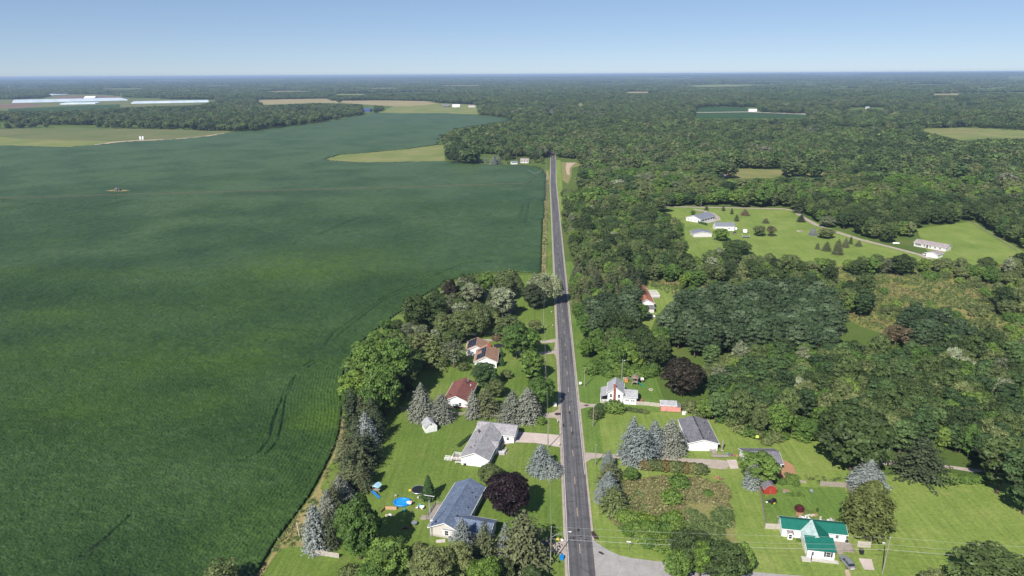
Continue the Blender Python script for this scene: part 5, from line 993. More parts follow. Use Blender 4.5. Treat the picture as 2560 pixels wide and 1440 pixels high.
def steps(p, x, y, face, n=3, w=1.4, m=None, name="steps"):
    mb = MB()
    for k in range(n): mb.box(-w/2, w/2, -.3*(n-k), -.3*(n-k-1), 0, .17*(k+1))
    return mb.xf(facing(face), x, y, 0).build(name, m or CONC, p)
def railing(mb, a, b, z, h=0.95, posts=True, rails=3):
    d = math.hypot(b[0]-a[0], b[1]-a[1]); n = max(1, round(d/1.5))
    for k in range(n+1):
        t = k/n; x, y = a[0]+(b[0]-a[0])*t, a[1]+(b[1]-a[1])*t; mb.box(x-.06, x+.06, y-.06, y+.06, z, z+h)
    for q in range(rails): zz = z+h*(q+1)/rails-.05; mb.tube([(a[0], a[1], zz), (b[0], b[1], zz)], .05, 4)
    return mb

# blue roofed house ------------------------------------------------------------
h1 = thing("house", "beige ranch house with blue shingle roof and a right hand wing", 'house', -22.75, 159.1, 12.8)
wing(h1, 20.4, 8.4, 2.75, 1.95, BEIGE, R_BLUE); wing(h1, 12.0, 6.6, 2.65, 1.5, BEIGE, R_BLUE, 5.8, -6.7, math.pi/2, name="garage_")
window(h1, .5, -10.22, .9, '-y', 1.0, 1.35, TRIM)
for y in (-1.5, 3, 7): window(h1, 4.22, y, 1.0, '+x', 1.1, 1.1)
for y in (-8, -2.5, 2.5, 6.5): window(h1, -4.22, y, 1.0, '-x', 1.0, 1.1)
door(h1, -4.22, 0, '-x'); door(h1, 4.22, 1, '+x'); garage_door(h1, 11.83, -6.7, '+x', 3.2)
MB().box(-4.15, 4.15, -10.235, -10.15, 0, .55).build("brick_skirt", CONC, h1)
for (x, y) in ((2.3, 5.2), (3.6, 4.2), (3.2, -1.0), (1.9, -6.0)): pipe(h1, x, y, 2.75+1.95*(1-x/4.2), 2.75+1.95*(1-x/4.2)+.5, .12)
MB().box(-.12, .12, -10.5, 10.5, 4.80, 4.90).build("ridge_cap", R_BLUE, h1)
ac = MB().box(-.45, .45, -.45, .45, 0, .9).box(-.3, .3, -.3, .3, .9, .94); x, y = G(1125, 1350)
o = thing("air_conditioner", "grey air conditioner by the window wall of the blue roofed house", 'appliance', x, y); ac.build("case", METAL, o); MB().disc(0, 0, .92, .98, .32, 12).build("fan_grille", DGREY, o)
# antenna mast
x, y = G(1077, 1342); o = thing("antenna_mast", "tall lattice antenna mast rising beside the blue roof", 'antenna', x, y)
mb = MB()
for k in range(3): a = 2.1*k; mb.tube([(.28*math.cos(a), .28*math.sin(a), 0), (.2*math.cos(a), .2*math.sin(a), 11.0)], .035, 4)
for k in range(22):
    z = k*.5
    for q in range(3): a, b = 2.1*q, 2.1*(q+1); mb.tube([(.26*math.cos(a), .26*math.sin(a), z), (.25*math.cos(b), .25*math.sin(b), z+.5)], .018, 3)
mb.build("lattice", METAL, o)
mb = MB().tube([(0, 0, 11), (0, 0, 13.2)], .03, 5).tube([(-1.4, .3, 12.4), (1.5, -.3, 12.4)], .03, 5)
for k in range(9): t = -1.3+k*.33; mb.tube([(t, -.3*t/1.4-.5+.03*k, 12.4), (t, -.3*t/1.4+.5-.03*k, 12.4)], .014, 3)
mb.build("aerial", METAL, o); mb = MB(); mb.disc(.45, -.2, 5.2, 5.3, .42, 14, .3); mb.build("dish", LAMPG, o)
# deck of the blue roofed house
o = thing("wooden_deck", "weathered wooden deck with rails behind the blue roofed house", 'deck', -22.75, 159.1, 12.8); mb = MB().box(-7.6, -4.4, -4.6, 2.2, .45, .6)
for yy in np.arange(-4.4, 2.2, 1.3): mb.box(-7.5, -7.35, yy, yy+.14, 0, .45)
mb.build("platform", WOOD, o); mb = MB(); railing(mb, (-7.5, 2.1), (-7.5, -4.5), .6); railing(mb, (-7.5, 2.1), (-4.6, 2.1), .6); railing(mb, (-7.5, -4.5), (-5.4, -4.5), .6); mb.build("railing", WOOD, o)
MB().box(-9.3, -7.6, -4.6, -3.2, 0, .3).box(-8.9, -7.6, -4.6, -3.2, .3, .45).build("steps", WOOD, o)
# grey ranch -------------------------------------------------------------------
h2 = thing("house", "white ranch house with grey roof and attached garage at its far end", 'house', -18.9, 192.5, 10.5)
wing(h2, 18.6, 8.6, 2.85, 1.9, WHITE, R_GREY); wing(h2, 12.6, 7.0, 2.8, 1.75, WHITE, R_GREY, 2.3, 10.2, math.pi/2, name="garage_"); wing(h2, 3.6, 3.8, 2.8, .85, WHITE, R_GREY, 3.0, .4, math.pi/2, .35, .5, False, "porch_")
for y in (-7, -3.4, 2.6, 5.2): window(h2, 4.32, y, .9, '+x', 1.1, 1.3, SHUT_B)
door(h2, 4.87, .4, '+x', m=SHUT_B); window(h2, 4.32, -1.3, .9, '+x', .7, 1.2)
for y in (-5.5, -1.0, 3.5): window(h2, -4.32, y, .9, '-x', 1.2, 1.1)
door(h2, -4.32, -6.8, '-x'); garage_door(h2, 8.62, 9.0, '+x', 2.5); garage_door(h2, 8.62, 11.8, '+x', 2.5); window(h2, 6.6, 6.68, .9, '-y', .8, 1.0)
pipe(h2, -2.4, 4.2, 3.5, 4.8, .22, DGREY, "chimney_pipe"); pipe(h2, -1.6, -3.0, 3.9, 5.6, .12, METAL, "chimney_pipe"); pipe(h2, -2.3, -5.4, 3.6, 4.3, .1); pipe(h2, -1.2, -5.0, 4.1, 4.6, .12)
MB().box(-.1, .1, -9.6, 9.0, 4.78, 4.86).build("ridge_cap", R_GREY, h2)
MB().box(4.4, 7.4, -1.2, 1.6, 0, .35).box(7.4, 7.9, -.4, 1, 0, .18).build("porch_slab", CONC, h2); mb = MB(); railing(mb, (7.3, -1.1), (7.3, 1.5), .35); railing(mb, (4.6, -1.1), (7.3, -1.1), .35); mb.build("porch_railing", TRIM, h2)
o = thing("white_deck", "white railed deck with steps at the back of the grey ranch house", 'deck', -18.9, 192.5, 10.5)
MB().box(-8.0, -4.5, -8.2, -5.0, .5, .65).build("platform", WOOD, o); mb = MB(); railing(mb, (-7.9, -5.1), (-4.6, -5.1), .65); railing(mb, (-7.9, -8.1), (-4.6, -8.1), .65); railing(mb, (-7.9, -6.9), (-7.9, -5.1), .65); railing(mb, (-10.2, -7.0), (-7.9, -7.0), .2); railing(mb, (-10.2, -8.2), (-7.9, -8.2), .2); mb.build("railing", TRIM, o)
MB().box(-8.6, -8.0, -8.1, -7.0, 0, .45).box(-9.3, -8.6, -8.1, -7.0, 0, .3).box(-10, -9.3, -8.1, -7.0, 0, .15).build("steps", WOOD, o)
o = thing("white_bench", "white plank on supports at the near corner of the grey ranch house", 'bench', *G(1146, 1158), 95); MB().box(-.2, .2, -1.0, 1.0, .38, .46).build("seat", TRIM, o)
for s in (-.8, .8): MB().box(-.18, .18, s-.05, s+.05, 0, .38).build("leg", TRIM, o)
o = thing("air_conditioner", "dark round air conditioner by the white gable of the grey ranch house", 'appliance', *G(1162, 1163)); MB().disc(0, 0, 0, .75, .42, 14).build("case", DGREY, o); MB().disc(0, 0, .75, .8, .3, 12).build("fan_grille", METAL, o)
# gambrel sheds
def gambrel(name, label, x, y, cw, L, W, h, wm, rm, tm, small_window=True, dm=None):
    p = thing(name, label, 'shed', x, y, cw); a, b = W/2, W*.30; z1, z2 = h+W*.27, h+W*.42
    MB().prism([(-a, 0), (a, 0), (a, h), (b, z1), (0, z2), (-b, z1), (-a, h)], -L/2, L/2).build("wall", wm, p)
    t = .1; r = MB().prism([(-a-.15, h-.2), (-b, z1+.02), (0, z2+.02), (b, z1+.02), (a+.15, h-.2), (a+.27, h-.18), (b+.06, z1+t), (0, z2+t+.02), (-b-.06, z1+t), (-a-.27, h-.18)], -L/2-.15, L/2+.15).build("roof", rm, p)
    d = MB().box(-W*.26, W*.26, -L/2-.05, -L/2+.02, .08, h*1.0).build("door", dm or wm, p); MB().box(-.03, .03, -L/2-.08, -L/2-.04, .08, h*1.0).build("door_seam", tm, d)
    MB().prism([(-a-.02, h-.1), (-b, z1-.12), (0, z2-.12), (b, z1-.12), (a+.02, h-.1), (a+.02, h+.06), (b, z1+.02), (0, z2+.03), (-b, z1+.02), (-a-.02, h+.06)], -L/2-.2, -L/2-.13).build("rake_board", tm, r)
    if small_window: o = MB().tube([(0, -L/2-.06, z1-.15), (0, -L/2+.02, z1-.15)], .32, 8).build("window", tm, p); MB().tube([(0, -L/2-.08, z1-.15), (0, -L/2, z1-.15)], .24, 8).build("pane", GLASS, o)
    return p
gambrel("barn_shed", "white barn shaped shed with grey roof on the open lawn", -38.2, 205.6, -26, 4.2, 4.0, 2.0, WHITE, R_LGREY, TRIM)
gambrel("barn_shed", "small red barn shaped shed behind the garden fence", 65.1, 174.4, -3, 5.0, 3.5, 1.7, REDW, R_DGREY, plain("salmon_trim", (0.5, 0.2, 0.16)), False)
# red brown roof ----------------------------------------------------------------
h4 = thing("house", "white house with reddish brown roof among spruces", 'house', -30.3, 229.2, 6.5)
wing(h4, 15.2, 8.6, 2.8, 1.9, WHITE, R_RED)
MB().box(4.3, 6.6, -7.4, -3.6, 2.35, 2.5).build("porch_roof", TRIM, h4); MB().box(6.4, 6.5, -7.3, -7.2, 0, 2.35).box(6.4, 6.5, -3.8, -3.7, 0, 2.35).build("porch_post", TRIM, h4)
for y in (-5, 0, 4): window(h4, 4.32, y, .9, '+x'); window(h4, -4.32, y, .9, '-x')
window(h4, 1.5, -7.62, .9, '-y', .9, 1.2); door(h4, 4.32, -2, '+x')
MB().box(-4.3, 4.3, -7.64, -7.55, 0, .45).build("brick_skirt", BRICK, h4)
pipe(h4, 1.6, 5.5, 4.1, 5.4, .2, METAL, "chimney_pipe"); pipe(h4, 1.4, 4.3, 4.2, 4.9, .2, DGREY); pipe(h4, 3.0, 3.6, 3.6, 4.0, .15, TRIM); pipe(h4, -2.6, -5.0, 3.6, 3.8, .35)
# solar roofs -------------------------------------------------------------------
h5 = thing("house", "white house with two tan roofs carrying solar panels", 'house', -23.5, 263.6, -1)
wing(h5, 13.0, 9.0, 2.8, 2.15, WHITE, R_TAN); wing(h5, 9.6, 8.4, 2.6, 1.95, WHITE, R_TAN, -4.9, 10.9, 0, name="rear_")
def panels(p, W, h, rise, dx, y0, rows, cols, skip=()):
    k = rise/(W/2); L = math.hypot(1, k); me = MB().box(-.48, .48, -.82, .82, 0, .04).mesh("solar_panel", SOLAR); fr = MB().box(-.5, .5, -.84, -.82, 0, .05).box(-.5, .5, .82, .84, 0, .05).box(-.5, -.48, -.84, .84, 0, .05).box(.48, .5, -.84, .84, 0, .05).mesh("panel_frame", METAL)
    for i in range(rows):
        for j in range(cols):
            if (i, j) in skip: continue
            s = .55+i*1.03; x = -s; o = put("solar_panel", me, p); o.location = (dx+x/L*1.0-.15, y0+j*1.72, h+rise-(s/L+.15)*k+.24); o.rotation_euler = (0, -math.atan(k), 0); f = put("panel_frame", fr, o)
panels(h5, 9.0, 2.8, 2.15, 0, -5.2, 4, 6, {(2, 3), (2, 4), (3, 3), (3, 4)}); panels(h5, 8.4, 2.6, 1.95, -4.9, 7.6, 4, 5)
mb = MB().box(.2, 1.6, 5.2, 6.2, 4, 5.9).build("chimney", BRICK, h5)
for y in (-4, 0, 4): window(h5, 4.52, y, .9, '+x'); window(h5, -4.52, y, .9, '-x')
window(h5, 1.8, -6.52, .9, '-y'); window(h5, -2, -6.52, .9, '-y'); door(h5, 4.52, 2, '+x')
# brown roofed house in the trees --------------------------------------------------
x, y = G(1283, 790); h6 = thing("house", "dark house with brown roof half hidden in trees", 'house', x-4.5, y+4.0, 20); wing(h6, 9.5, 8.0, 4.6, 2.4, DARKW, R_BROWN)
for s in (-2.2, 0, 2.2): window(h6, s, -4.77, 2.9, '-y', .9, 1.2); window(h6, s, -4.77, .7, '-y', .9, 1.3)
MB().box(-3.8, 3.8, -7.2, -4.85, 2.35, 2.5).build("porch_roof", DARKW, h6)
for s in (-3.6, -1.2, 1.2, 3.6): MB().box(s-.07, s+.07, -7.1, -6.96, 0, 2.35).build("porch_post", TRIM, h6)
# white farmhouse -----------------------------------------------------------------
hr1 = thing("house", "white two storey farmhouse with grey roofs and red brick chimney", 'house', 26.9, 230.6, 7)
wing(hr1, 8.2, 5.4, 4.7, 2.1, WHITE, R_LGREY); wing(hr1, 5.2, 6.0, 3.1, 1.3, WHITE, R_LGREY, 5.0, -.6, math.pi/2, name="wing_")
MB().prism([(-5.5, 2.55), (-2.7, 3.35), (-2.7, 3.5), (-5.5, 2.7)], -3.9, 3.9).build("porch_roof", R_LGREY, hr1)
MB().box(-5.3, -2.7, -3.8, 3.8, 0, .4).build("porch_floor", CONC, hr1)
for s in (-3.7, -1.3, 1.3, 3.7): MB().box(-5.3, -5.15, s-.08, s+.08, .4, 2.6).build("porch_post", TRIM, hr1)
mb = MB(); railing(mb, (-5.2, -3.7), (-5.2, 3.7), .4); railing(mb, (-5.2, -3.7), (-2.8, -3.7), .4); mb.build("porch_railing", TRIM, hr1)
MB().box(-.65, .05, -4.6, -4.05, 0, 7.9).box(-.72, .12, -4.67, -3.98, 7.7, 7.95).build("chimney", BRICK, hr1)
for s in (-1.55, 1.35): window(hr1, s, -4.12, 2.7, '-y', .75, 1.25); window(hr1, s, -4.12, .8, '-y', .75, 1.25)
for s in (4.0, 4.7, 6.0, 6.7): window(hr1, s, -3.62, 1.35, '-y', .45, .65)
window(hr1, 2.72, 1.5, 3.0, '+x', .8, 1.1); door(hr1, 7.62, -.8, '+x'); MB().box(7.6, 10.2, -3.2, 1.0, 0, .35).build("back_deck", WOODB, hr1)
window(hr1, -2.72, -1.8, .9, '-x', .9, 1.3); window(hr1, -2.72, 1.8, .9, '-x', .9, 1.3); door(hr1, -2.72, 0, '-x')
def patio_chair(x, y, cw, label, m=TANP, grp=None):
    o = thing("patio_chair", label, 'chair', x, y, cw, grp); MB().box(-.28, .28, -.28, .28, .38, .44).build("seat", m, o); MB().box(-.28, .28, .24, .3, .44, .95).build("backrest", m, o)
    for a in (-.25, .25):
        for b in (-.25, .25): MB().box(a-.03, a+.03, b-.03, b+.03, 0, .38).build("leg", m, o)
def table(x, y, label, r=.6, m=TRIM, umbrella=None, name="patio_table"):
    o = thing(name, label, 'table', x, y); MB().disc(0, 0, .7, .75, r, 16).build("tabletop", m, o); MB().tube([(0, 0, 0), (0, 0, .7)], .06, 6).disc(0, 0, 0, .05, .3, 10).build("leg", m, o)
patio_chair(35.6, 227.4, 30, "brown patio chair on the deck behind the white farmhouse", WOODB); patio_chair(37.0, 227.0, -60, "brown patio chair at the outer corner of the farmhouse deck", WOODB); table(36.2, 228.6, "brown round table on the deck behind the white farmhouse", .5, WOODB)
# pink shed -------------------------------------------------------------------------
p2 = thing("shed", "faded pink wooden shed with grey roof", 'shed', 45.0, 223.4, 4); wing(p2, 5.4, 3.8, 2.35, .95, PINK, R_LGREY, 0, 0, math.pi/2, .2)
MB().box(2.72, 4.3, -1.85, 1.5, 0, 1.75).build("lean_to", PINK, p2); MB().prism([(2.6, 2.2), (4.5, 1.7), (4.5, 1.8), (2.6, 2.3)], -2.0, 1.6).build("lean_to_roof", METAL, p2)
door(p2, -1.0, -1.92, '-y', 1.0, 1.9, PINK)
for k, (px, py, w, d, h) in enumerate([(1709, 1036, 1.1, .8, .9), (1716, 1031, .8, .7, .6), (1722, 1027, 1.2, .6, .5), (1713, 1024, .7, .9, .7)]):
    x, y = G(px, py); o = thing("crate", ["white box lying nearest the lawn beside the pink shed", "white crate in the junk heap beside the pink shed", "grey white board crate at the outer end of the pink shed heap", "pale crate against the pink shed end wall"][k], 'crate', x, y, 17*k); MB().box(-w/2, w/2, -d/2, d/2, 0, h).build("box", [WHITEP, STONE, WHITEP, PINK][k], o); MB().box(-w/2-.04, w/2+.04, -d/2-.04, d/2+.04, h, h+.06).build("lid", [TRIM, WHITEP, STONE, WHITEP][k], o)
# mobile home ------------------------------------------------------------------------
h3 = thing("mobile_home", "white mobile home with low dark grey roof beside four blue spruces", 'house', 51.1, 202.6, -.8); wing(h3, 15.2, 9.2, 2.85, 1.25, WHITE, R_DGREY, oh=.35)
for s, a, b in ((-1, -7.9, -1.2), (-1, .2, 7.9)): MB().box(-.22, .22, a, b, 4.28, 4.36).build("ridge_vent", DGREY, h3)
for y in (-6.2, -4.2, -1.5, 1.2, 3.6, 6.0): window(h3, -4.62, y, 1.0, '-x', .8, 1.1)
for y in (-4, 2, 6): window(h3, 4.62, y, 1.0, '+x', .8, 1.1)
door(h3, 3.1, -7.62, '-y', z=.55); steps(h3, 3.1, -7.62, '-y', 4, 1.5, WOOD); mb = MB(); railing(mb, (2.2, -9.2), (2.2, -7.7), .1); railing(mb, (4.0, -9.2), (4.0, -7.7), .1); mb.build("step_railing", WOOD, h3)
pipe(h3, -3.4, -3.2, 3.4, 4.1, .12, METAL); pipe(h3, 2.6, -3.5, 3.7, 4.7, .16, METAL, "chimney_pipe"); pipe(h3, 1.3, -6.2, 4.0, 4.5, .1, METAL); pipe(h3, 3.0, 4.0, 3.6, 4.0, .1)
o = thing("wooden_post", "thick pale post by the right corner of the white mobile home", 'post', *G(1805, 1126)); MB().tube([(0, 0, 0), (.05, 0, 2.9), (.06, 0, 3.6)], [.3, .26, .2], 8).build("shaft", POLE, o); MB().disc(0, 0, 0, .12, .5, 8).build("footing", CONC, o)
o = thing("wooden_ramp", "low weathered ramp before the white mobile home door", 'ramp', *G(1800, 1142), 90); MB().box(-.7, .7, -2.6, 2.6, .3, .42).build("planks", WOOD, o); mb = MB(); railing(mb, (-.65, -2.5), (-.65, 2.5), .42, .7, True, 2); mb.build("railing", WOOD, o)
def heap(name, label, cat, px, py, w, h, mats, n=7):
    x, y = G(px, py); o = thing(name, label, cat, x, y); r = random.Random(px)
    for k in range(n):
        a, b = r.uniform(-w, w), r.uniform(-w*.5, w*.5); s = r.uniform(.25, .5); MB().box(-s, s, -s*.6, s*.6, 0, h*r.uniform(.4, 1)).xf(r.uniform(0, 3), a, b).build("piece", mats[k % len(mats)], o)
heap("tarp_heap", "blue tarp heap beside the wooden ramp", 'heap', 1825, 1137, .6, .5, [BLUEP], 4); heap("junk_heap", "brown junk heap right of the blue tarp", 'heap', 1836, 1140, 1.3, .6, [RUSTM, WOODB, MULCH], 9)
# garage with grey roof
g4 = thing("garage", "white garage with dark grey roof partly behind a green tree", 'garage', 67.2, 188.4, -1); wing(g4, 10.2, 8.2, 2.55, 1.5, WHITE, R_DGREY, 0, 0, math.pi/2); window(g4, 3.6, -4.12, 1.0, '-y', .8, .9); window(g4, 1.4, -4.12, 1.0, '-y', .8, .9); garage_door(g4, -5.12, 0, '-x', 3.0); pipe(g4, 3.0, -2.2, 3.2, 3.9, .1, METAL)
# green roofed house -------------------------------------------------------------------
h6g = thing("house", "white house with green metal roof and one faded roof panel", 'house', 70.4, 154.6, 7.5)
wing(h6g, 15.6, 4.8, 2.6, 1.1, WHITE, R_GREEN, 0, 0, math.pi/2, .35, .25)
k = 1.35/3.1
MB().prism([(-3.1, 0), (3.1, 0), (3.1, 2.6), (0, 3.95), (-3.1, 2.6)], -6.6, 0).xf(0, -.1, 0).build("front_wall", WHITE, h6g)
for s, m, nme in ((-1, R_FADED, "faded_roof_slope"), (1, R_GREEN, "front_roof_slope")):
    prof = [(0, 3.97), (s*3.35, 2.51), (s*3.35, 2.63), (0, 4.10)]; prof = prof if s > 0 else prof[::-1]
    MB().prism(prof if s < 0 else prof, -6.7, .2).xf(0, -.1, 0).build(nme, m, h6g)
MB().box(-3.2, 3.2, -9.9, -6.5, 0, 2.45).build("front_room_wall", WHITE, h6g)
mb = MB(); mb.add([(-3.45, -10.2, 2.45), (3.45, -10.2, 2.45), (3.45, -6.2, 3.75), (-3.45, -6.2, 3.75), (-3.45, -10.2, 2.57), (3.45, -10.2, 2.57), (3.45, -6.2, 3.87), (-3.45, -6.2, 3.87)], [(0, 3, 2, 1), (4, 5, 6, 7), (0, 1, 5, 4), (1, 2, 6, 5), (2, 3, 7, 6), (3, 0, 4, 7)]); mb.build("front_room_roof", R_GREEN, h6g)
for s in (-1, 1): MB().add([(s*3.2, -9.9, 2.44), (s*3.2, -6.5, 2.44), (s*3.2, -6.5, 3.62), (s*3.14, -9.9, 2.44), (s*3.14, -6.5, 2.44), (s*3.14, -6.5, 3.62)], [(0, 1, 2), (5, 4, 3), (0, 2, 5, 3)]).build("gable_infill", WHITE, h6g)
window(h6g, 1.7, -9.92, .85, '-y', .95, 1.25, SHUT_D); window(h6g, -1.9, -9.92, .95, '-y', .45, .9); door(h6g, -3.22, -8.2, '-x'); window(h6g, -3.22, -7.2, 1.0, '-x', .5, .9)
MB().box(-6.5, -5.3, -3.5, -2.42, 0, 1.9).build("entry_wall", WHITE, h6g); MB().prism([(-6.7, 1.95), (-5.9, 2.35), (-5.1, 1.95), (-5.1, 2.05), (-5.9, 2.47), (-6.7, 2.05)], -3.8, -2.3).build("entry_roof", R_MAUVE, h6g); window(h6g, -5.9, -3.52, .4, '-y', .7, 1.2); window(h6g, 5.6, -2.42, 1.1, '-y', .7, .9)
MB().box(-4.6, -2.6, -11.6, -9.95, 0, .3).box(-2.6, 4.0, -11.2, -9.95, 0, .1).build("front_slab", STONE, h6g); MB().tube([(-2.4, -11.0, 0), (-2.4, -11.0, 2.4)], .12, 6).build("porch_post", DGREY, h6g)
o = thing("wooden_deck", "large weathered deck at the right side of the green roofed house", 'deck', 70.4, 154.6, 7.5); MB().box(3.3, 8.9, -6.3, -2.6, .2, .36).build("platform", WOOD, o); mb = MB(); railing(mb, (3.4, -6.2), (4.7, -6.2), .36, .8); railing(mb, (6.1, -6.2), (8.8, -6.2), .36, .8); railing(mb, (8.8, -6.2), (8.8, -4.2), .36, .8); mb.build("railing", WOOD, o); MB().box(4.7, 6.1, -7.3, -6.3, 0, .18).build("steps", WOOD, o)
o = thing("patio_lounger", "dark cushioned lounger on the large deck by the green roof", 'chair', *G(2116, 1358), 20); MB().box(-.5, .5, -.9, .9, .55, .7).build("seat", STONE, o); MB().box(-.4, .4, -.8, .5, .7, .8).build("cushion", DGREY, o)
o = thing("trash_bin", "black wheeled bin at the corner of the large deck", 'bin', *G(2153, 1384), 5); MB().prism([(-.4, 0), (.4, 0), (.48, 1.15), (-.48, 1.15)], -.42, .42).build("body", BLACK, o); MB().box(-.5, .5, -.46, .46, 1.15, 1.24).build("lid", DGREY, o)
for s in (-.3, .3): MB().tube([(s-.05, .46, .14), (s+.05, .46, .14)], .14, 10).build("wheel", TYRE, o)
# far houses ------------------------------------------------------------------------------
h8 = thing("house", "white ranch house with grey metal roof on the far lawn", 'house', 128.6, 559.2, 44.5); wing(h8, 21.5, 13.6, 2.9, 2.3, WHITE, R_STEEL, oh=.5)
for y in (-7, -3, 1, 5, 8.5): window(h8, 6.82, y, .8, '+x', 1.7, 1.4)
for x in (-4.6, -1.4, 1.6, 4.6): window(h8, x, -10.77, .9, '-y', .7, 1.2)
MB().box(6.9, 11.5, -6, 8, 0, .12).build("terrace", CONC, h8)
h8b = thing("barn", "grey roofed white metal barn beside the far white ranch house", 'barn', 138.4, 523.6, 1); wing(h8b, 14.2, 9.6, 3.4, 1.9, WHITE, R_STEEL, 0, 0, math.pi/2, .3); garage_door(h8b, 7.12, 0, '+x', 3.4, 2.8); window(h8b, 3, -4.82, 1.2, '-y', 1, .9)
h8c = thing("barn", "low white metal shed with wide pale wall on the far lawn", 'barn', 116.4, 501.4, -4); wing(h8c, 9.2, 13.6, 2.7, 1.3, PALE, R_STEEL, 0, 0, 0, .3); garage_door(h8c, 2, 4.62, '+y', 3.0, 2.4)
h9 = thing("mobile_home", "long pale mobile home with mauve roof on the hillside lawn", 'house', 265.6, 467.3, 141); wing(h9, 20.4, 8.2, 2.8, 1.5, PALE, R_MAUVE)
for y in (-8.2, -6.6, -3.4, .4, 3.4, 6.6): window(h9, 4.12, y, 1.0, '+x', .9, 1.1, SHUT_D if y in (-8.2, -6.6) else None)
door(h9, 4.12, -1.6, '+x', m=SHUT_D, z=.5); steps(h9, 4.12, -1.6, '+x', 3, 1.4, WOOD); window(h9, 0, 10.22, 1.0, '+y', .9, 1.1)
h9b = thing("garage", "small white garage below the long pale mobile home", 'garage', 254.5, 443.6, 52); wing(h9b, 7.5, 7.0, 2.5, 1.2, WHITE, R_MAUVE); garage_door(h9b, 0, -3.77, '-y')
h7 = thing("house", "orange roofed house among the roadside trees", 'house', 52.6, 348.5, -1); wing(h7, 29.0, 7.6, 3.0, 1.9, WHITE, R_ORANGE)
for y in (-10, -5, 0, 5, 10): window(h7, 3.82, y, .9, '+x', 1.1, 1.2)
wing(h7, 5.2, 5.0, 2.3, .8, PALE, R_DGREY, .2, -18.6, math.pi/2, name="shed_", trim=False)
o = thing("pool_deck", "grey deck with white frame beside the orange roofed house", 'deck', 59.2, 355.6, -4); MB().box(-3.0, 3.0, -4.8, 4.8, .5, .8).build("platform", STONE, o); mb = MB(); railing(mb, (-2.9, -4.7), (2.9, -4.7), .8); railing(mb, (2.9, -4.7), (2.9, 4.7), .8); railing(mb, (-2.9, 4.7), (2.9, 4.7), .8); mb.build("railing", TRIM, o); MB().box(-2.9, 2.9, -4.7, -4.6, 0, .5).box(2.85, 2.95, -4.7, 4.7, 0, .5).build("skirting", WOOD, o)
def far_house(px, py, L, W, h, rise, wm, rm, cw, label, name="house", cat='house', wins=3):
    x, y = G(px, py); p = thing(name, label, cat, x, y, cw, None, float(elev(x, y))); wing(p, L, W, h, rise, wm, rm, 0, 0, math.pi/2, .4, None, False)
    for k in range(wins): window(p, -L/2+L*(k+.5)/wins, -W/2-.02, h*.4, '-y', 1.2, 1.3, None, False)
    return p
far_house(1312, 407, 11, 8, 3.2, 2.6, PALE, R_MAUVE, 4, "pinkish house with grey roof beyond the bean field beside the road"); far_house(1285, 410, 8, 6, 2.4, 1.5, WHITE, R_STEEL, -20, "white shed in front of the far roadside house", "shed", 'shed', 0)
x, y = G(1291, 405); o = thing("utility_pole", "bare tall pole beside the far white shed", 'pole', x, y); MB().tube([(0, 0, 0), (-.3, 0, 13)], [.18, .11], 6).build("shaft", POLE, o); MB().box(-1, .6, -.06, .06, 12, 12.15).build("crossarm", POLE, o)
far_house(1116, 267.5, 26, 22, 5, 4, DARKW, R_STEEL, 0, "dark barn with grey roof beyond the weedy pasture", "barn", 'barn', 2); far_house(1141, 267.5, 28, 18, 5, 4.5, WHITE, plain("white_metal_roof", (0.7, 0.7, 0.72), 0.5), 0, "white roofed barn beyond the weedy pasture", "barn", 'barn', 1); far_house(1180, 268, 26, 10, 4.5, 3, PALE, R_MAUVE, 0, "long pinkish shed at the end of the weedy pasture", "barn", 'barn', 3); far_house(1137, 268.5, 9, 4, 2.6, .6, WHITE, TRIM, 0, "small white trailer before the white roofed barn", "trailer", 'trailer', 1)
far_house(1233, 265, 34, 14, 5, 4, PALE, R_TAN, 0, "tan roofed long barn among trees beyond the field", "barn", 'barn', 3); far_house(920, 279, 24, 16, 6, 4, BLUEM, BLUEM, 12, "dark blue barn at the corner of the treeline", "barn", 'barn', 1); far_house(1881, 279, 24, 12, 5, 3, WHITE, plain("white_metal_roof", (0.7, 0.7, 0.72)), 0, "white farm building at the edge of the dark crop strips", "barn", 'barn', 3)
for k, (px, py, lab) in enumerate([(1438, 204, "white building group left of the far road line"), (1460, 203, "second white building right of the first on the far plain"), (1563, 192, "small bright building near the skyline centre"), (1776, 197, "white building beside the far tan field"), (1790, 197, "white building paired with the one by the far tan field"), (2117, 192, "white building on the right skyline, left of the long farm"), (2245, 190, "long white farm building on the right skyline"), (2262, 190, "tall white farm building beside the long one on the skyline"), (2450, 186, "white house near the far right skyline"), (2474, 186, "white shed near the far right skyline"), (2432, 190, "lone white house below the far right skyline"), (2168, 273, "white house showing through the right hand forest"), (895, 203, "white farm group on the left of the water tower"), (240, 206, "white building at the left skyline woods"), (1379, 241, "white house front in the forest by the road"), (1341, 259, "pale roof in the forest left of the road"), (467, 201, "small white farm on the left far plain"), (1630, 293, "tan roof in the forest right of the road")]):
    far_house(px, py, 24 if py < 220 else 11, 14 if py < 220 else 7, 6 if py < 220 else 5, 4 if py < 220 else 3, PALE, R_LGREY if k != 17 else R_TAN, 7*k % 40-20, lab, "farm_building", 'building', 2)
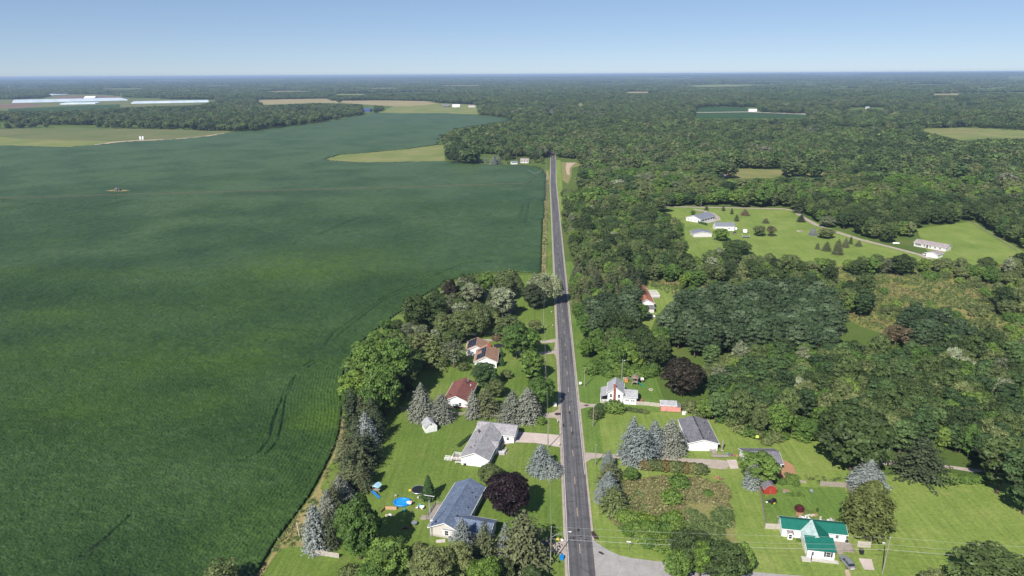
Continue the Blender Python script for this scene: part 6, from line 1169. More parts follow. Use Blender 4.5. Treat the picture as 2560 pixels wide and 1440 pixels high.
# greenhouses: long hoops side by side
def hoop(px0, py0, px1, py1, n, label, W=13.0, h=5.0, grp="plastic hoop greenhouses on the far left plain"):
    a, b = G(px0, py0), G(px1, py1); d = math.hypot(b[0]-a[0], b[1]-a[1]); cw = math.degrees(math.atan2(b[0]-a[0], b[1]-a[1]))
    prof = [(W/2*math.cos(math.pi*k/10), h*math.sin(math.pi*k/10)) for k in range(11)]; prof = prof[::-1]
    me = MB().prism(prof[::-1], -d/2, d/2).mesh("film_cover", HOOP); en = MB().box(-W*.2, W*.2, -d/2-.1, -d/2+.05, 0, 3).mesh("door", METAL)
    ux, uy = math.sin(math.radians(cw)), math.cos(math.radians(cw))
    for k in range(n):
        o = thing("hoop_greenhouse", label, 'greenhouse', (a[0]+b[0])/2+uy*k*(W+.8), (a[1]+b[1])/2-ux*k*(W+.8), cw, grp); put("film_cover", me, o); put("door", en, o)
hoop(35, 252, 300, 246.5, 28, "long white hoop greenhouse in the dense block on the far left plain"); hoop(165, 259, 250, 257.5, 10, "hoop greenhouse in the nearer left block beyond the treeline"); hoop(335, 256, 520, 252.5, 14, "long hoop greenhouse in the right hand block beyond the treeline"); hoop(112, 237.5, 170, 237.5, 9, "pale packing hoop at the back of the greenhouse farm", 14, 7)
far_house(228, 247, 60, 30, 8, 6, WHITE, TRIM, 0, "white packing house among the greenhouses", "packing_house", 'building', 4)
# water tower on the skyline, mast on the left
x, y = G(1027, 196.5); o = thing("water_tower", "white water tower on the far skyline", 'tower', x, y, 0, None, float(elev(x, y))); MB().tube([(0, 0, 0), (0, 0, 62)], [5, 3.5], 10).build("stem", WHITEP, o); MB().ball(0, 0, 70, 14, 14, 11, 14, 8).build("tank", WHITEP, o, True)
x, y = G(28, 240); o = thing("radio_mast", "thin pale mast above the left far woods", 'mast', x, y); MB().tube([(0, 0, 0), (-4, 0, 58)], [1.1, .8], 5).build("shaft", METAL, o); MB().ball(-4, 0, 59, 2.2, 2.2, 2.2, 8, 5).build("head", WHITEP, o)
# ------------------------------------------------------------------ utility poles and wires
def upole(x, y, h, label, arm=0.0, lamp=None, group="utility poles along the road", lean=0.0):
    o = thing("utility_pole", label, 'pole', x, y, 0, group); MB().tube([(0, 0, -.2), (lean, 0, h)], [.17, .11], 8).build("shaft", POLE, o)
    if arm: MB().box(-arm, arm, -.06, .06, h-.75, h-.6).build("crossarm", POLE, o)
    for s in ((-arm*.9, 0, arm*.9) if arm else (0,)): MB().tube([(s+lean, 0, h-.62 if arm else h), (s+lean, 0, h-.35 if arm else h+.25)], [.06, .04], 6).build("insulator", LAMPG, o)
    if lamp:
        b = MB().tube([(lean, 0, h-lamp[2]-1.2), (lamp[0]*.5, lamp[1]*.5, h-lamp[2]-.3), (lamp[0], lamp[1], h-lamp[2])], .045, 6).build("lamp_arm", METAL, o); MB().ball(lamp[0]+.25, lamp[1], h-lamp[2], .42, .2, .13, 8, 5).build("lamp_head", LAMPG, b)
    return (x+lean, y, h)
PL = [upole(*G(1375.9, 1416), 11.3, "roadside pole carrying the street light over the road", 0, (4.4, .6, 1.6), lean=.1)]
for px, py, h, lab in ((1369.6, 1120.7, 10.2, "roadside pole at the concrete driveway of the grey ranch"), (1363, 947, 10.3, "roadside pole level with the red roof"), (1359, 826, 10.2, "roadside pole on the lawn before the dark willow trees")): PL.append(upole(*G(px, py), h, lab, 0.0))
for k, y in enumerate((372, 432, 492, 556, 622, 690, 762, 838, 915)): PL.append(upole(1.2+.12*k, y, 10.4, "roadside pole on the verge between the bean field and road, far stretch"))
def wire(pts, name="power_line", label="", sag=.6, r=.018, grp=None, z=0):
    mb = MB()
    for a, b in zip(pts[:-1], pts[1:]): mb.tube([(a[0]+(b[0]-a[0])*t, a[1]+(b[1]-a[1])*t, a[2]+(b[2]-a[2])*t-sag*4*t*(1-t)+z) for t in [k/8 for k in range(9)]], r, 4)
    return tag(mb.build(name, WIRE), label, 'wire', grp)
for dz, lab in ((.2, "top power wire running along the roadside poles"), (-1.5, "lower power wire running along the roadside poles")): wire(PL, label=lab, z=dz, sag=.9)
PR = upole(*G(2205.5, 1434), 10.2, "wooden pole with a lamp on the pale lawn near the parked car", 0, (-1.3, -.2, 1.3), None, lean=.35); PRR = upole(140, 137, 10.5, "wooden pole off the right edge of the pale lawn")
PLL = (-60.0, 126.0, 10.5)
for dz, r, lab in ((.15, .018, "uppermost wire crossing the road at the corner"), (-1.9, .018, "middle wire crossing the road at the corner"), (-3.3, .036, "thick lowest cable crossing the road at the corner")): wire([PL[0], PR, PRR], label=lab, z=dz, r=r, sag=.7)
upole(*G(1482.5, 1065), 6.9, "short bare pole by the dark brownish bush", group=None); upole(*G(1488.5, 1163), 7.0, "short bare pole by the gravel drive mouth on the right verge", group=None); upole(*G(1461, 967), 8.0, "thin dark pole on the lawn left of the white farmhouse", group=None); upole(*G(1664, 1146), 6.0, "short pole standing in the olive brown hedge", group=None); upole(*G(1554, 952), 9.0, "wooden lamp pole behind the white farmhouse", 0, (.6, 0, .3), None); upole(*G(1751, 533), 12.0, "white flagpole beside the far white ranch house", group=None); upole(*G(1442, 720), 9.0, "pole among the roadside conifers on the right", group=None)
upole(*G(1192, 843), 9.0, "thin pole behind the propane tank of the solar roofed house", group=None)
o = thing("street_sign_post", "white street name sign at the side road corner", 'sign', *G(1571, 1376), 10); MB().tube([(0, 0, 0), (0, 0, 2.7)], .05, 6).build("post", METAL, o); MB().box(-.55, .55, -.02, .02, 2.45, 2.72).build("sign_plate", WHITEP, o)
o = thing("white_pole", "leaning white pole in the dry grass beside the bean field", 'pole', *G(748.5, 1341)); MB().tube([(0, 0, 0), (-.35, .1, 3.9)], .07, 6).build("shaft", WHITEP, o); MB().ball(-.35, .1, 3.95, .1, .1, .1, 6, 4).build("cap", WHITEP, o)
# ------------------------------------------------------------------ fences
def fence(name, label, pts, h=1.6, m=WOOD, kind='board', px=True):
    w = [G(a, b) for a, b in pts] if px else pts; o = thing(name, label, 'fence', *w[0])
    for a, b in zip(w[:-1], w[1:]):
        ax, ay, bx, by = a[0]-w[0][0], a[1]-w[0][1], b[0]-w[0][0], b[1]-w[0][1]; d = math.hypot(bx-ax, by-ay); ang = math.atan2(by-ay, bx-ax); n = max(1, round(d/2.4))
        for k in range(n):
            s = MB(); L = d/n
            if kind == 'rail':
                for z in (.45, .85, 1.2): MB().tube([(0, 0, z), (L, 0, z+random.uniform(-.04, .04))], .065, 5).xf(ang, ax+(bx-ax)*k/n, ay+(by-ay)*k/n).build("rail", m, o)
            else:
                q = int(L/.17)
                for j in range(q): hh = h*random.uniform(.94, 1.03); s.box(j*L/q, (j+.88)*L/q, -.015, .015, .04, hh)
                s.box(0, L, .018, .06, .35, .45).box(0, L, .018, .06, h-.4, h-.3)
            if kind != 'rail': s.xf(ang, ax+(bx-ax)*k/n, ay+(by-ay)*k/n).build("board_panel", m, o)
            MB().box(-.06, .06, -.06, .06, 0, h+.08).xf(ang, ax+(bx-ax)*k/n, ay+(by-ay)*k/n).build("post", m, o)
    return o
PALEW = plain("pale_old_wood", (0.46, 0.41, 0.36), 0.85, 0.15, 0.2, 2.0)
fence("rail_fence", "pale split rail fence behind the grey ranch house", [(1000, 1025), (1060, 1030), (1120, 1036), (1180, 1042), (1240, 1046), (1300, 1048), (1345, 1046)], 1.25, PALEW, 'rail')
fence("board_fence", "grey board fence between the white farmhouse and the pink shed", [(1583, 1012), (1620, 1014), (1652, 1018)], 1.5, PALEW)
fence("board_fence", "long grey fence along the left side of the back garden", [(1898, 1222), (1902, 1250), (1908, 1285), (1913, 1321)], 1.6); fence("board_fence", "pale board fence joining the green roofed house", [(1913, 1322), (1953, 1324)], 1.7, PALEW)
fence("board_fence", "weathered fence at the far right of the back garden", [(2050, 1215), (2080, 1217), (2115, 1219), (2122, 1232), (2130, 1246)], 1.7); fence("board_fence", "low broken fence behind the vegetable bed", [(1998, 1206), (2015, 1209)], .9)
fence("board_fence", "pale fence panels beside the large juniper and deck", [(2143, 1367), (2175, 1370), (2177, 1352)], 1.8, PALEW); fence("board_fence", "pale fence behind the big near maple", [(785, 1387), (812, 1390), (848, 1396)], 1.5, PALEW)
fence("picket_fence", "pale fence behind the propane tank", [(1215, 836), (1230, 836), (1246, 838)], 1.3, plain("pinkish_wood", (0.42, 0.32, 0.28), 0.8)); fence("wire_fence", "thin fence line around the hillside lawn", [(2425, 556), (2460, 576), (2500, 602), (2545, 630)], 1.2, WOOD, 'rail')
# ------------------------------------------------------------------ cars and garden things
def car(x, y, cw, paint, label, suv=True, group=None, name="parked_car"):
    o = thing(name, label, 'car', x, y, cw, group); L, W = 4.6, 1.82; H = 1.62 if suv else 1.42
    prof = [(-2.3, .38), (2.25, .38), (2.3, .62), (2.2, .88), (1.15, 1.0), (-2.15, 1.05), (-2.28, .9)]
    body = MB()
    n = len(prof)
    for sgn in (-1, 1): pass
    vs = [(-W/2*(1 if z < 1 else .96), yy, z) for yy, z in prof]+[(W/2*(1 if z < 1 else .96), yy, z) for yy, z in prof]
    body.add(vs, [tuple(range(n)), tuple(range(2*n-1, n-1, -1))]+[(i, i+n, (i+1) % n+n, (i+1) % n) for i in range(n)]); body.build("body", paint, o)
    cab = [(-2.05 if suv else -1.6, 1.0), (1.05, .98), (.35, H-.04), (-1.75 if suv else -1.0, H)]
    vs = [(-W*.47, cab[0][0], 1.0), (-W*.47, cab[1][0], .98), (-W*.36, cab[2][0], cab[2][1]), (-W*.36, cab[3][0], cab[3][1])]; vs += [(-a, b, c) for a, b, c in vs]
    cb = MB().add(vs, [(0, 1, 2, 3), (7, 6, 5, 4), (0, 4, 5, 1), (1, 5, 6, 2), (2, 6, 7, 3), (3, 7, 4, 0)]).build("cabin", GLASS, o)
    MB().add([(-W*.37, cab[2][0]-.05, H-.02), (W*.37, cab[2][0]-.05, H-.02), (W*.37, cab[3][0]+.05, H+.03), (-W*.37, cab[3][0]+.05, H+.03), (-W*.34, cab[2][0]-.15, H+.06), (W*.34, cab[2][0]-.15, H+.06), (W*.34, cab[3][0]+.15, H+.08), (-W*.34, cab[3][0]+.15, H+.08)], [(0, 3, 2, 1), (4, 5, 6, 7), (0, 1, 5, 4), (1, 2, 6, 5), (2, 3, 7, 6), (3, 0, 4, 7)]).build("roof", paint, cb)
    for s in (-1, 1):
        MB().tube([(s*W*.475, -.35, .98), (s*W*.372, -.42, H-.02)], .045, 4).build("pillar", paint, cb); MB().box(s*W*.40-.03, s*W*.40+.03, -1.5, .2, H+.04, H+.10).build("roof_rail", DGREY, cb)
        MB().box(s*.62-.2, s*.62+.2, 2.2, 2.31, .66, .82).build("headlight", LAMPG, o); MB().box(s*.72-.14, s*.72+.14, -2.31, -2.2, .72, 1.0).build("tail_light", TAILR, o); MB().box(s*(W/2+.02)-.1, s*(W/2+.02)+.1, .75, .95, .98, 1.12).build("mirror", paint, o)
        for yy in (-1.42, 1.4):
            w = MB().tube([(s*(W/2-.2), yy, .34), (s*(W/2+.03), yy, .34)], .34, 14).build("wheel", TYRE, o); MB().tube([(s*(W/2+.0), yy, .34), (s*(W/2+.045), yy, .34)], .2, 10).build("rim", METAL, w)
    MB().box(-.5, .5, -2.34, -2.28, .45, .6).build("number_plate", TRIM, o); return o
car(*G(2117, 1411), -8, SILVER, "silver station wagon parked beside the green roofed house"); x, y = G(1387, 391)
car(10.9+.3, y, 2, CARD, "dark car driving far down the road", False, name="car"); car(*G(1247, 868), 80, CARD, "dark car parked behind the solar roofed house", False); car(*G(1360, 1362), 70, CARD, "dark car in the shade beside the street light pole", False)
car(*G(1626, 793), 95, CARW, "white van roof glimpsed by the orange roofed house"); car(*G(1840, 574), 20, CARW, "white car parked at the end of the grey metal barn"); car(*G(2316, 638), 100, CARW, "white car beside the small white garage"); car(*G(1210, 1026), 85, plain("blue_car_paint", (0.02, 0.06, 0.25), 0.3), "blue car under the pines by the rail fence", False); car(*G(1836, 584), 5, CARD, "dark vehicle in the shade behind the round green tree")
def cyl_tank(px, py, cw, label, L=3.2):
    o = thing("propane_tank", label, 'tank', *G(px, py), cw); MB().tube([(0, -L/2, .85), (0, -L/2+.3, .85), (0, L/2-.3, .85), (0, L/2, .85)], [.3, .52, .52, .3], 14).build("tank", WHITEP, o, True); MB().disc(0, 0, 1.32, 1.55, .16, 8).build("valve_dome", WHITEP, o)
    for s in (-L*.3, L*.3): MB().box(-.4, .4, s-.08, s+.08, 0, .4).build("foot", CONC, o)
cyl_tank(1181, 840, 90, "white propane tank behind the solar roofed house", 4.0); cyl_tank(2240, 611, 95, "white propane tank on the lawn left of the long pale mobile home", 4.6)
def trampoline(px, py):
    o = thing("trampoline", "round black trampoline beside the dark cedar", 'trampoline', *G(px, py)); mb = MB(); n = 20
    mb.tube([(2.1*math.cos(2*math.pi*k/n), 2.1*math.sin(2*math.pi*k/n), .85) for k in range(n+1)], .08, 5); mb.build("rim", METAL, o); MB().disc(0, 0, .82, .85, 1.95, 24).build("mat", BLACK, o)
    for k in range(6): a = k*1.047; MB().tube([(2.1*math.cos(a), 2.1*math.sin(a), .85), (2.1*math.cos(a), 2.1*math.sin(a), 0)], .05, 5).build("leg", METAL, o)
    MB().box(-2.9, -2.2, -.2, .2, .3, .75).build("ladder", YELLOW, o)
trampoline(1047, 1230)
o = thing("wading_pool", "blue round swimming pool on the lawn by the play boards", 'pool', *G(1006, 1258)); mb = MB(); n = 24
mb.tube([(2.3*math.cos(2*math.pi*k/n), 1.75*math.sin(2*math.pi*k/n), .35) for k in range(n+1)], .32, 8); mb.build("inflated_rim", BLUEP, o, True); MB().disc(0, 0, .2, .42, 1.0, 24).xf(0, 0, 0).build("water", POOLW, o); o.children[1].scale = (2.15, 1.6, 1)
o2 = thing("pool_float", "white and pink pool slide float leaning on the blue pool", 'float', *G(1023, 1262), 30); MB().ball(0, 0, .7, .9, .5, .45, 10, 6).build("seat", WHITEP, o2, True); MB().ball(.6, .3, 1.0, .35, .35, .4, 8, 5).build("head", plain("pink_plastic", (0.7, 0.3, 0.32)), o2, True)
def slide(px, py, cw, label, m, L=2.6, h=1.4):
    o = thing("slide", label, 'slide', *G(px, py), cw); mb = MB().add([(-.3, 0, h), (.3, 0, h), (.3, L, .15), (-.3, L, .15), (-.3, 0, h-.07), (.3, 0, h-.07), (.3, L, .08), (-.3, L, .08)], [(0, 1, 2, 3), (7, 6, 5, 4), (0, 4, 5, 1), (1, 5, 6, 2), (2, 6, 7, 3), (3, 7, 4, 0)]); mb.build("chute", m, o)
    for s in (-.32, .32): MB().tube([(s, 0, h+.12), (s, L, .27)], .06, 5).build("side_rail", m, o); MB().tube([(s, -.1, 0), (s, 0, h)], .04, 5).build("leg", METAL, o)
slide(931, 1239, 120, "blue slide at the edge of the conifer shadow", BLUEP, 2.8, 1.5)
o = thing("play_tower", "light blue canopy play tower left of the blue slide", 'playset', *G(944, 1231), 20)
for a in (-.9, .9):
    for b in (-.8, .8): MB().tube([(a, b, 0), (a, b, 2.3)], .06, 5).build("post", WOOD, o)
MB().prism([(-1.1, 2.3), (1.1, 2.3), (0, 3.0)], -1.0, 1.0).build("canopy", plain("light_blue_canvas", (0.35, 0.58, 0.68)), o); MB().box(-.9, .9, -.8, .8, 1.1, 1.2).build("platform", WOOD, o); MB().tube([(-.9, 0, 2.2), (-4.2, -2.0, 2.2)], .06, 5).build("swing_beam", WOOD, o); MB().tube([(-4.2, -2.4, 0), (-4.2, -2.0, 2.2), (-4.4, -1.3, 0)], .05, 5).build("beam_leg", WOOD, o)
o = thing("sandbox_boards", "tan plywood play boards in front of the blue pool", 'board', *G(978, 1274), 0); MB().box(-1.6, 1.5, -.05, .05, 0, 1.0).build("front_board", TANP, o); MB().box(-1.65, -1.55, -2.6, -.06, 0, .8).xf(-.4).build("side_board", WOODB, o)
for k, (px, py, m, lab) in enumerate([(1010, 1280, CYAN, "teal play chair by the plywood boards"), (1049, 1267, CYAN, "teal plastic chair near the wooden deck"), (1042, 1272, WHITEP, "white plastic chair near the wooden deck"), (1046, 1246, WHITEP, "white chair under the dark cedar"), (989, 1242, STONE, "small white stool on the lawn above the blue pool")]): patio_chair(*G(px, py), 40*k, lab, m)
table(*G(1055, 1272), "white round table near the wooden deck", .7); table(*G(1036, 1312), "grey table standing in the tree shade below the deck", .8, METAL); heap("toy_heap", "red toys lying in the tree shade", 'toys', 1013, 1321, .8, .4, [REDP, DGREY], 4); o = thing("stone_slab", "pale stone slab on the grass below the blue roofed house window", 'slab', *G(1102, 1354), 80); MB().box(-.5, .5, -1.2, 1.2, 0, .3).build("top_slab", STONE, o); MB().box(-.4, .4, -1, 1, -.1, 0).build("base_slab", CONC, o)
heap("cushion_heap", "pale cushions lying by the plywood boards", 'cushions', 972, 1288, .8, .4, [WHITEP, TANP], 5)
# play set by the farmhouse
o = thing("playset", "wooden play tower with swings and green slide behind the farmhouse", 'playset', *G(1587, 962), 15)
for a in (-1, 1):
    for b in (-1, 1): MB().box(a-.08, a+.08, b-.08, b+.08, 0, 3.2).build("post", WOOD, o)
MB().box(-1.1, 1.1, -1.1, 1.1, 1.4, 1.5).build("platform", WOOD, o); MB().prism([(-1.4, 3.1), (1.4, 3.1), (0, 4.1)], -1.3, 1.3).build("tower_roof", plain("brown_canopy", (0.28, 0.21, 0.17)), o); mb = MB(); railing(mb, (-1, -1), (1, -1), 1.5, .7); railing(mb, (-1, -1), (-1, 1), 1.5, .7); mb.build("railing", WOOD, o)
MB().tube([(-1, 0, 2.6), (-4.6, .2, 2.6)], .09, 6).build("swing_beam", WOOD, o); MB().tube([(-4.6, -.9, 0), (-4.6, .2, 2.6), (-4.6, 1.2, 0)], .07, 6).build("beam_leg", plain("mint_paint", (0.4, 0.55, 0.48)), o); MB().add([(1.1, -.3, 1.5), (1.1, .3, 1.5), (4.0, -.9, .15), (4.0, -1.5, .15), (1.1, -.3, 1.38), (1.1, .3, 1.38), (4.0, -.9, .03), (4.0, -1.5, .03)], [(0, 3, 2, 1), (4, 5, 6, 7), (0, 1, 5, 4), (1, 2, 6, 5), (2, 3, 7, 6), (3, 0, 4, 7)]).build("slide", TEAL, o)
for k in (-2.2, -3.4): s = MB().box(k-.25, k+.25, -.1, .1, .5, .55).build("swing_seat", ORANGE, o); MB().tube([(k-.2, 0, .55), (k-.2, .1, 2.55)], .02, 3).tube([(k+.2, 0, .55), (k+.2, .1, 2.55)], .02, 3).build("chain", METAL, s)
o = thing("toy_house", "orange toy house left of the wooden play tower", 'toy', *G(1565, 954)); MB().box(-.7, .7, -.6, .6, 0, 1.1).build("wall", ORANGE, o); MB().prism([(-.9, 1.1), (.9, 1.1), (0, 1.7)], -.75, .75).build("roof", TANP, o)
o = thing("basketball_board", "white board on a post right of the green slide", 'board', *G(1605, 958)); MB().tube([(0, 0, 0), (0, 0, 2.2)], .06, 6).build("post", METAL, o); MB().box(-.6, .6, -.04, .04, 1.3, 2.4).build("backboard", WHITEP, o); MB().box(-.2, .2, -.07, -.04, 1.5, 1.8).build("target_square", REDP, o)
o = thing("fire_ring", "grey stone fire ring on the farmhouse lawn", 'fire ring', *G(1627, 975)); mb = MB(); mb.tube([(.7*math.cos(k*.52), .7*math.sin(k*.52), .15) for k in range(13)], .16, 6); mb.build("stones", STONE, o); MB().disc(0, 0, .02, .05, .55, 12).build("ashes", DGREY, o)
# mail boxes, bins, mower, garden
def mailbox(px, py, label, m=WHITEP):
    o = thing("mailbox", label, 'mailbox', *G(px, py)); MB().box(-.06, .06, -.06, .06, 0, 1.05).build("post", WOOD, o); MB().prism([(-.14, 1.05), (.14, 1.05), (.14, 1.25), (.07, 1.34), (-.07, 1.34), (-.14, 1.25)], -.3, .3).build("box", m, o)
for px, py, lab in ((1397, 1116, "white mailbox at the concrete driveway mouth"), (1394, 1059, "grey mailbox by the gravel drive mouth"), (1382, 818, "mailbox on the verge before the dark willow trees"), (1379, 784, "white mailbox just before the willow shadow")): mailbox(px, py, lab)
o = thing("electric_cabinet", "white utility cabinet on the verge behind the pale spruce pair", 'cabinet', *G(1388, 1015)); MB().box(-.5, .5, -.4, .4, .1, 1.3).build("case", WHITEP, o); MB().box(-.6, .6, -.5, .5, 0, .1).build("base", CONC, o)
o = thing("sign_board", "white square sign on the lawn left of the farmhouse", 'sign', *G(1450.5, 966)); MB().box(-.5, .5, -.03, .03, .9, 1.9).build("sign_plate", WHITEP, o); MB().tube([(0, .05, 0), (0, .05, 1.6)], .05, 5).build("post", METAL, o)
o = thing("recycling_bin", "blue recycling bin on the roadside by the street light pole", 'bin', *G(1404, 1398)); MB().prism([(-.4, 0), (.4, 0), (.5, 1.0), (-.5, 1.0)], -.4, .4).build("body", BLUEP, o); MB().box(-.52, .52, -.44, .44, 1.0, 1.08).build("lid", BLUEP, o); o = thing("traffic_barrel", "yellow and white bundle in the shade by the road", 'bundle', *G(1396, 1350)); MB().ball(0, 0, .3, .8, .4, .3, 8, 5).build("yellow_bag", YELLOW, o); MB().ball(.9, -.2, .25, .5, .4, .25, 8, 5).build("white_bag", WHITEP, o)
o = thing("riding_mower", "black riding mower on the garden lawn near the red shed", 'mower', *G(1931, 1257), 60); MB().box(-.55, .55, -1.0, .9, .35, .75).build("body", BLACK, o); MB().box(-.45, .45, .1, .95, .75, 1.1).build("hood", BLACK, o); MB().box(-.3, .3, -.7, -.25, .75, 1.25).build("seat", DGREY, o); MB().box(-.75, .75, -.5, .4, .15, .35).build("mower_deck", YELLOW, o)
for a in (-.55, .55):
    for b, r in ((-.75, .42), (.7, .28)): MB().tube([(a-.12, b, r), (a+.12, b, r)], r, 12).build("wheel", TYRE, o)
o = thing("bucket", "small white bucket beside the riding mower", 'bucket', *G(1917, 1256)); MB().disc(0, 0, 0, .6, .3, 12, .36).build("pail", WHITEP, o); MB().disc(0, 0, .6, .64, .38, 12).build("lid", DGREY, o)
o = thing("garden_box", "grey raised garden box by the vegetable row", 'planter', *G(1964, 1230), 5); MB().box(-.9, .9, -.5, .5, 0, .55).build("box", METAL, o); MB().box(-.8, .8, -.4, .4, .55, .6).build("soil", MULCH, o)
for k in range(9):
    x, y = G(1970+k*4.6, 1236+(k % 3)*2.2); plant("vegetable_plant", f"shrub{k % 4}", L_LIME if k % 2 else L_MAPLE, x, y, .8, .6, "leafy vegetable plant in the back garden row", 'plant', "vegetables in the back garden row")
for k in range(14):
    px, py = random.uniform(1938, 1992), random.uniform(1196, 1216); x, y = G(px, py); plant("garden_weed_bush", f"shrub{k % 4}", L_MAPLE, x, y, random.uniform(.9, 1.6), random.uniform(.9, 1.5), "overgrown green bush behind the vegetable row and red shed", 'shrub', "overgrown patch behind the red shed")
for k in range(6):
    x, y = G(2012+k*4.5, 1280+random.uniform(-2, 4)); plant("flower_plant", f"shrub{k % 4}", L_LIME if k % 2 else L_OLIVE, x, y, .6, .5, "yellowish flower clump in the garden bed by the red shrub", 'plant', "flowers in the garden bed")
for k in range(8):
    x, y = G(2014+k*3.0, 1289+random.uniform(-2, 2.5)); o = tag(MB().ball(0, 0, .12, random.uniform(.25, .5), .25, .18, 7, 4).build("edging_stone", STONE), "pale edging stone before the garden flowers", 'stone', "edging stones of the garden bed"); o.location = (x, y, 0); o.rotation_euler = (0, 0, k)
heap("patio_clutter", "white chairs and pots behind the green roof, left group", 'clutter', 2015, 1300, 1.8, .9, [WHITEP, STONE, WOOD], 10); heap("patio_clutter", "pale bench and pots behind the green roof, right group", 'clutter', 2068, 1304, 2.0, .8, [STONE, WOOD, WHITEP], 10); o = thing("garden_chair", "grey chair alone on the back garden lawn", 'chair', *G(2029, 1232)); MB().box(-.4, .4, -.4, .4, .4, .48).build("seat", METAL, o); MB().box(-.4, .4, .34, .4, .48, 1.0).build("backrest", METAL, o)
o = thing("yellow_sign", "small yellow sign on a post at the wood edge behind the mobile home", 'sign', *G(1892, 1103)); MB().tube([(0, 0, 0), (0, 0, 1.2)], .04, 5).build("post", METAL, o); MB().box(-.5, .5, -.03, .03, 1.2, 2.2).build("sign_plate", plain("lime_yellow", (0.6, 0.7, 0.1)), o)
heap("brush_pile", "brown brush pile on the grass behind the weedy lot", 'brush pile', 1795, 1196, 1.3, .5, [RUSTM, MULCH, WOODB], 9); heap("brush_pile", "grey brush heap on the far lawn near the track", 'brush pile', 2003, 579, 3.0, 1.2, [STONE, WOOD], 10)
o = thing("farm_wagon", "grey flat wagon on the far lawn", 'wagon', *G(1865, 594), 95); MB().box(-1.2, 1.2, -2.6, 2.6, .7, .95).build("bed", METAL, o)
for a in (-1.1, 1.1):
    for b in (-1.7, 1.7): MB().tube([(a-.12, b, .4), (a+.12, b, .4)], .4, 10).build("wheel", TYRE, o)
for b in (-2.5, 2.5): MB().box(-1.1, -1.0, b-.05, b+.05, .95, 2.4).build("stake", WHITEP, o)
o = thing("white_trailer", "small white box trailer on the far lawn", 'trailer', *G(1862, 582), 10); MB().box(-1.4, 1.4, -1.7, 1.7, .5, 2.5).build("box", WHITEP, o)
for a in (-1.4, 1.4): MB().tube([(a-.1, 0, .35), (a+.1, 0, .35)], .35, 10).build("wheel", TYRE, o)
o = thing("pump_house", "dark pump house on a bare patch in the bean field", 'shed', *G(295, 479)); MB().box(-2.2, .2, -1.4, 1.4, 0, 3.4).box(1.0, 2.6, -1.2, 1.2, 0, 2.8).build("wall", DARKW, o); MB().box(-2.5, .5, -1.7, 1.7, 3.4, 3.6).build("roof", WOOD, o)
struct(sheet("bare_soil_patch", [(262, 478.5), (280, 476.5), (310, 476.8), (326, 478.3), (312, 480.5), (285, 481)], 0.95, DRY))
for px, lab in ((352, "left one of two white tanks by the farm track"), (358.5, "right one of two white tanks by the farm track")): o = thing("storage_tank", lab, 'tank', *G(px, 349)); MB().disc(0, 0, 0, 5.5, 2.0, 14).build("tank", WHITEP, o); MB().disc(0, 0, 5.5, 6.1, 2.0, 14, .6).build("lid", WHITEP, o)
# the long irrigator
A, B, Cc = np.array(G(-140, 499, 4.0)), np.array(G(1310, 459, 4.0)), np.array(G(1337, 435, 4.0)); piv = thing("irrigator", "long rusty wheeled irrigator stretching across the bean field", 'irrigator', 0, 0); L = float(np.linalg.norm(B-A)); ns = round(L/51); nodes = [A+(B-A)*k/ns for k in range(ns+1)]+[B+(Cc-B)*.55, Cc]
for i, (a, b) in enumerate(zip(nodes[:-1], nodes[1:])):
    mb = MB(); mb.tube([(a[0]+(b[0]-a[0])*t, a[1]+(b[1]-a[1])*t, 4.0+.5*math.sin(math.pi*t)) for t in (0, .25, .5, .75, 1)], .16, 5); mb.tube([(a[0]+(b[0]-a[0])*t, a[1]+(b[1]-a[1])*t, 3.9-1.0*math.sin(math.pi*t)) for t in (0, .25, .5, .75, 1)], .06, 4)
    for t in (.15, .3, .5, .7, .85): x, y = a+(b-a)*t; mb.tube([(x, y, 4.0+.45*math.sin(math.pi*t)), (x, y, 3.9-.95*math.sin(math.pi*t))], .05, 4)
    mb.build("span", RUSTM, piv)
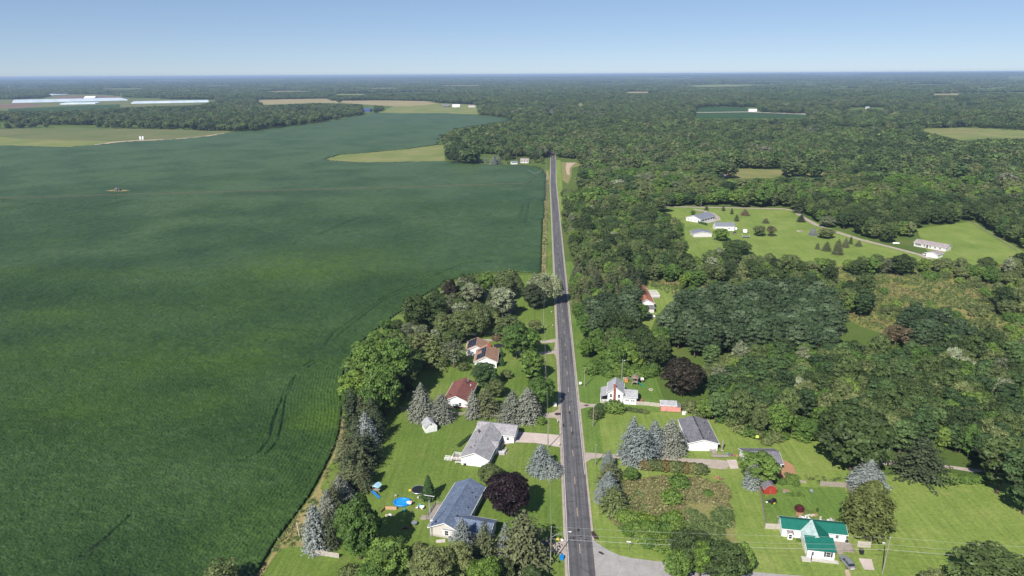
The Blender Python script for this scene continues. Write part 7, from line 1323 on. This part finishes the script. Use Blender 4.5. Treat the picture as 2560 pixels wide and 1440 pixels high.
for a in nodes[1:]:
    mb = MB(); d = (B-A)/L; nx, ny = -d[1], d[0]
    for s in (-1, 1): mb.tube([(a[0], a[1], 4.0), (a[0]+nx*2.2*s, a[1]+ny*2.2*s, .7)], .09, 4)
    mb.tube([(a[0]-nx*2.2, a[1]-ny*2.2, .7), (a[0]+nx*2.2, a[1]+ny*2.2, .7)], .09, 4); o = mb.build("tower", RUSTM, piv)
    for s in (-1, 1): x, y = a[0]+nx*2.0*s, a[1]+ny*2.0*s; MB().tube([(x-d[0]*.15, y-d[1]*.15, .65), (x+d[0]*.15, y+d[1]*.15, .65)], .6, 10).build("wheel", TYRE, o)
MB().tube([(Cc[0], Cc[1], 4.2), (Cc[0]-8, Cc[1]+6, 8.0)], .14, 5).tube([(Cc[0], Cc[1], 4.2), (Cc[0]+9, Cc[1]+5, 7.5)], .14, 5).build("end_boom", METAL, piv)
o = thing("red_tractor", "red garden tractor glimpsed among the trees of the brown roof garden", 'tractor', *G(1160, 733), 30); MB().box(-.8, .8, -1.5, .6, .6, 1.5).build("body", REDP, o); MB().box(-.6, .6, -1.2, -.4, 1.5, 2.3).build("cab", REDP, o)
for a in (-.9, .9): MB().tube([(a-.2, -.9, .6), (a+.2, -.9, .6)], .6, 10).build("wheel", TYRE, o)
struct(sheet("bare_soil_patch", [(1210, 733), (1221, 732), (1222, 748), (1212, 748)], 0.06, CONCD)); struct(sheet("concrete_pad", [(1068, 858), (1095, 846), (1110, 856), (1095, 872), (1072, 870)], 0.06, CONCD))
# ------------------------------------------------------------------ summer haze
HAZE_DENSITY = 0.00007
m, N, Lk = nodes_of("haze_air"); pv = N.new("ShaderNodeVolumePrincipled"); ov = N.new("ShaderNodeOutputMaterial")
pv.inputs['Color'].default_value = (0.48, 0.65, 0.93, 1); pv.inputs['Density'].default_value = HAZE_DENSITY; pv.inputs['Anisotropy'].default_value = 0.0
Lk.new(pv.outputs[0], ov.inputs['Volume'])
hz = MB().box(-70000, 70000, -70000, 70000, -1.0, 124.0).build("haze", m); hz['kind'] = 'stuff'; hz['label'] = 'thin blue summer haze over the far country'
